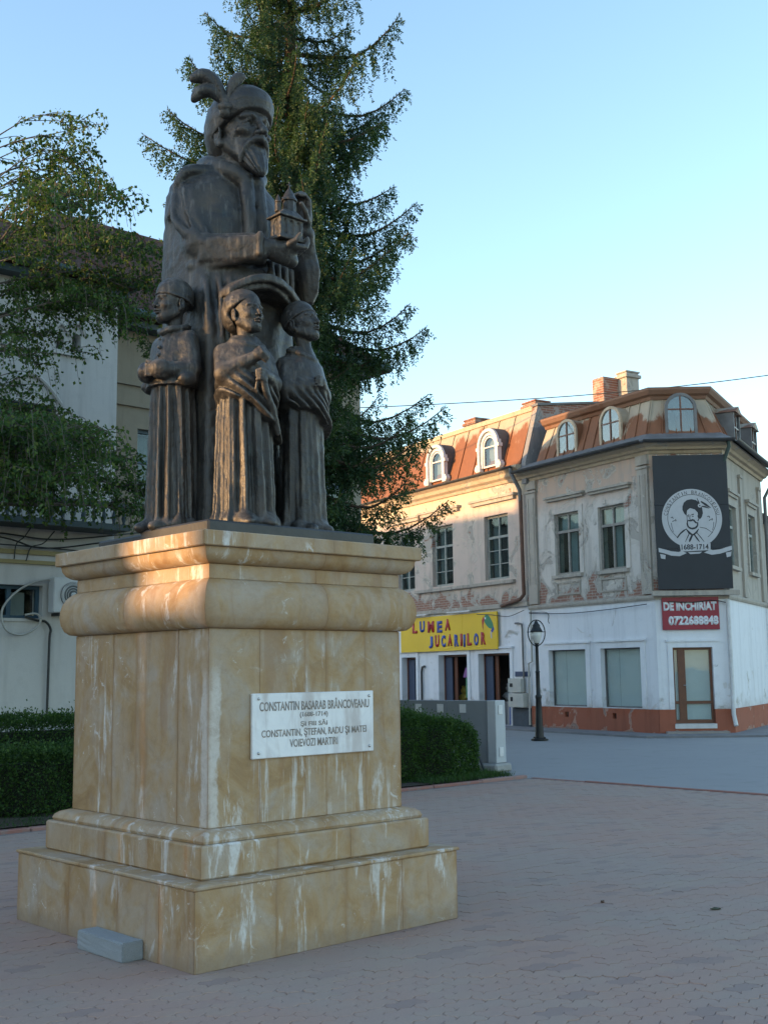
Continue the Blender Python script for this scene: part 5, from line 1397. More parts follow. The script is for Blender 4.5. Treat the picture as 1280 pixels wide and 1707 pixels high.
# ------------------------------------------------------------------ unseen houses added behind and left of the camera to shade the square
SH = Vector((SUN_AZ[0], SUN_AZ[1], 0)).normalized(); SQ = Vector((-0.327, 0.945, 0)).normalized()
if abs(SH.dot(SQ)) > 0.02: SQ = Vector((SH.y, -SH.x, 0)) if Vector((SH.y, -SH.x, 0)).dot(SQ) > 0 else -Vector((SH.y, -SH.x, 0))
def unseen_house(q0, q1, h, label, mat, flat=False, depth=9.0, dist=25.0):
    c = SH * dist + SQ * ((q0 + q1) / 2)
    rz = math.atan2(SQ.y, SQ.x)
    t = empty('unseen_house', (c.x, c.y, 0), rz); tag(t, label, 'house', 'unseen houses added to shade the square')
    w = (q1 - q0) / 2
    # local x along the row; the square lies towards +sgn*y
    sg = -1 if Vector((-math.sin(rz), math.cos(rz), 0)).dot(SH) > 0 else 1
    f = lambda s, o, z: (s, o * sg, z)
    eave = h if flat else h - 1.6
    ops = []
    n = max(1, int((q1 - q0) / 2.2))
    fl = max(1, int(eave / 3.2))
    for k in range(fl):
        for i in range(n):
            x = -w + (q1 - q0) * (i + 0.5) / n
            if q1 - q0 > 1.5: ops.append((x - 0.5, x + 0.5, 0.9 + 3.1 * k, 2.5 + 3.1 * k))
    m = MB(f); wall(m, -w, w, 0, eave, ops); m.box(-w, w, -depth, -depth + 0.3, 0, eave); m.box(-w, -w + .3, -depth + .3, -.301, 0, eave); m.box(w - .3, w, -depth + .3, -.301, 0, eave); m.build('wall', mat, t)
    for (a, b, c_, d) in ops:
        m = MB(f); m.box(a, a + .07, -.16, -.1, c_, d); m.box(b - .07, b, -.16, -.1, c_, d); m.box(a + .07, b - .07, -.16, -.1, c_, c_ + .07); m.box(a + .07, b - .07, -.16, -.1, d - .07, d); m.box((a + b) / 2 - .03, (a + b) / 2 + .03, -.16, -.1, c_ + .07, d - .07)
        wn_ = m.build('window', M_OLDWOOD, t)
        m = MB(f); m.box(a + .07, b - .07, -.14, -.13, c_ + .07, d - .07); m.build('pane', M_TEAL, wn_)
    m = MB(f)
    if flat: m.box(-w, w, -depth, 0.05, eave + .001, eave + 0.2)
    else: m.prism([(0.25, eave), (-depth / 2, h), (-depth - 0.2, eave)], lambda p, q, tt: (tt, p, q), -w, w)
    m.build('roof', M_VROOF, t)
M_TWN = [simple('town_plaster_cream', (0.50, 0.45, 0.36), 0.9), simple('town_plaster_grey', (0.42, 0.42, 0.40), 0.9), simple('town_plaster_ochre', (0.48, 0.36, 0.22), 0.9)]
TT = math.tan(R(SUN_EL))
def top_for(edge, along): return edge + (along + 25.0) * TT      # roof height that puts the shadow edge at a given height
unseen_house(-12, 6.88, top_for(6.5, 1.3), 'unseen long house added to shade the near left of the square', M_TWN[0], True)
unseen_house(6.89, 7.55, top_for(1.8, 1.3), 'unseen low block added to leave a slit of sun for the pedestal', M_TWN[1], True)  # added gap between the houses, shaped to throw the sun patch
unseen_house(7.56, 13.6, top_for(7.2, 2.0), 'unseen grey house added to shade the statue', M_TWN[1], True)
unseen_house(13.61, 19.2, top_for(6.2, 4.4), 'unseen ochre house kept low so sun reaches the spruce top', M_TWN[2], True)
unseen_house(19.21, 26.6, top_for(10.8, 6.0), 'unseen tall house added to shade the villa', M_TWN[0], True)
unseen_house(26.61, 30.6, top_for(7.25, 14.8), 'unseen grey flat-roofed house setting the shadow edge on the corner house', M_TWN[1], True)
unseen_house(30.61, 46.0, top_for(6.1, 14.0), 'unseen ochre house setting the shadow edge on the shop house', M_TWN[2], True)
unseen_house(46.01, 62.0, top_for(6.5, 14.0), 'unseen cream house added to darken the window reflections', M_TWN[0], True)  # this and the next house only darken what the windows reflect
unseen_house(62.01, 80.0, top_for(7.5, 14.0), 'unseen grey house added at the row end to darken window reflections', M_TWN[1], True)

# ------------------------------------------------------------------ trees
def leaf_mat(name, c1, c2, c3, trans=0.35, rough=0.55):
    t = NT(name)
    a = t.n('ShaderNodeAttribute'); a.attribute_name = 'tint'
    c = t.ramp(a.outputs['Fac'], [(0.0, c1), (0.55, c2), (1.0, c3)])
    t.l(c, t.b.inputs['Base Color']); t.b.inputs['Roughness'].default_value = rough
    t.b.inputs['Specular IOR Level'].default_value = 0.3
    tl = t.n('ShaderNodeBsdfTranslucent'); t.l(t.mix(0.5, c, (0.10, 0.19, 0.02)), tl.inputs[0])
    mx = t.n('ShaderNodeMixShader'); mx.inputs[0].default_value = trans
    t.l(t.b.outputs[0], mx.inputs[1]); t.l(tl.outputs[0], mx.inputs[2]); t.l(mx.outputs[0], t.out.inputs[0])
    return t.m
def bark_mat(name, c1, c2):
    t = NT(name); n = t.noise(1.0, 6, 0.7, vec=t.mapping(t.tc(), (14, 14, 3)))
    return t.done(t.mix(n, c1, c2), 0.95, t.bump(n, 0.9, 0.04))
M_SPR = leaf_mat('spruce_needles', (0.008, 0.026, 0.012), (0.020, 0.053, 0.018), (0.078, 0.115, 0.022), 0.27, 0.5)
M_BIR = leaf_mat('birch_leaves', (0.026, 0.066, 0.018), (0.050, 0.105, 0.026), (0.125, 0.170, 0.036), 0.42)
M_HDG = leaf_mat('hedge_leaves', (0.016, 0.042, 0.012), (0.040, 0.095, 0.022), (0.090, 0.160, 0.036), 0.35)
M_BARKS = bark_mat('spruce_bark', (0.045, 0.030, 0.022), (0.12, 0.080, 0.058)); M_BARKB = bark_mat('birch_bark', (0.05, 0.042, 0.036), (0.16, 0.14, 0.12))

def leaf_mesh(name, P, D, N, Ln, Wd, mat, tint, shape='leaf'):
    """leaf quads folded to a rhombus: base P, direction D, normal N, length, width"""
    D = D / np.maximum(np.linalg.norm(D, axis=1, keepdims=True), 1e-6)
    S = np.cross(D, N); S /= np.maximum(np.linalg.norm(S, axis=1, keepdims=True), 1e-6)
    U = np.cross(S, D)
    Ln = Ln[:, None]; Wd = Wd[:, None]
    n = len(P)
    V = np.empty((n, 4, 3), np.float32)
    V[:, 0] = P; V[:, 1] = P + D * Ln * 0.45 + S * Wd * 0.5 - U * Wd * 0.12; V[:, 2] = P + D * Ln; V[:, 3] = P + D * Ln * 0.45 - S * Wd * 0.5 - U * Wd * 0.12
    F = np.arange(n * 4, dtype=np.int32).reshape(n, 4)
    me = raw_mesh(name, V.reshape(-1, 3), F, mat)
    at = me.attributes.new('tint', 'FLOAT', 'POINT'); at.data.foreach_set('value', np.repeat(tint, 4).astype(np.float32))
    return me

def spruce(base, H, zlow, seed, rfun, name, label, dens=1.0, lean=(0, 0)):
    rg = np.random.default_rng(seed); rd = random.Random(seed)
    root = empty(name, base); tag(root, label, 'tree')
    tr = []
    for i in range(25):
        t = i / 24; tr.append((lean[0] * t + 0.03 * math.sin(5 * t), lean[1] * t + 0.03 * math.cos(7 * t), H * t))
    m = MB(); m.tube(tr, [0.19 * (1 - i / 24) ** 0.85 + 0.012 for i in range(25)], 10); sharp(m.build('trunk', M_BARKS, root), 60)
    bm = MB()
    P, D, N, L, Wd, T = [], [], [], [], [], []
    z = zlow
    dens0 = dens
    while z < H - 0.3:
        nb = rd.choice((4, 5, 5, 6)); a0 = rd.uniform(0, 6.28)
        for k in range(nb):
            az = a0 + 2 * math.pi * k / nb + rd.uniform(-.35, .35); zb = z + rd.uniform(-.1, .1)
            Rr = rfun(zb, az) * rd.choice((0.5, 0.65, 0.85, 1.0, 1.1, 1.25))
            dens = dens0 * (0.3 if zb > 13.2 else 1.0) * (0.6 if math.sin(az) > 0.6 else 1.0)
            if Rr < 0.15 or rd.random() < 0.10: continue
            tx, ty = lean[0] * zb / H, lean[1] * zb / H
            rise = 0.25 * Rr * (0.4 + 0.9 * zb / H); droop = 0.42 * Rr * (1.15 - 0.6 * zb / H)
            path = []
            for i in range(9):
                t = i / 8
                zz = zb + rise * t - droop * math.sin(math.pi * 0.5 * t) + droop * 0.95 * max(0, t - 0.55) ** 1.4 * 1.9
                aj = az + 0.12 * math.sin(3 * t + k)
                path.append(np.array((tx + Rr * t * math.cos(aj), ty + Rr * t * math.sin(aj), zz)))
            bm.tube(path, [0.030 * (1 - 0.85 * i / 8) * min(1.4, Rr) for i in range(9)], 5, False)
            side = np.array((-math.sin(az), math.cos(az), 0.0)); outw = np.array((math.cos(az), math.sin(az), 0.0))
            ns = int(28 * Rr * (0.5 + 0.5 * dens)) + 8
            for q in range(ns):
                t = 0.10 + 0.90 * (q + rd.random() * 0.8) / ns
                i = min(7, int(t * 8)); fr = t * 8 - i
                p0 = path[i] * (1 - fr) + path[min(8, i + 1)] * fr
                sgn = 1 if q % 2 else -1
                env = math.sin(math.pi * min(1, 0.18 + 0.80 * t)) ** 0.7
                lat = (0.07 + 0.28 * env) * min(1.0, 0.5 + 0.4 * Rr) * rd.uniform(0.3, 1.1) * (1.0 - 0.45 * max(0, t - 0.75) / 0.25)
                hang = (0.16 + 0.42 * env) * rd.uniform(0.35, 1.2) * (1.05 - 0.55 * max(0, t - 0.7) / 0.3)
                # branchlet: out to the side and forward, then hanging in two or three fingers
                mid = p0 + side * sgn * lat * 0.7 + outw * lat * 0.45 + np.array((0, 0, -0.15 * hang))
                segs = [(p0, mid)]
                for w_ in range(rd.choice((2, 3, 3))):
                    st = p0 + (mid - p0) * (1.0 - 0.32 * w_ * rd.random())
                    segs.append((st, st + side * sgn * lat * rd.uniform(-.05, .3) + outw * rd.uniform(-.02, .14) + np.array((rd.uniform(-.05, .05), rd.uniform(-.05, .05), -hang * rd.uniform(0.45, 1.0)))))
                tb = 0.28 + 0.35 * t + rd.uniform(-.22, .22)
                for (A, B) in segs:
                    ln = np.linalg.norm(B - A); ng = max(3, int(ln / 0.0150 * dens))
                    ts = rg.random(ng); pts = A + (B - A) * ts[:, None]
                    d = (B - A) / max(ln, 1e-6)
                    rn = rg.normal(size=(ng, 3)); rn -= (rn @ d)[:, None] * d; rn /= np.linalg.norm(rn, axis=1, keepdims=True) + 1e-6
                    P.append(pts); D.append(d * 0.62 + rn * 0.72); N.append(np.cross(d, rn) + 0.3 * rg.normal(size=(ng, 3)))
                    L.append(rg.uniform(0.036, 0.064, ng)); Wd.append(rg.uniform(0.016, 0.025, ng))
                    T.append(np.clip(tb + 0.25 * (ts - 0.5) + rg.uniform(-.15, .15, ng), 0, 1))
            # bushy shoot at the tip and along the spine
            for i in range(2, 9):
                ng = int(16 * dens); d = path[i] - path[i - 1]; ln = np.linalg.norm(d); d = d / ln
                ts = rg.random(ng); pts = path[i - 1] + (path[i] - path[i - 1]) * ts[:, None]
                rn = rg.normal(size=(ng, 3)); rn -= (rn @ d)[:, None] * d; rn /= np.linalg.norm(rn, axis=1, keepdims=True) + 1e-6
                P.append(pts); D.append(d * 0.8 + rn * 0.7); N.append(np.cross(d, rn)); L.append(rg.uniform(0.05, 0.085, ng)); Wd.append(rg.uniform(0.013, 0.02, ng)); T.append(rg.uniform(0.35, 0.95, ng))
        z += rd.uniform(0.22, 0.33)
    tag(bm.build('branches', M_BARKS, root), kind='stuff')
    me = leaf_mesh('crown', np.concatenate(P), np.concatenate(D), np.concatenate(N), np.concatenate(L), np.concatenate(Wd), M_SPR, np.concatenate(T))
    link('crown', me, root)
    return root
SPB = W(5.9, 6.7)
def sp_r(z, az):
    # azimuth 0 = +X world (right in view), pi = left
    r = np.interp(z, [2.2, 3.5, 5, 6.5, 8.8, 11.5, 13.5, 16.5], [1.40, 1.55, 1.90, 2.0, 1.72, 1.30, 0.95, 0.15])
    k = math.cos(az)
    r *= 1.0 + 0.06 * k
    if 9.0 < z < 10.2 and k < -0.6: r *= 1.15
    return r
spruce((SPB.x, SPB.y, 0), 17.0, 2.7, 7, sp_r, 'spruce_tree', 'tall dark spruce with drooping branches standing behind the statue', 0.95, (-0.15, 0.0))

# birch: drooping limbs entering from the left
def birch(base, seed, name, label, limbs, nleaf):
    rg = np.random.default_rng(seed); rd = random.Random(seed)
    root = empty(name, base); tag(root, label, 'tree')
    trunk = [(0.0, 0, 0), (0.05, 0, 2.0), (0.02, 0.05, 4.0), (0.12, 0.0, 6.0), (0.15, 0.1, 8.0), (0.25, 0.05, 9.6)]
    m = MB(); tp = spl(trunk, 5); m.tube(tp, [0.15 * (1 - 0.9 * i / (len(tp) - 1)) + 0.01 for i in range(len(tp))], 10); sharp(m.build('trunk', M_BARKB, root), 60)
    bm = MB(); P, D, T = [], [], []
    for (z0, az, ln, up, dens) in limbs:
        az = R(az); dx, dy = math.cos(az), math.sin(az)
        path = spl([(0.08 * dx, 0.08 * dy, z0), (dx * ln * 0.35, dy * ln * 0.35, z0 + up * 0.6), (dx * ln * 0.72, dy * ln * 0.72, z0 + up), (dx * ln, dy * ln, z0 + up * 0.85 - 0.15)], 6)
        n = len(path); bm.tube(path, [0.035 * (1 - 0.88 * i / (n - 1)) * min(1.3, ln / 1.8) * (0.45 if z0 > 5.9 else 0.8) for i in range(n)], 5, False)
        for q in range(int(20 * ln * dens)):
            t = rd.uniform(0.22, 1.0); i = min(n - 2, int(t * (n - 1))); p0 = np.array(path[i]) + (np.array(path[i + 1]) - np.array(path[i])) * rd.random()
            a2 = az + rd.uniform(-1.3, 1.3); l2 = rd.uniform(0.12, 0.55)
            h2 = rd.uniform(0.05, 0.55) * (0.4 + 0.8 * t)
            e = p0 + np.array((math.cos(a2) * l2, math.sin(a2) * l2, rd.uniform(-0.05, 0.18)))
            h2 = max(0.05, min(h2, e[2] - 3.45))
            tip = e + np.array((math.cos(a2) * 0.12, math.sin(a2) * 0.12, -h2))
            tw = spl([p0, e, tip], 5); bm.tube(tw, [0.007 * (1 - 0.6 * i / (len(tw) - 1)) for i in range(len(tw))], 3, False)
            k = max(4, int(nleaf * 1.25 * (l2 + h2)))
            for _ in range(k):
                j = rd.random() * (len(tw) - 1.001); jj = int(j); pp = tw[jj] + (tw[jj + 1] - tw[jj]) * (j - jj)
                P.append(pp + rg.normal(size=3) * 0.03); D.append((rd.uniform(-.8, .8), rd.uniform(-.8, .8), rd.uniform(-1.1, 0.0))); T.append(rd.random() ** 1.5)
    tag(bm.build('branches', M_BARKB, root), kind='stuff')
    P = np.array(P, np.float32); D = np.array(D, np.float32); n = len(P)
    link('crown', leaf_mesh('crown', P, D, rg.normal(size=(n, 3)), rg.uniform(0.045, 0.075, n), rg.uniform(0.032, 0.05, n), M_BIR, np.array(T)), root)
    return n
rdb = random.Random(5)
limbs = []
# (height, azimuth deg from +X world, length, rise, density)
def limb_set(zs, k, lmin, lmax, up, dens):
    for z0 in zs:
        for _ in range(k):
            limbs.append((z0 + rdb.uniform(-.1, .1), rdb.uniform(-58, 40), rdb.uniform(lmin, lmax), rdb.uniform(*up), dens))
limb_set(np.arange(3.75, 4.9, 0.2), 3, 1.3, 2.75, (-0.1, 0.45), 0.85)      # lower mass in front of the balcony
limb_set(np.arange(5.2, 6.0, 0.3), 2, 0.6, 1.5, (0.1, 0.4), 0.4)
limb_set(np.arange(6.0, 7.0, 0.16), 2, 1.4, 3.15, (0.2, 0.9), 0.72)          # upper mass over the roof
limb_set(np.arange(7.2, 8.4, 0.3), 2, 0.9, 1.8, (0.4, 1.0), 0.42)           # thin top twigs
for z0 in np.arange(3.8, 9.0, 0.6):
    limbs.append((z0, rdb.uniform(90, 270), rdb.uniform(1.2, 2.2), 0.5, 0.6))
BB = W(1.35, 8.2)
nb_ = birch((BB.x, BB.y, 0), 3, 'birch_tree', 'weeping birch reaching in from the left edge in front of the villa', limbs, 34)

# ------------------------------------------------------------------ hedges
def hedge(x0, x1, y0, y1, h, seed, label, n, hj=0.05, round_end=0.0, name='hedge'):
    c = W((x0 + x1) / 2, (y0 + y1) / 2); root = empty(name, c, PYAW); tag(root, label, 'hedge')
    rg = np.random.default_rng(seed)
    lx, ly = (x1 - x0) / 2, (y1 - y0) / 2
    m = MB(); m.cbox(-lx + 0.15, lx - 0.15 - round_end * 0.6, -ly + 0.16, ly - 0.16, 0.03, h - 0.18, 0.06); m.build('dark_core', simple('hedge_shade_core', (0.012, 0.016, 0.008), 0.95), root)  # near-black box stands in for the shade inside the hedge
    area = [2 * lx * h, 2 * lx * h * 0.25, 2 * lx * 2 * ly * 1.1, 2 * ly * h, 2 * ly * h]
    pr = np.array(area) / sum(area); fc = rg.choice(5, n, p=pr)
    u = rg.uniform(-1, 1, n); v = rg.uniform(0, 1, n); P = np.zeros((n, 3), np.float32); Nn = np.zeros((n, 3), np.float32)
    for k, (nx, ny, nz) in enumerate(((0, -1, 0), (0, 1, 0), (0, 0, 1), (-1, 0, 0), (1, 0, 0))):
        s = fc == k
        if k < 2: P[s] = np.c_[u[s] * lx, np.full(s.sum(), ny * ly), v[s] * h]
        elif k == 2: P[s] = np.c_[u[s] * lx, (v[s] * 2 - 1) * ly, np.full(s.sum(), h)]
        else: P[s] = np.c_[np.full(s.sum(), nx * lx), u[s] * ly, v[s] * h]
        Nn[s] = (nx, ny, nz)
    # uneven surface
    ph = rg.uniform(0, 6.28, 6)
    bump = 0.05 * np.sin(P[:, 0] * 3.1 + ph[0]) * np.sin(P[:, 2] * 4 + ph[1]) + 0.04 * np.sin(P[:, 0] * 7.7 + ph[2] + P[:, 1] * 6) + 0.03 * np.sin(P[:, 0] * 15 + ph[3]) * np.sin(P[:, 2] * 13 + ph[4])
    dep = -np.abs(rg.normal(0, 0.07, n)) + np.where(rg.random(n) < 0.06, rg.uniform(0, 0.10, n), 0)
    P += Nn * (bump + dep)[:, None]
    top = P[:, 2] > h - 0.12
    P[:, 2] += np.where(top & (rg.random(n) < 0.10), rg.uniform(0, hj * 2, n), 0)
    if round_end:
        e_ = np.clip((P[:, 0] - (lx - round_end)) / round_end, 0, 1); P[:, 2] *= 1 - 0.30 * e_ ** 2; P[:, 1] *= 1 - 0.25 * e_ ** 2
        P[:, 2] *= 1 + 0.05 * np.sin(P[:, 0] * 2.3 + 1)
    D = Nn + rg.normal(0, 0.75, (n, 3)) + np.array((0, 0, 0.35))
    L = rg.uniform(0.024, 0.046, n)
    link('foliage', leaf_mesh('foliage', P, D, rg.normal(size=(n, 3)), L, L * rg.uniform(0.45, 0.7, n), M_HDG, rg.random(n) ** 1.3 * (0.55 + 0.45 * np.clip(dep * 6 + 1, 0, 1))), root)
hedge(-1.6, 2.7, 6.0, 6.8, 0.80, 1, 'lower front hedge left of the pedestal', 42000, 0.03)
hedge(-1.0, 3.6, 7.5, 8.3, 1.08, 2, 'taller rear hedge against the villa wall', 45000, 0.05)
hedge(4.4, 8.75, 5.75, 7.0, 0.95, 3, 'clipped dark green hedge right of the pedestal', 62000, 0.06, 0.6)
# grass along the kerb by the wall
def grass(x0, x1, y0, y1, n, seed, hmax=0.13):
    rg = np.random.default_rng(seed); x = rg.uniform(x0, x1, n); y = y0 + (y1 - y0) * rg.random(n)
    P = np.array([W(a, b, 0.02) for a, b in zip(x, y)], np.float32)
    D = np.c_[rg.normal(0, .35, n), rg.normal(0, .35, n), np.ones(n)]
    return leaf_mesh('grass', P, D, rg.normal(size=(n, 3)), rg.uniform(0.04, hmax, n), rg.uniform(0.006, 0.012, n), M_HDG, rg.uniform(0.0, 0.6, n))
tag(link('grass', grass(7.2, 9.0, 5.38, 7.2, 9000, 3)), 'short grass between the kerb and the grey wall', 'grass', kind='stuff')
tag(link('grass', grass(-6.0, 3.0, 5.4, 6.1, 5000, 4, 0.07)), 'sparse grass along the kerb at left', 'grass', kind='stuff')

# ------------------------------------------------------------------ sculpting with distance fields
class Field:
    def __init__(s, lo, hi, h):
        s.lo = np.array(lo, np.float32); s.h = h
        s.n = np.ceil((np.array(hi) - np.array(lo)) / h).astype(int) + 1
        s.d = np.full(s.n, 9.0, np.float32)
        s.ax = [s.lo[i] + h * np.arange(s.n[i], dtype=np.float32) for i in range(3)]
    def _sub(s, lo, hi, m):
        sl = []
        for i in range(3):
            a = int(max(0, math.floor((lo[i] - m - s.lo[i]) / s.h))); b = int(min(s.n[i], math.ceil((hi[i] + m - s.lo[i]) / s.h) + 1))
            sl.append(slice(a, max(a, b)))
        return tuple(sl), (s.ax[0][sl[0]][:, None, None], s.ax[1][sl[1]][None, :, None], s.ax[2][sl[2]][None, None, :])
    def op(s, prim, k=0.02, mode='add'):
        fn, lo, hi = prim
        sl, (X, Y, Z) = s._sub(lo, hi, k * 1.2 + 3 * s.h)
        a = s.d[sl]
        if a.size == 0: return s
        b = fn(X, Y, Z)
        if mode == 'add':
            hh = np.clip(k - np.abs(a - b), 0, None) / k
            s.d[sl] = np.minimum(a, b) - hh * hh * k * 0.25
        elif mode == 'cut':
            b = -b
            hh = np.clip(k - np.abs(a - b), 0, None) / k
            s.d[sl] = np.maximum(a, b) + hh * hh * k * 0.25
        return s
    def add(s, prim, k=0.02): return s.op(prim, k, 'add')
    def cut(s, prim, k=0.015): return s.op(prim, k, 'cut')
    def noise(s, amp, cell, seed=0):
        rg = np.random.default_rng(seed)
        cn = [int(n * s.h / cell) + 3 for n in s.n]
        g = rg.uniform(-1, 1, cn).astype(np.float32)
        for i in range(3):
            t = np.arange(s.n[i]) * s.h / cell
            j = t.astype(int); f = (t - j); f = (f * f * (3 - 2 * f)).astype(np.float32)
            shp = [1, 1, 1]; shp[i] = -1
            g = np.take(g, j, axis=i) * (1 - f.reshape(shp)) + np.take(g, j + 1, axis=i) * f.reshape(shp)
        s.d += amp * g
        return s
    def mesh(s, name, mat):
        d, h = s.d, s.h
        neg = d < 0
        cs = np.zeros([n - 1 for n in s.n], np.uint8)
        for i in (0, 1):
            for j in (0, 1):
                for k in (0, 1):
                    cs += neg[i:i + cs.shape[0], j:j + cs.shape[1], k:k + cs.shape[2]]
        act = np.argwhere((cs > 0) & (cs < 8))
        idx = np.full(cs.shape, -1, np.int32)
        idx[act[:, 0], act[:, 1], act[:, 2]] = np.arange(len(act))
        acc = np.zeros((len(act), 3), np.float32); cnt = np.zeros(len(act), np.float32)
        cor = [(i, j, k) for i in (0, 1) for j in (0, 1) for k in (0, 1)]
        val = {c: d[act[:, 0] + c[0], act[:, 1] + c[1], act[:, 2] + c[2]] for c in cor}
        for c in cor:
            for ax in range(3):
                if c[ax] == 0:
                    e = list(c); e[ax] = 1; e = tuple(e)
                    va, vb = val[c], val[e]
                    m = (va < 0) != (vb < 0)
                    t = np.where(m, va / np.where(m, va - vb, 1), 0)
                    p = np.zeros((len(act), 3), np.float32) + np.array(c, np.float32)
                    p[:, ax] = t
                    acc += np.where(m[:, None], p, 0); cnt += m
        vert = s.lo + (act + acc / np.maximum(cnt, 1)[:, None]) * h
        quads = []
        for ax in range(3):
            b, c = (ax + 1) % 3, (ax + 2) % 3
            sa = [slice(None)] * 3; sb = [slice(None)] * 3
            sa[ax] = slice(0, -1); sb[ax] = slice(1, None)
            for q in (b, c):
                sa[q] = slice(1, -1); sb[q] = slice(1, -1)
            A, B = neg[tuple(sa)], neg[tuple(sb)]
            e = np.argwhere(A != B)
            if len(e) == 0: continue
            flip = A[e[:, 0], e[:, 1], e[:, 2]]
            e = e.copy(); e[:, b] += 1; e[:, c] += 1
            def cell(db, dc):
                g = e.copy(); g[:, b] += db; g[:, c] += dc
                return idx[g[:, 0], g[:, 1], g[:, 2]]
            q = np.stack([cell(-1, -1), cell(0, -1), cell(0, 0), cell(-1, 0)], 1)
            q[~flip] = q[~flip][:, ::-1]
            quads.append(q)
        return raw_mesh(name, vert, np.concatenate(quads), mat, smooth=True)

def _rot(ax):   # euler degrees -> 3x3 (local to world)
    return np.array(Euler([R(a) for a in ax]).to_matrix(), np.float32)

def cap(a, b, ra, rb=None):
    rb = ra if rb is None else rb
    a = np.array(a, np.float32); b = np.array(b, np.float32)
    ba = b - a; L = float(ba @ ba) or 1e-9
    def fn(X, Y, Z):
        px, py, pz = X - a[0], Y - a[1], Z - a[2]
        t = np.clip((px * ba[0] + py * ba[1] + pz * ba[2]) / L, 0, 1)
        return np.sqrt((px - t * ba[0]) ** 2 + (py - t * ba[1]) ** 2 + (pz - t * ba[2]) ** 2) - (ra + (rb - ra) * t)
    m = max(ra, rb)
    return fn, np.minimum(a, b) - m, np.maximum(a, b) + m

def ell(c, r, rot=None):
    c = np.array(c, np.float32); r = np.array(r, np.float32)
    M = None if rot is None else _rot(rot)
    def fn(X, Y, Z):
        x, y, z = X - c[0], Y - c[1], Z - c[2]
        if M is not None:
            x, y, z = (M[0, 0] * x + M[1, 0] * y + M[2, 0] * z, M[0, 1] * x + M[1, 1] * y + M[2, 1] * z, M[0, 2] * x + M[1, 2] * y + M[2, 2] * z)
        k0 = np.sqrt((x / r[0]) ** 2 + (y / r[1]) ** 2 + (z / r[2]) ** 2)
        k1 = np.sqrt((x / r[0] ** 2) ** 2 + (y / r[1] ** 2) ** 2 + (z / r[2] ** 2) ** 2)
        return k0 * (k0 - 1) / np.maximum(k1, 1e-4)
    m = r.max() if M is not None else r
    return fn, c - m, c + m

def rbox(c, hf, rnd=0.01, rot=None):
    c = np.array(c, np.float32); hf = np.array(hf, np.float32)
    M = None if rot is None else _rot(rot)
    def fn(X, Y, Z):
        x, y, z = X - c[0], Y - c[1], Z - c[2]
        if M is not None:
            x, y, z = (M[0, 0] * x + M[1, 0] * y + M[2, 0] * z, M[0, 1] * x + M[1, 1] * y + M[2, 1] * z, M[0, 2] * x + M[1, 2] * y + M[2, 2] * z)
        qx, qy, qz = np.abs(x) - hf[0] + rnd, np.abs(y) - hf[1] + rnd, np.abs(z) - hf[2] + rnd
        o = np.sqrt(np.maximum(qx, 0) ** 2 + np.maximum(qy, 0) ** 2 + np.maximum(qz, 0) ** 2)
        return o + np.minimum(np.maximum(qx, np.maximum(qy, qz)), 0) - rnd
    m = float(np.linalg.norm(hf)) if M is not None else hf
    return fn, c - m, c + m

def chain(pts, rads):
    """smooth poly-capsule through points"""
    segs = [cap(pts[i], pts[i + 1], rads[i], rads[i + 1]) for i in range(len(pts) - 1)]
    lo = np.min([g[1] for g in segs], 0); hi = np.max([g[2] for g in segs], 0)
    def fn(X, Y, Z):
        d = segs[0][0](X, Y, Z)
        for g in segs[1:]: d = np.minimum(d, g[0](X, Y, Z))
        return d
    return fn, lo, hi

def loft(rows, fold=None, pw=2.0):
    """rows: (z, cx, cy, rx, ry) bottom to top; fold(ang, z) relative bulge (ang 0 = front -Y, + towards +X)"""
    rows = np.array(rows, np.float32)
    zs = rows[:, 0]
    zz = np.linspace(zs[0], zs[-1], 200)
    # smooth interpolation (pchip-like through smoothing of linear)
    cols = []
    for i in range(1, 5):
        v = np.interp(zz, zs, rows[:, i]); ker = np.hanning(15); ker /= ker.sum()
        cols.append(np.convolve(np.pad(v, 7, mode='edge'), ker, 'valid'))
    def fn(X, Y, Z):
        z = Z
        cx, cy, rx, ry = [np.interp(z, zz, c).astype(np.float32) for c in cols]
        dx, dy = X - cx, Y - cy
        if pw == 2.0: rho = np.sqrt((dx / rx) ** 2 + (dy / ry) ** 2)
        else: rho = (np.abs(dx / rx) ** pw + np.abs(dy / ry) ** pw) ** (1 / pw)
        rm = np.minimum(rx, ry)
        if fold is not None:
            rho = rho - fold(np.arctan2(dx / rx, -dy / ry), z)
        d = (rho - 1) * rm
        return np.maximum(d, np.maximum(zs[0] - z, z - zs[-1]))
    mx = rows[:, 3].max() * 1.25; my = rows[:, 4].max() * 1.25
    lo = (rows[:, 1].min() - mx, rows[:, 2].min() - my, zs[0]); hi = (rows[:, 1].max() + mx, rows[:, 2].max() + my, zs[-1])
    return fn, lo, hi

def pleats(n, amp, ph=0.0, wob=0.3, seed=0, z0=None, z1=None, sharp_=1.0):
    rg = np.random.default_rng(seed)
    a = rg.uniform(0, 6.28, 4)
    def f(ang, z):
        q = n * ang + ph + wob * np.sin(2.3 * ang + a[0]) * 3 + wob * 3.2 * np.sin(5.1 * ang + a[2]) + 0.5 * np.sin(3.1 * z + a[1]) + 0.35 * np.sin(7.3 * z + 2 * ang + a[2])
        w = np.sin(q)
        w = np.sign(w) * np.abs(w) ** sharp_
        v = amp * w * (0.70 + 0.30 * np.sin(2.7 * ang + a[3]) + 0.15 * np.sin(4.0 * z + 3 * ang)) + amp * 0.22 * np.sin(2.7 * n * ang + 5 * z + a[1])
        if z0 is not None:
            t = np.clip((z - z0) / (z1 - z0), 0, 1); v = v * (t * t * (3 - 2 * t))
        return v
    return f

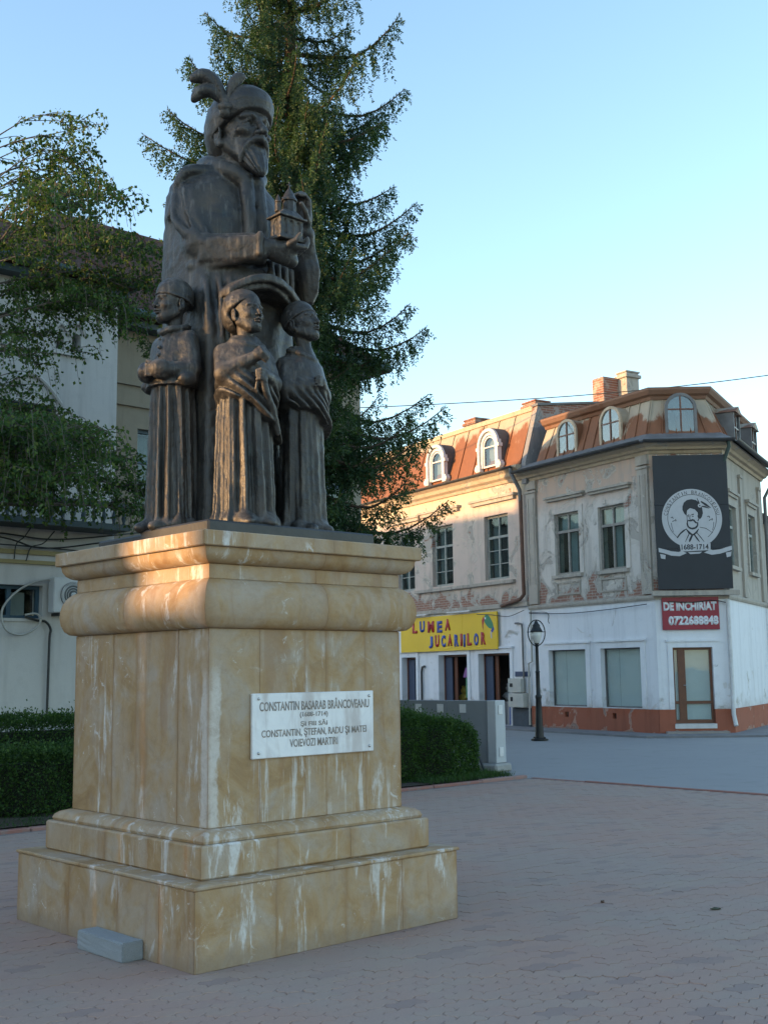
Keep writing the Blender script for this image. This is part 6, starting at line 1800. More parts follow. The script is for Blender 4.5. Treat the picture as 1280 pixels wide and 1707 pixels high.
# ------------------------------------------------------------------ bronze
def bronze_mat():
    t = NT('weathered_bronze')
    n1 = t.noise(3.2, 6, 0.62)
    n2 = t.noise(11, 5, 0.6, stretch=(1, 1, 0.22))
    n3 = t.noise(60, 4, 0.6)
    c = t.ramp(n1, [(0.3, (0.024, 0.025, 0.026)), (0.55, (0.050, 0.045, 0.041)), (0.72, (0.088, 0.072, 0.057))])
    c = t.mix(t.step(n2, 0.53, 0.75), c, (0.112, 0.098, 0.083))
    c = t.mix(t.math('MULTIPLY', t.step(t.noise(6, 5, 0.7, stretch=(1.3, 1.3, 0.5), loc=(3, 1, 7)), 0.60, 0.72), 0.55), c, (0.050, 0.068, 0.066))
    # relief contrast painted in: worn ridges highlighted, hollows shaded, dusty tops lightened
    ge = t.n('ShaderNodeNewGeometry')
    pt = ge.outputs['Pointiness']
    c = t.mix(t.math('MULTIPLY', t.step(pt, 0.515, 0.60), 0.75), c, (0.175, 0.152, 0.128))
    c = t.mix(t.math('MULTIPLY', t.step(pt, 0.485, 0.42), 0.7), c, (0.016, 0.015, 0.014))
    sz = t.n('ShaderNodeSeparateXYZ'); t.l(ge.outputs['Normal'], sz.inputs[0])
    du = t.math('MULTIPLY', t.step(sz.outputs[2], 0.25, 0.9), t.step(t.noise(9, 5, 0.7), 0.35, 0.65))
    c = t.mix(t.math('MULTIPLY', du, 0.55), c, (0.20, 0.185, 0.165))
    st = t.step(t.noise(1.0, 4, 0.6, vec=t.mapping(t.tc(), (26, 26, 1.6), (5, 3, 1))), 0.56, 0.66)
    c = t.mix(t.math('MULTIPLY', st, 0.40), c, (0.17, 0.155, 0.135))
    rough = t.ramp(n1, [(0.3, 0.38), (0.7, 0.60)])
    nm = t.bump(n3, 0.35, 0.007)
    vo = t.n('ShaderNodeTexVoronoi'); t.l(t.tc(), vo.inputs['Vector']); vo.inputs['Scale'].default_value = 30
    nm = t.bump(vo.outputs['Distance'], 0.12, 0.010, nm)
    nm = t.bump(t.noise(12, 5, 0.62), 0.50, 0.022, nm)
    return t.done(c, rough, nm, 0.30, 0.5)
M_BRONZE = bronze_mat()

# ------------------------------------------------------------------ heads (face towards -Y, origin between the ears)
def old_head(h):
    """gaunt bearded face: heavy brow, deep-set eyes, strong nose, drooping moustache"""
    F = Field((-0.23, -0.36, -0.42), (0.23, 0.30, 0.36), h)
    F.add(ell((0, 0.02, 0.10), (0.158, 0.205, 0.205)), 0.03)                      # skull
    F.add(ell((0, -0.070, -0.02), (0.128, 0.125, 0.17)), 0.04)                    # face block
    F.add(rbox((0, -0.135, 0.100), (0.105, 0.050, 0.055), 0.035, (12, 0, 0)), 0.03)   # forehead
    for s in (-1, 1):
        F.add(ell((s * 0.088, -0.140, -0.038), (0.044, 0.046, 0.030), (0, s * -18, 0)), 0.016)      # cheek bone
        F.add(cap((s * 0.118, 0.0, -0.08), (s * 0.060, -0.10, -0.18), 0.042, 0.04), 0.04)           # jaw
        F.cut(ell((s * 0.125, -0.120, -0.110), (0.036, 0.050, 0.050)), 0.025)                      # hollow cheek
        F.cut(ell((s * 0.062, -0.222, 0.018), (0.045, 0.064, 0.034)), 0.012)                       # deep eye socket
        F.add(ell((s * 0.062, -0.150, 0.018), (0.028, 0.026, 0.022)), 0.003)                       # eye ball
        F.add(chain([(s * 0.032, -0.166, 0.022), (s * 0.060, -0.182, 0.040), (s * 0.092, -0.158, 0.018)], [0.008, 0.011, 0.007]), 0.004)   # upper lid
        F.add(chain([(s * 0.034, -0.168, 0.008), (s * 0.062, -0.174, -0.004), (s * 0.090, -0.156, 0.006)], [0.006, 0.008, 0.006]), 0.004)  # lower lid
        F.add(chain([(s * 0.010, -0.192, 0.056), (s * 0.050, -0.196, 0.070), (s * 0.106, -0.158, 0.058)], [0.015, 0.019, 0.012]), 0.022)   # brow ridge, drawn together
        F.add(cap((s * 0.020, -0.180, -0.010), (s * 0.060, -0.165, -0.030), 0.012, 0.010), 0.015)                                      # pouch
        # ear with rim and hollow
        F.add(ell((s * 0.160, 0.03, -0.015), (0.022, 0.050, 0.080), (0, 0, s * 18)), 0.010)
        F.cut(ell((s * 0.190, 0.018, -0.004), (0.024, 0.031, 0.050), (0, 0, s * 18)), 0.006)
        F.add(ell((s * 0.162, 0.000, -0.082), (0.020, 0.024, 0.028)), 0.010)
    # nose
    F.add(cap((0, -0.186, 0.056), (0, -0.244, -0.044), 0.019, 0.026), 0.016)
    F.add(ell((0, -0.246, -0.055), (0.026, 0.024, 0.021)), 0.012)
    for s in (-1, 1):
        F.add(ell((s * 0.031, -0.212, -0.060), (0.021, 0.030, 0.020)), 0.010)
        F.cut(ell((s * 0.016, -0.228, -0.081), (0.010, 0.014, 0.010)), 0.004)
        F.cut(chain([(s * 0.050, -0.205, -0.058), (s * 0.078, -0.180, -0.095), (s * 0.100, -0.150, -0.150)], [0.008, 0.011, 0.008]), 0.012)   # nose-to-mouth fold
    F.add(cap((0, 0.045, -0.10), (0, 0.03, -0.42), 0.105, 0.115), 0.04)           # neck
    # beard: a pointed wedge with grooves
    F.add(ell((0, -0.13, -0.14), (0.092, 0.066, 0.062)), 0.02)
    F.add(loft([(-0.355, 0, -0.205, 0.014, 0.014), (-0.335, 0, -0.196, 0.036, 0.036), (-0.30, 0, -0.178, 0.060, 0.058), (-0.235, 0, -0.142, 0.084, 0.084), (-0.15, 0, -0.095, 0.106, 0.100), (-0.08, 0, -0.06, 0.120, 0.098)],
               pleats(11, 0.07, 1, 0.2, 3, -0.1, -0.22)), 0.02)
    F.cut(ell((0, -0.204, -0.130), (0.044, 0.034, 0.020)), 0.006)                 # open mouth
    F.add(cap((-0.026, -0.184, -0.157), (0.026, -0.184, -0.157), 0.012), 0.008)   # lower lip
    F.cut(cap((-0.032, -0.212, -0.182), (0.032, -0.212, -0.182), 0.008), 0.014)
    for s in (-1, 1):
        F.add(chain(spl([(s * 0.004, -0.216, -0.094), (s * 0.042, -0.202, -0.104), (s * 0.082, -0.160, -0.148), (s * 0.100, -0.126, -0.215), (s * 0.098, -0.118, -0.245)], 5),
                    list(np.linspace(0.024, 0.012, 21))), 0.012)                  # moustache
    return F

def head_field(h):
    """smooth young face"""
    F = Field((-0.23, -0.34, -0.42), (0.23, 0.30, 0.36), h)
    F.add(ell((0, 0.02, 0.10), (0.158, 0.205, 0.205)), 0.03)
    F.add(ell((0, -0.075, -0.03), (0.130, 0.125, 0.17)), 0.05)
    F.add(ell((0, -0.11, -0.165), (0.066, 0.072, 0.055)), 0.05)
    for s in (-1, 1):
        F.add(cap((s * 0.110, 0.0, -0.10), (s * 0.045, -0.12, -0.180), 0.045, 0.04), 0.05)
        F.add(ell((s * 0.084, -0.128, -0.045), (0.044, 0.044, 0.034)), 0.03)
        F.cut(ell((s * 0.064, -0.216, 0.020), (0.046, 0.052, 0.032)), 0.018)
        F.add(cap((s * 0.022, -0.190, 0.064), (s * 0.106, -0.152, 0.062), 0.016, 0.013), 0.016)
        F.add(ell((s * 0.064, -0.148, 0.020), (0.030, 0.028, 0.022)), 0.003)
        F.add(chain([(s * 0.034, -0.166, 0.022), (s * 0.062, -0.180, 0.040), (s * 0.094, -0.158, 0.022)], [0.006, 0.009, 0.006]), 0.004)
        F.add(chain([(s * 0.036, -0.166, 0.010), (s * 0.064, -0.174, -0.001), (s * 0.092, -0.156, 0.010)], [0.005, 0.007, 0.005]), 0.004)
        F.add(ell((s * 0.160, 0.03, -0.015), (0.022, 0.046, 0.074), (0, 0, s * 18)), 0.010)
        F.cut(ell((s * 0.190, 0.020, -0.006), (0.022, 0.028, 0.046), (0, 0, s * 18)), 0.006)
        F.add(ell((s * 0.160, 0.005, -0.076), (0.018, 0.022, 0.026)), 0.010)
        F.add(ell((s * 0.028, -0.196, -0.054), (0.019, 0.024, 0.017)), 0.010)
    F.add(cap((0, -0.184, 0.045), (0, -0.226, -0.040), 0.017, 0.022), 0.014)
    F.add(ell((0, -0.226, -0.048), (0.022, 0.021, 0.019)), 0.008)
    for s in (-1, 1): F.cut(ell((s * 0.015, -0.208, -0.072), (0.009, 0.012, 0.009)), 0.004)
    F.add(cap((0, 0.045, -0.10), (0, 0.03, -0.42), 0.085, 0.085), 0.04)
    F.add(chain([(-0.044, -0.184, -0.108), (-0.012, -0.212, -0.096), (0, -0.209, -0.100), (0.012, -0.212, -0.096), (0.044, -0.184, -0.108)], [0.007, 0.012, 0.011, 0.012, 0.007]), 0.008)
    F.add(chain([(-0.036, -0.184, -0.126), (0, -0.207, -0.132), (0.036, -0.184, -0.126)], [0.008, 0.015, 0.008]), 0.008)
    F.cut(chain([(-0.046, -0.204, -0.115), (0, -0.228, -0.115), (0.046, -0.204, -0.115)], [0.006, 0.007, 0.006]), 0.004)
    F.cut(cap((-0.02, -0.205, -0.154), (0.02, -0.205, -0.154), 0.010), 0.02)
    return F

def place(o, loc, rot_deg=(0, 0, 0), scale=1.0):
    o.location = loc; o.rotation_euler = [R(a) for a in rot_deg]
    o.scale = (scale, scale, scale) if isinstance(scale, (int, float)) else scale
    return o

PED_C = (-1.015, 8.058); PED_YAW = R(42.87)
ST_Z = 2.53

statue = empty('bronze_statue', (PED_C[0], PED_C[1], 2.445), PED_YAW)
tag(statue, 'dark bronze statue of a bearded ruler in a plumed cap with three boys', 'statue')
def sp(x, y, z): return (x, y, z - 2.445)

# bronze base plates
M_PLATE = simple('dark_bronze_plate', (0.050, 0.050, 0.050), 0.5, 0.35, var=0.3, scale=5, bump=0.2)
pb = MB()
pb.cbox(-0.75, 0.60, -0.75, 0.02, 0.002, 0.085, 0.012)
link('base_plate', pb.mesh('base_plate', M_PLATE), statue)
pb = MB(); pb.cbox(-0.72, 0.60, 0.022, 0.62, 0.002, 0.070, 0.012)
link('base_plate', pb.mesh('base_plate', M_PLATE), statue)

# ------------------------------------------------------------------ the ruler
king = empty('ruler_figure', sp(0, 0, ST_Z), 0, statue)

def band(x0, x1, zf, yf, hz, hy):
    """arched slab following z = zf(x), y = yf(x)"""
    xs = np.linspace(x0, x1, 40)
    def fn(X, Y, Z):
        zc, yc = zf(X), yf(X)
        a, b = np.abs(Z - zc) * 0.8 - hz, np.abs(Y - yc) * 0.85 - hy
        o = np.sqrt(np.maximum(a + .012, 0) ** 2 + np.maximum(b + .012, 0) ** 2) + np.minimum(np.maximum(a, b) + .012, 0) - .012
        return np.maximum(o, np.maximum(x0 - X, X - x1))
    zz, yy = zf(xs), yf(xs)
    return fn, (x0, yy.min() - hy * 1.3, zz.min() - hz * 1.4), (x1, yy.max() + hy * 1.3, zz.max() + hz * 1.4)

def king_body():
    F = Field((-0.72, -0.68, -0.02), (0.72, 0.68, 2.86), 0.0105)
    # tall cloak column
    fo = pleats(7, 0.035, 0.4, 0.25, 5)
    F.add(loft([(-0.02, 0.02, 0.06, 0.46, 0.36), (0.5, 0.02, 0.08, 0.43, 0.33), (1.2, 0.01, 0.10, 0.42, 0.32), (1.7, 0.0, 0.12, 0.44, 0.33), (2.0, 0.0, 0.14, 0.45, 0.33)],
               fo, 3.2), 0.03)
    # broad flat cloak face seen between the boys
    F.add(loft([(-0.02, -0.36, -0.10, 0.145, 0.19), (0.6, -0.35, -0.09, 0.125, 0.175), (1.45, -0.345, -0.075, 0.12, 0.165), (1.72, -0.335, -0.01, 0.12, 0.15), (2.02, -0.32, 0.10, 0.11, 0.13)], None, 3.0), 0.05)
    for x0, y0, w in ((-0.435, -0.20, 0.022), (-0.345, -0.255, 0.020), (-0.27, -0.29, 0.024)):
        F.add(chain(spl([(x0 + 0.05, y0 + 0.10, 1.80), (x0, y0 + 0.02, 1.62), (x0 + 0.006, y0, 1.3), (x0 - 0.006, y0 - 0.005, 0.8), (x0 - 0.015, y0 - 0.015, 0.02)], 5), list(np.linspace(w, w * 1.3, 21))), 0.03)
    F.cut(ell((-0.325, -0.285, 0.92), (0.022, 0.05, 0.075), (0, 12, 0)), 0.03)
    F.cut(chain([(-0.30, -0.30, 0.80), (-0.31, -0.30, 0.4), (-0.32, -0.31, 0.05)], [0.012, 0.02, 0.02]), 0.02)
    # torso
    F.add(loft([(1.70, 0, 0.12, 0.43, 0.32), (2.0, 0, 0.13, 0.43, 0.31), (2.3, 0, 0.15, 0.44, 0.31), (2.48, 0, 0.16, 0.42, 0.27), (2.60, 0, 0.155, 0.32, 0.20), (2.68, 0, 0.13, 0.19, 0.15), (2.76, 0, 0.10, 0.14, 0.13)], None, 2.5), 0.06)
    # square right shoulder with a thick fur edge, left shoulder rounder
    F.add(rbox((-0.340, 0.20, 2.40), (0.115, 0.14, 0.17), 0.06, (0, 10, 0)), 0.05)
    F.add(ell((0.36, 0.20, 2.36), (0.12, 0.16, 0.18)), 0.06)
    F.add(chain(spl([(-0.475, 0.22, 2.28), (-0.465, 0.13, 2.52), (-0.40, 0.08, 2.585), (-0.27, 0.05, 2.605), (-0.16, 0.02, 2.60)], 6), list(np.linspace(0.040, 0.050, 25))), 0.016)
    # standing fur collar
    F.add(chain(spl([(-0.05, -0.13, 2.54), (-0.135, -0.05, 2.61), (-0.185, 0.08, 2.68), (-0.14, 0.22, 2.72), (0, 0.27, 2.73), (0.14, 0.22, 2.72), (0.185, 0.08, 2.68), (0.135, -0.05, 2.61), (0.05, -0.13, 2.54)], 6), [0.066] * 49), 0.02)
    # fur strip down the front
    for sx, r in ((-0.045, 0.052), (0.062, 0.046)):
        F.add(chain(spl([(sx, -0.15, 2.52), (sx - 0.005, -0.185, 2.35), (sx, -0.20, 2.15), (sx, -0.205, 1.95)], 5), [r] * 16), 0.015)
    F.cut(chain([(0.010, -0.230, 2.52), (0.010, -0.262, 2.3), (0.010, -0.27, 1.95)], [0.014, 0.014, 0.014]), 0.015)
    # hanging cloak behind the right arm, with soft folds
    F.add(loft([(1.15, -0.30, 0.20, 0.17, 0.24), (1.7, -0.30, 0.20, 0.175, 0.25), (2.1, -0.33, 0.20, 0.145, 0.24), (2.45, -0.34, 0.20, 0.12, 0.20)], pleats(5, 0.05, 0.9, 0.3, 8)), 0.05)
    # right upper arm inside a hanging sleeve
    F.add(cap((-0.40, 0.10, 2.36), (-0.395, -0.02, 2.02), 0.125, 0.118), 0.03)
    for q, w in ((0.0, 1.0), (0.45, 1.3), (0.9, 1.0)):
        F.cut(chain(spl([(-0.525 + 0.05 * q, 0.20 - 0.20 * q, 2.46), (-0.55 + 0.05 * q, 0.13 - 0.20 * q, 2.25), (-0.50 + 0.08 * q, 0.02 - 0.16 * q, 2.05)], 5), [v * w for v in [0.012, 0.018, 0.022, 0.024, 0.026, 0.026, 0.026, 0.022, 0.018, 0.014, 0.010]]), 0.03)
    F.add(chain(spl([(-0.505, 0.16, 2.40), (-0.535, 0.10, 2.20), (-0.49, -0.02, 2.07), (-0.40, -0.12, 2.04), (-0.30, -0.16, 2.06)], 5), [0.018, 0.020, 0.022, 0.024, 0.026, 0.028, 0.030, 0.030, 0.030, 0.030, 0.030, 0.030, 0.030, 0.028, 0.028, 0.026, 0.024, 0.022, 0.020, 0.018, 0.016]), 0.020)
    # forearm: a stiff sleeve with a hard upper edge and a dark flat underside
    F.add(rbox((-0.235, -0.205, 1.955), (0.235, 0.100, 0.088), 0.030, (8, 0, -44)), 0.02)
    F.add(chain(spl([(-0.44, -0.02, 2.02), (-0.36, -0.13, 2.045), (-0.22, -0.26, 2.045), (-0.08, -0.38, 2.045)], 5), [0.022] * 16), 0.012)
    F.add(chain(spl([(-0.45, 0.0, 1.86), (-0.34, -0.16, 1.845), (-0.20, -0.30, 1.875), (-0.08, -0.40, 1.91)], 5), [0.030] * 16), 0.02)
    F.add(cap((-0.09, -0.36, 1.965), (0.06, -0.46, 1.97), 0.070, 0.056), 0.02)
    F.add(rbox((-0.075, -0.372, 1.965), (0.026, 0.100, 0.090), 0.028, (0, 0, -44)), 0.008)          # cuff
    # right hand under the church: palm and fingers
    F.add(ell((0.10, -0.475, 1.975), (0.085, 0.075, 0.038), (0, -6, -20)), 0.02)
    for i in range(4):
        bx, by = 0.145 + 0.012 * i, -0.535 + 0.042 * i
        F.add(chain([(bx - 0.03, by, 1.975), (bx + 0.035, by - 0.004, 1.985), (bx + 0.062 - 0.006 * abs(i - 1), by, 2.020), (bx + 0.058, by + 0.002, 2.055)], [0.021, 0.020, 0.018, 0.015]), 0.008)
    F.add(chain([(0.05, -0.52, 1.98), (0.075, -0.565, 2.005), (0.10, -0.578, 2.045)], [0.024, 0.021, 0.016]), 0.012)
    F.add(cap((0.03, -0.42, 1.93), (0.13, -0.44, 1.90), 0.06, 0.05), 0.04)
    # left arm: upper arm forward, forearm raised
    F.add(cap((0.38, 0.12, 2.34), (0.45, -0.16, 2.02), 0.115, 0.100), 0.06)
    F.add(cap((0.45, -0.17, 2.00), (0.385, -0.30, 2.20), 0.085, 0.054), 0.03)
    F.add(loft([(1.72, 0.47, -0.19, 0.045, 0.06), (1.80, 0.475, -0.19, 0.075, 0.10), (1.95, 0.47, -0.18, 0.10, 0.13), (2.10, 0.45, -0.17, 0.095, 0.12), (2.20, 0.42, -0.16, 0.06, 0.08)], pleats(5, 0.10, 0.2, 0.3, 2)), 0.03)
    # left hand
    F.add(ell((0.355, -0.325, 2.29), (0.038, 0.060, 0.085), (18, -8, 0)), 0.025)
    for i in range(4):
        oy = -0.375 + 0.036 * i; L = (0.0, 0.02, 0.022, 0.006)[i]
        F.add(chain([(0.35, oy + 0.01, 2.345), (0.338, oy - 0.005, 2.415 + L), (0.298, oy - 0.012, 2.445 + L), (0.258, oy - 0.016, 2.432 + L)], [0.022, 0.020, 0.018, 0.016]), 0.008)
    F.add(chain([(0.335, -0.37, 2.27), (0.285, -0.405, 2.315), (0.245, -0.41, 2.355)], [0.024, 0.021, 0.017]), 0.010)
    # curved hem over the boys: a jutting arched ledge in two steps
    zf = lambda x: 1.735 - 1.15 * (x + 0.03) ** 2
    yf = lambda x: -0.30 + 0.9 * (x + 0.03) ** 2
    F.add(band(-0.36, 0.33, zf, yf, 0.024, 0.130), 0.008)
    F.add(band(-0.34, 0.31, lambda x: zf(x) - 0.050, lambda x: yf(x) + 0.03, 0.020, 0.120), 0.008)
    F.add(loft([(1.66, -0.02, -0.02, 0.34, 0.26), (1.76, -0.02, -0.03, 0.34, 0.27), (1.88, 0, 0.02, 0.36, 0.25)], pleats(8, 0.04, 0, .2, 4)), 0.03)
    # niche under the hem
    F.cut(ell((-0.02, -0.40, 1.38), (0.22, 0.20, 0.28)), 0.04)
    # vertical folds of the front panels under the forearm
    for i, x in enumerate((0.08, 0.16, 0.24, 0.31)):
        F.add(cap((x, -0.27 + 0.02 * i, 1.92), (x + 0.012, -0.29 + 0.03 * i, 1.72), 0.026, 0.024), 0.015)
    F.noise(0.004, 0.060, 11).noise(0.002, 0.028, 12)
    me = F.mesh('cloaked_body', M_BRONZE)
    co = np.empty(len(me.vertices) * 3, np.float32); me.vertices.foreach_get('co', co); co = co.reshape(-1, 3)
    co[:, 0] = np.where(co[:, 0] < -0.20, -0.20 + (co[:, 0] + 0.20) * 0.80, co[:, 0])      # trim the right side
    me.vertices.foreach_set('co', co.ravel()); me.update()
    return me
link('cloaked_body', king_body(), king)

HK = old_head(0.0038)
HK.noise(0.0012, 0.02, 4)
hd = link('head', HK.mesh('head', M_BRONZE), king)
KH = (0.005, -0.012, 2.905)
place(hd, KH, (-4, 0, 1), (1.10, 1.10, 1.08))

def king_cap():
    F = Field((-0.30, -0.34, -0.24), (0.30, 0.36, 0.46), 0.0058)
    F.add(loft([(-0.20, 0, 0.15, 0.085, 0.085), (-0.10, 0, 0.105, 0.15, 0.155), (0.0, 0, 0.060, 0.188, 0.212), (0.12, 0, 0.018, 0.206, 0.250), (0.22, 0, -0.010, 0.203, 0.246), (0.31, 0, -0.030, 0.180, 0.212), (0.365, 0, -0.045, 0.135, 0.155), (0.385, 0, -0.055, 0.07, 0.08)], None, 2.2), 0.02)
    # face opening: a slanted brim line, high over the brow and low behind the ears
    F.cut(rbox((0, -0.30, -0.140), (0.40, 0.30, 0.28), 0.02, (-28, 0, 0)), 0.006)
    F.noise(0.002, 0.05, 3)
    return F.mesh('cap', M_BRONZE)
cp = link('cap', king_cap(), king)
place(cp, (KH[0], KH[1], KH[2] + 0.012), (-3, 0, 5), (1.06, 1.05, 0.84))

def plume():
    F = Field((-0.40, -0.16, -0.16), (0.28, 0.16, 0.34), 0.0055)
    def feather(path, w):
        p = spl(path, 8); n = len(p)
        r = [w * (0.25 + 0.75 * math.sin(math.pi * min(1, (i / (n - 1)) ** 1.3 * 0.86 + 0.02))) for i in range(n)]
        F.add(chain(p, r), 0.010)
    feather([(0.02, 0, -0.06), (-0.03, 0, 0.06), (-0.09, 0.0, 0.16), (-0.17, 0, 0.205), (-0.245, 0, 0.185)], 0.062)
    feather([(0.01, 0.01, -0.03), (-0.04, 0.01, 0.03), (-0.11, 0.0, 0.085), (-0.19, 0, 0.075), (-0.235, 0, 0.015)], 0.054)
    feather([(0.02, 0, -0.05), (0.035, 0, 0.06), (0.06, 0, 0.145), (0.10, 0.01, 0.205), (0.135, 0.01, 0.215)], 0.046)
    for q in (-1, 0, 1):
        F.cut(chain(spl([(-0.045 - 0.008 * q, -0.045, 0.06), (-0.10, -0.062, 0.165 + 0.02 * q), (-0.17, -0.070, 0.205 + 0.03 * q), (-0.25, -0.062, 0.185 + 0.03 * q)], 6), [0.008] * 19), 0.006)
        F.cut(chain(spl([(0.03 + 0.012 * q, -0.04, 0.03), (0.06 + 0.018 * q, -0.05, 0.13), (0.11 + 0.02 * q, -0.05, 0.20)], 6), [0.007] * 13), 0.006)
    F.add(chain([(-0.035, -0.02, -0.045), (0, -0.035, -0.055), (0.035, -0.02, -0.045)], [0.024, 0.026, 0.024]), 0.02)
    F.add(cap((0, 0, -0.09), (0, 0, 0.0), 0.045, 0.03), 0.02)
    F.noise(0.002, 0.02, 1)
    return F.mesh('plume', M_BRONZE)
pl = link('plume', plume(), king)
place(pl, (-0.195, -0.105, 3.085), (0, 0, -38), 0.92)

def church():
    F = Field((-0.16, -0.12, -0.03), (0.16, 0.12, 0.50), 0.0048)
    k = 0.003
    F.add(rbox((0, 0, 0.01), (0.115, 0.075, 0.014), 0.003), k)
    F.add(rbox((0, 0, 0.085), (0.098, 0.058, 0.078), 0.003), k)
    F.add(rbox((0, 0, 0.163), (0.120, 0.080, 0.008), 0.003), k)
    F.add(loft([(0.165, 0, 0, 0.114, 0.074), (0.215, 0, 0, 0.062, 0.048)], None, 12.0), k)
    for i in (-1, 0, 1):
        F.cut(rbox((0.058 * i, -0.060, 0.080), (0.017, 0.012, 0.045), 0.01), 0.004)
        F.cut(ell((0.058 * i, -0.060, 0.125), (0.017, 0.012, 0.018)), 0.004)
    F.cut(rbox((-0.100, 0, 0.075), (0.012, 0.022, 0.050), 0.01), 0.004)
    F.cut(ell((-0.100, 0, 0.122), (0.012, 0.022, 0.022)), 0.004)
    F.add(loft([(0.205, 0.022, 0, 0.050, 0.046), (0.30, 0.022, 0, 0.044, 0.042)], lambda a, z: 0.06 * np.cos(8 * a)), k)
    F.add(loft([(0.298, 0.022, 0, 0.058, 0.054), (0.312, 0.022, 0, 0.056, 0.052), (0.36, 0.022, 0, 0.030, 0.028), (0.40, 0.022, 0, 0.006, 0.006)], None), k)
    F.add(loft([(0.20, -0.075, 0, 0.024, 0.024), (0.27, -0.075, 0, 0.021, 0.021)], lambda a, z: 0.05 * np.cos(6 * a)), k)
    F.add(loft([(0.268, -0.075, 0, 0.028, 0.028), (0.325, -0.075, 0, 0.004, 0.004)], None), k)
    F.add(cap((0.022, 0, 0.39), (0.022, 0, 0.44), 0.005), k)
    F.add(cap((0.004, 0, 0.42), (0.040, 0, 0.42), 0.005), k)
    F.noise(0.002, 0.02, 2)
    return F.mesh('church_model', M_BRONZE)
ch = link('church_model', church(), king)
place(ch, (0.085, -0.45, 2.02), (0, 0, 0), 1.0)

# ------------------------------------------------------------------ the boys
HB = head_field(0.0048)
HB.noise(0.001, 0.02, 6)
boy_head_me = HB.mesh('head', M_BRONZE)

def boy_cap(kind):
    F = Field((-0.28, -0.30, -0.22), (0.28, 0.36, 0.40), 0.0065)
    if kind == 0:      # low round cap with a rolled rim
        F.add(ell((0, 0.03, 0.125), (0.180, 0.226, 0.20)), 0.02)
        F.cut(rbox((0, -0.20, -0.115), (0.4, 0.27, 0.20), 0.02, (-8, 0, 0)), 0.02)
        F.cut(rbox((0, 0.2, -0.16), (0.4, 0.3, 0.16), 0.02), 0.02)
        pts = [(0.174 * math.sin(a), 0.025 - 0.214 * math.cos(a), 0.108 - 0.22 * (0.025 - 0.214 * math.cos(a) + 0.2)) for a in np.linspace(-math.pi, math.pi, 41)]
        F.add(chain(pts, [0.013] * 41), 0.015)
    elif kind == 1:    # full soft cap bulging at the back
        F.add(ell((0, 0.07, 0.10), (0.205, 0.245, 0.225)), 0.02)
        F.add(ell((0, 0.16, 0.0), (0.17, 0.15, 0.17)), 0.06)
        F.cut(rbox((0, -0.21, -0.085), (0.4, 0.25, 0.22), 0.02, (-24, 0, 0)), 0.03)
        F.cut(ell((0, -0.02, 0.0), (0.168, 0.20, 0.19)), 0.01)
    else:              # close cap
        F.add(ell((0, 0.035, 0.105), (0.176, 0.222, 0.215)), 0.02)
        F.cut(rbox((0, -0.20, -0.10), (0.4, 0.25, 0.21), 0.02, (-20, 0, 0)), 0.02)
        pts = [(0.172 * math.sin(a), 0.03 - 0.215 * math.cos(a), 0.125 - 0.35 * (0.03 - 0.215 * math.cos(a) + 0.185)) for a in np.linspace(-2.2, 2.2, 33)]
        F.add(chain(pts, [0.011] * 33), 0.015)
    F.noise(0.004, 0.045, 5 + kind)
    return F.mesh('cap', M_BRONZE)

def skirt(F, top, seed, n=11, rx=0.195, ry=0.175, amp=0.085, cy=0.0):
    pf = pleats(n, amp, 0.3, 0.17, seed, top + 0.05, top - 0.18, 0.7)
    F.add(loft([(0.0, 0, cy, rx * 1.14, ry * 1.14), (0.10, 0, cy, rx * 1.06, ry * 1.06), (0.5, 0, cy, rx * 0.98, ry * 0.98), (top, 0, cy, rx * 0.88, ry * 0.88)], pf), 0.02)
    # rough hem and toes of the shoes
    rg = np.random.default_rng(seed)
    for i in range(16):
        a = rg.uniform(-1.9, 1.9); r = rg.uniform(0.9, 1.15)
        F.add(ell((rx * r * math.sin(a), cy - ry * r * math.cos(a), rg.uniform(0.0, 0.05)), (rg.uniform(0.03, 0.05), rg.uniform(0.03, 0.05), rg.uniform(0.02, 0.06))), 0.035)
    for s in (-1, 1):
        F.add(ell((s * 0.075, cy - ry * 1.22, 0.018), (0.050, 0.080, 0.038)), 0.03)

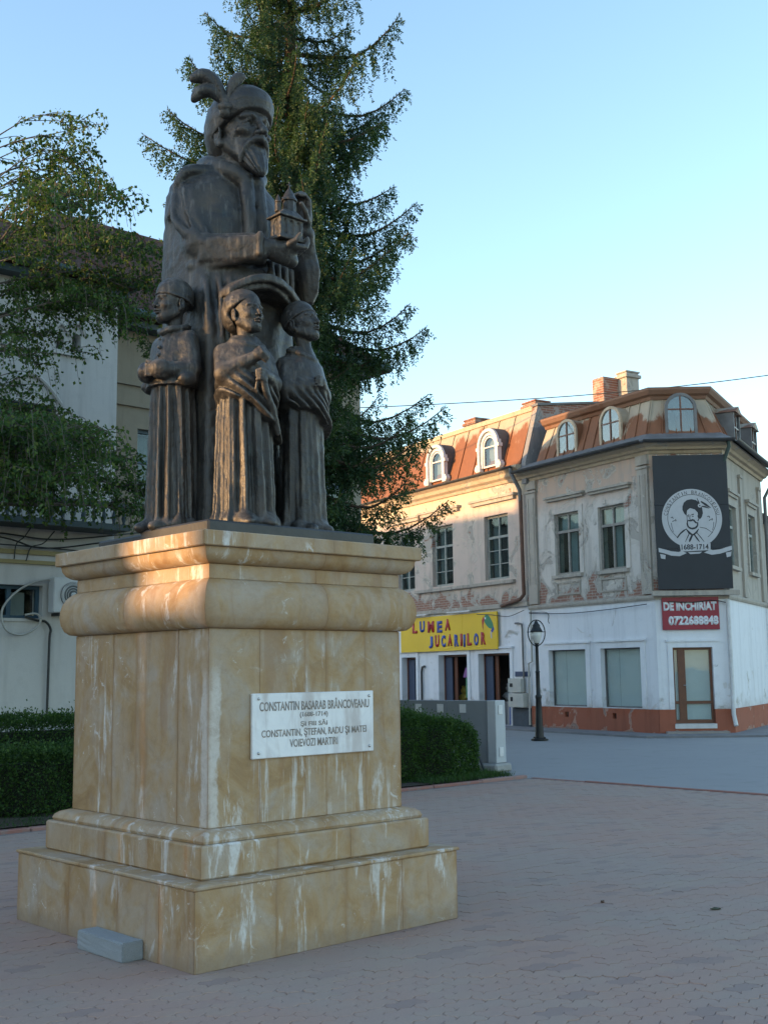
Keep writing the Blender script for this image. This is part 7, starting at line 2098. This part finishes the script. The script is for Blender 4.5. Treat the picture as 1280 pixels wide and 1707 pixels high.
def boy_left():
    F = Field((-0.36, -0.36, -0.02), (0.36, 0.36, 1.44), 0.008)
    skirt(F, 1.0, 21, 12, 0.185, 0.165, 0.13)
    F.add(loft([(0.945, 0, 0, 0.205, 0.185), (1.00, 0, 0.0, 0.198, 0.172), (1.15, 0, 0.01, 0.180, 0.145), (1.27, 0, 0.02, 0.160, 0.125), (1.345, 0, 0.02, 0.085, 0.08)], pleats(6, 0.035, 0.2, 0.2, 4)), 0.015)
    for s in (-1, 1):
        F.add(cap((s * 0.155, 0.02, 1.25), (s * 0.208, 0.01, 1.06), 0.070, 0.062), 0.04)
        F.add(cap((s * 0.208, 0.0, 1.045), (s * 0.075, -0.195, 1.035), 0.062, 0.052), 0.02)
        F.add(cap((s * 0.088, -0.180, 1.035), (s * 0.066, -0.205, 1.035), 0.066, 0.064), 0.006)
        F.cut(chain([(s * 0.12, -0.12, 1.19), (s * 0.15, -0.10, 1.10)], [0.012, 0.016]), 0.03)
        F.add(ell((s * 0.20, -0.03, 0.975), (0.060, 0.09, 0.045)), 0.03)
    F.add(ell((0, -0.225, 1.035), (0.055, 0.040, 0.042)), 0.015)
    for i in range(4):
        F.add(chain([(-0.035, -0.235, 1.066 - 0.022 * i), (0.005, -0.266, 1.064 - 0.022 * i), (0.045, -0.245, 1.060 - 0.022 * i)], [0.013, 0.013, 0.011]), 0.004)
    F.add(chain([(-0.03, -0.23, 1.085), (0.0, -0.252, 1.092), (0.03, -0.245, 1.082)], [0.016, 0.014, 0.012]), 0.006)
    F.add(chain([(-0.085, -0.045, 1.335), (-0.05, -0.09, 1.325), (0, -0.105, 1.31), (0.05, -0.09, 1.325), (0.085, -0.045, 1.335), (0.10, 0.03, 1.355), (0.07, 0.09, 1.37), (0, 0.11, 1.375), (-0.07, 0.09, 1.37), (-0.10, 0.03, 1.355), (-0.085, -0.045, 1.335)], [0.022] * 11), 0.010)
    for i in range(3):
        F.add(ell((0.0, -0.132 - 0.008 * i, 1.26 - 0.055 * i), (0.013, 0.013, 0.013)), 0.004)
    F.noise(0.0035, 0.05, 31).noise(0.0018, 0.022, 32)
    return F.mesh('robed_body', M_BRONZE)

def drape(F, seed, top=1.27, lo=0.80, slope=1.05, amp=0.019):
    """cloak wrapped round the chest, with a slanting lower hem and diagonal folds"""
    base = loft([(0.45, 0.0, 0, 0.225, 0.200), (0.75, 0, 0, 0.218, 0.195), (0.95, 0, 0, 0.205, 0.185), (1.08, 0, 0.0, 0.195, 0.165), (1.18, 0, 0.01, 0.170, 0.140), (top, 0, 0.015, 0.095, 0.085)], None)
    def fn(X, Y, Z):
        d = base[0](X, Y, Z)
        hem = lo - slope * X - 0.25 * (Y + 0.1) + 0.012 * np.sin(30 * X + seed)
        q = Z + 0.95 * X
        t = q * 92 + 2.2 * np.sin(7 * X + seed) + 0.8 * np.sin(12 * Y)
        f = (np.abs(np.sin(t * 0.5)) ** 0.7 - 0.55) * amp * 2.2 + np.sin(q * 21 + 2 * X + seed) * amp * 0.6
        w = np.clip((1.08 - Z) / 0.22, 0, 1)
        d = d - f * w * np.clip(0.4 + (0.15 - Y) * 3, 0.2, 1)
        return np.maximum(d, (hem - Z) * 0.68)
    F.add((fn, base[1], base[2]), 0.006)

def boy_mid():
    F = Field((-0.36, -0.36, -0.02), (0.36, 0.36, 1.40), 0.008)
    skirt(F, 0.98, 5, 12, 0.190, 0.168, 0.14)
    drape(F, 3, 1.27, 0.745, 0.70)
    F.add(chain(spl([(-0.11, -0.03, 1.225), (-0.05, -0.105, 1.195), (0.05, -0.11, 1.185), (0.11, -0.04, 1.21), (0.12, 0.05, 1.235)], 5), [0.022] * 21), 0.010)
    # right arm bent, fist on the chest holding the cloak
    F.add(cap((-0.160, 0.02, 1.15), (-0.190, -0.05, 1.00), 0.062, 0.056), 0.04)
    F.add(cap((-0.190, -0.06, 0.99), (-0.01, -0.205, 1.10), 0.056, 0.036), 0.02)
    F.add(ell((0.005, -0.215, 1.115), (0.042, 0.034, 0.046), (0, 20, 0)), 0.012)
    for i in range(4):
        F.add(chain([(0.0 + 0.014 * i, -0.228, 1.150 - 0.010 * i), (0.010 + 0.013 * i, -0.250, 1.118 - 0.010 * i), (0.004 + 0.012 * i, -0.238, 1.086 - 0.008 * i)], [0.013, 0.013, 0.011]), 0.004)
    # left arm, hand lower, gathered cloth knot
    F.add(cap((0.160, 0.02, 1.13), (0.190, -0.03, 0.98), 0.060, 0.058), 0.04)
    F.add(cap((0.190, -0.05, 0.965), (0.06, -0.205, 0.975), 0.056, 0.040), 0.02)
    F.add(ell((0.035, -0.225, 0.972), (0.045, 0.036, 0.040)), 0.012)
    for i in range(4):
        F.add(chain([(0.03, -0.245, 1.000 - 0.020 * i), (-0.005, -0.262, 0.998 - 0.020 * i), (-0.028, -0.242, 0.992 - 0.019 * i)], [0.012, 0.012, 0.010]), 0.004)
    F.add(chain(spl([(0.02, -0.24, 0.94), (0.05, -0.225, 0.86), (0.12, -0.19, 0.75), (0.175, -0.14, 0.62)], 6), list(np.linspace(0.030, 0.018, 19))), 0.012)
    F.add(chain(spl([(0.0, -0.24, 0.95), (-0.02, -0.225, 0.90), (-0.01, -0.22, 0.86)], 5), list(np.linspace(0.018, 0.010, 11))), 0.010)
    F.noise(0.0035, 0.05, 41).noise(0.0018, 0.022, 42)
    return F.mesh('draped_body', M_BRONZE)

def boy_right():
    F = Field((-0.36, -0.36, -0.02), (0.36, 0.36, 1.42), 0.008)
    skirt(F, 0.98, 9, 9, 0.175, 0.155, 0.085)
    drape(F, 8, 1.30, 0.80, 0.40, 0.021)
    F.add(chain(spl([(-0.12, 0.01, 1.265), (-0.08, -0.085, 1.235), (0.03, -0.11, 1.205), (0.09, -0.06, 1.215), (0.11, 0.04, 1.25)], 5), [0.020] * 21), 0.008)
    for s in (-1, 1):
        F.add(cap((s * 0.155, 0.02, 1.16), (s * 0.185, -0.03, 0.99), 0.060, 0.056), 0.04)
    F.add(cap((-0.18, -0.05, 0.975), (-0.03, -0.175, 1.01), 0.050, 0.038), 0.04)
    F.add(cap((0.18, -0.05, 0.975), (0.04, -0.185, 1.03), 0.052, 0.040), 0.03)
    F.add(ell((0.015, -0.198, 1.035), (0.045, 0.033, 0.038)), 0.015)
    for i in range(4):
        F.add(chain([(0.02, -0.218, 1.063 - 0.02 * i), (-0.015, -0.231, 1.060 - 0.02 * i), (-0.038, -0.215, 1.054 - 0.02 * i)], [0.012, 0.012, 0.010]), 0.004)
    F.noise(0.0035, 0.05, 51).noise(0.0018, 0.022, 52)
    return F.mesh('draped_body', M_BRONZE)

def boy(loc, rz, body, capkind, hloc, hrot, hs, s, sl=1.0):
    e = empty('boy_figure', sp(loc[0], loc[1], ST_Z), R(rz), statue)
    b = link('robed_body', body, e); b.scale = (sl, sl, s)
    h = link('head', boy_head_me, e); place(h, (hloc[0], hloc[1], hloc[2] * s), hrot, hs)
    c = link('cap', boy_cap(capkind), e); place(c, (hloc[0], hloc[1], hloc[2] * s), hrot, hs)
    return e
# figure front is -Y; positive rz turns it anticlockwise seen from above
boy((-0.545, -0.02), -80, boy_left(), 0, (0, -0.01, 1.51), (-2, 0, -12), 0.595, 1.02, 0.89)
boy((-0.275, -0.47), -12, boy_mid(), 1, (0, -0.005, 1.420), (-6, 0, 18), 0.59, 1.0, 0.96)
boy((0.235, -0.42), 0, boy_right(), 2, (0.0, -0.01, 1.460), (-14, 0, 14), 0.585, 1.0, 0.90)

# ------------------------------------------------------------------ low grey wall behind the hedge
M_GREYP = simple('grey_panel', (0.20, 0.215, 0.225), 0.7, var=0.1, scale=2); M_GREYL = simple('light_grey_post', (0.42, 0.43, 0.44), 0.7, var=0.08, scale=3)
M_CONC = simple('rough_concrete', (0.32, 0.31, 0.29), 0.9, var=0.2, scale=6, bump=0.5)
wb = Vector((1.86, 19.5, 0)); gw = empty('grey_wall', wb, R(140))
tag(gw, 'low grey panel wall with white square tiles behind the right hedge', 'wall')
# local +x runs away to the left, the long face looks to +y
m = MB(); m.cbox(0.0, 0.17, -0.14, 0.14, 0.12, 1.125, 0.008); m.build('end_post', M_GREYL, gw)
x = 0.172
for k in range(5):
    m = MB(); m.cbox(x, x + 0.84, -0.10, 0.10, 0.06, 1.12, 0.006); m.build('panel', M_GREYP, gw); x += 0.843
m = MB(); m.cbox(-0.012, -0.001, -0.05, 0.06, 0.90, 1.05, 0.003); m.build('tile', M_WTRIM, gw)
m = MB(); m.cbox(-0.012, -0.001, -0.05, 0.06, 0.22, 0.37, 0.003); m.build('tile', M_WTRIM, gw)
for k in range(8):
    m = MB(); xx = 0.62 + 0.47 * k; m.cbox(xx, xx + 0.13, 0.101, 0.112, 0.92, 1.06, 0.003); m.build('tile', M_WTRIM, gw)
m = MB(); m.cbox(-0.10, 0.30, -0.16, 0.30, -0.02, 0.118, 0.03); m.build('foot', M_CONC, gw)
m = MB(); m.tube([(0.05, 0.40, 0.0), (0.35, 0.26, 0.40), (0.42, 0.20, 0.50)], 0.022, 6); m.build('brace', M_GUT, gw)

# ------------------------------------------------------------------ lamp post
lp_ = empty('street_lamp', (3.536, 27.72, 0)); tag(lp_, 'black iron street lamp with oval ring lantern in front of the corner house', 'street lamp')
M_IRON = simple('black_iron', (0.018, 0.020, 0.022), 0.45, 0.3, var=0.2)
m = MB(); m.lathe([(0.20, 0.0), (0.20, 0.03), (0.12, 0.05)], 20); m.build('base_plate', M_IRON, lp_, False)
m = MB(); m.lathe([(0.105, 0.03), (0.092, 0.25), (0.078, 0.60), (0.064, 0.95), (0.076, 0.98), (0.076, 1.02), (0.052, 1.05), (0.047, 1.55), (0.058, 1.57), (0.042, 1.60), (0.034, 2.15), (0.055, 2.18), (0.03, 2.21)], 16); sharp(m.build('post', M_IRON, lp_), 40)
for k in range(4):
    a = R(45 + 90 * k); m = MB(); m.lathe([(0.02, 0.03), (0.02, 0.07), (0.012, 0.08)], 8, (0.155 * math.cos(a), 0.155 * math.sin(a), 0)); m.build('bolt', M_IRON, lp_)
ov = [(0.20 * math.sin(2 * math.pi * i / 32), 0, 2.48 - 0.30 * math.cos(2 * math.pi * i / 32)) for i in range(33)]
m = MB(); m.tube(ov, 0.014, 6, False); rng_ = m.build('oval_ring', M_IRON, lp_, True)
m = MB(); m.tube([(-0.22, 0, 2.50), (0.22, 0, 2.50)], 0.009, 6); m.tube([(0, 0, 2.72), (0, 0, 2.79)], 0.012, 6); m.build('cross_bar', M_IRON, rng_)
m = MB(); m.lathe([(0.14, 2.50), (0.145, 2.52), (0.12, 2.56), (0.09, 2.62), (0.09, 2.66), (0.05, 2.70), (0.03, 2.76)], 16); sharp(m.build('lantern_hood', M_IRON, lp_), 40)
m = MB(); m.lathe([(0.035, 2.22), (0.07, 2.26), (0.115, 2.40), (0.125, 2.498)], 16)
gl_ = NT('frosted_lamp_glass'); m.build('lamp_glass', gl_.done((0.62, 0.60, 0.55), 0.25, spec=0.6), lp_, True)
m = MB(); m.lathe([(0.02, 2.20), (0.06, 2.215), (0.06, 2.235), (0.03, 2.25)], 12); m.build('lantern_seat', M_IRON, lp_)

# ------------------------------------------------------------------ granite block by the pedestal
gb = W(-1.095, -0.284); blk = empty('granite_block', gb, PYAW); tag(blk, 'grey granite kerb block lying beside the left foot of the pedestal', 'stone block')
def gran():
    t = NT('grey_granite'); n = t.noise(160, 3, 0.7)
    c = t.mix(t.noise(3, 4), (0.235, 0.26, 0.275), (0.30, 0.32, 0.33)); c = t.mix(t.math('MULTIPLY', t.step(n, 0.5, 0.7), 0.4), c, (0.12, 0.13, 0.14))
    return t.done(c, 0.75, t.bump(t.noise(70, 3), 0.3, 0.006))
bmk = bmesh.new(); bmesh.ops.create_cube(bmk, size=1.0)
for v in bmk.verts:
    v.co.x *= 0.137; v.co.y *= 0.52; v.co.z = (v.co.z + 0.5) * 0.108
bmesh.ops.bevel(bmk, geom=list(bmk.edges), offset=0.006, segments=2, affect='EDGES')
bmesh.ops.subdivide_edges(bmk, edges=[e for e in bmk.edges if e.calc_length() > 0.08], cuts=5, use_grid_fill=True)
rgb_ = random.Random(2)
for v in bmk.verts: v.co += Vector((rgb_.uniform(-1, 1), rgb_.uniform(-1, 1), rgb_.uniform(-1, 1))) * 0.0014
me = bpy.data.meshes.new('block'); bmk.to_mesh(me); bmk.free(); me.materials.append(gran())
bo = link('block', me, blk); bo.location = (0, 0, 0.001)

# ------------------------------------------------------------------ overhead cable
m = MB(); pts = spl([(-8, 35, 9.55), (-3, 33.9, 9.3), (1.3, 33, 9.2), (6.1, 32, 9.22), (10.4, 31, 9.43), (16, 29.8, 10.0)], 6)
m.tube(pts, 0.014, 5); tag(m.build('overhead_cable', M_CABD), 'thin overhead cable sagging across the sky above the houses', 'cable')

# ------------------------------------------------------------------ small litter on the paving: fallen leaves
def litter(px_, py_, rz, s, label, mat):
    m = MB(); n = 9; pts = [(0.5 * s * math.cos(2 * math.pi * i / n) * (1 + .25 * math.sin(3 * i)), 0.28 * s * math.sin(2 * math.pi * i / n), 0.004 * (i % 3)) for i in range(n)]
    m.add(pts + [(p[0], p[1], p[2] + 0.004) for p in pts], [tuple(range(n))[::-1], tuple(range(n, 2 * n))] + [(i, (i + 1) % n, n + (i + 1) % n, n + i) for i in range(n)])
    o = m.build('fallen_leaf', mat); o.location = (px_, py_, 0.003); o.rotation_euler = (0, 0, rz); tag(o, label, 'leaf', 'fallen leaves on the paving')
M_DL = simple('dry_leaf', (0.05, 0.055, 0.03), 0.9, bump=0); M_DL2 = simple('brown_leaf', (0.10, 0.055, 0.035), 0.9, bump=0)
litter(2.18, 8.15, 0.3, 0.085, 'largest dark green leaf on the right paving', M_DL); litter(1.48, 8.45, 1.2, 0.045, 'small brown leaf left of the green leaf', M_DL2)
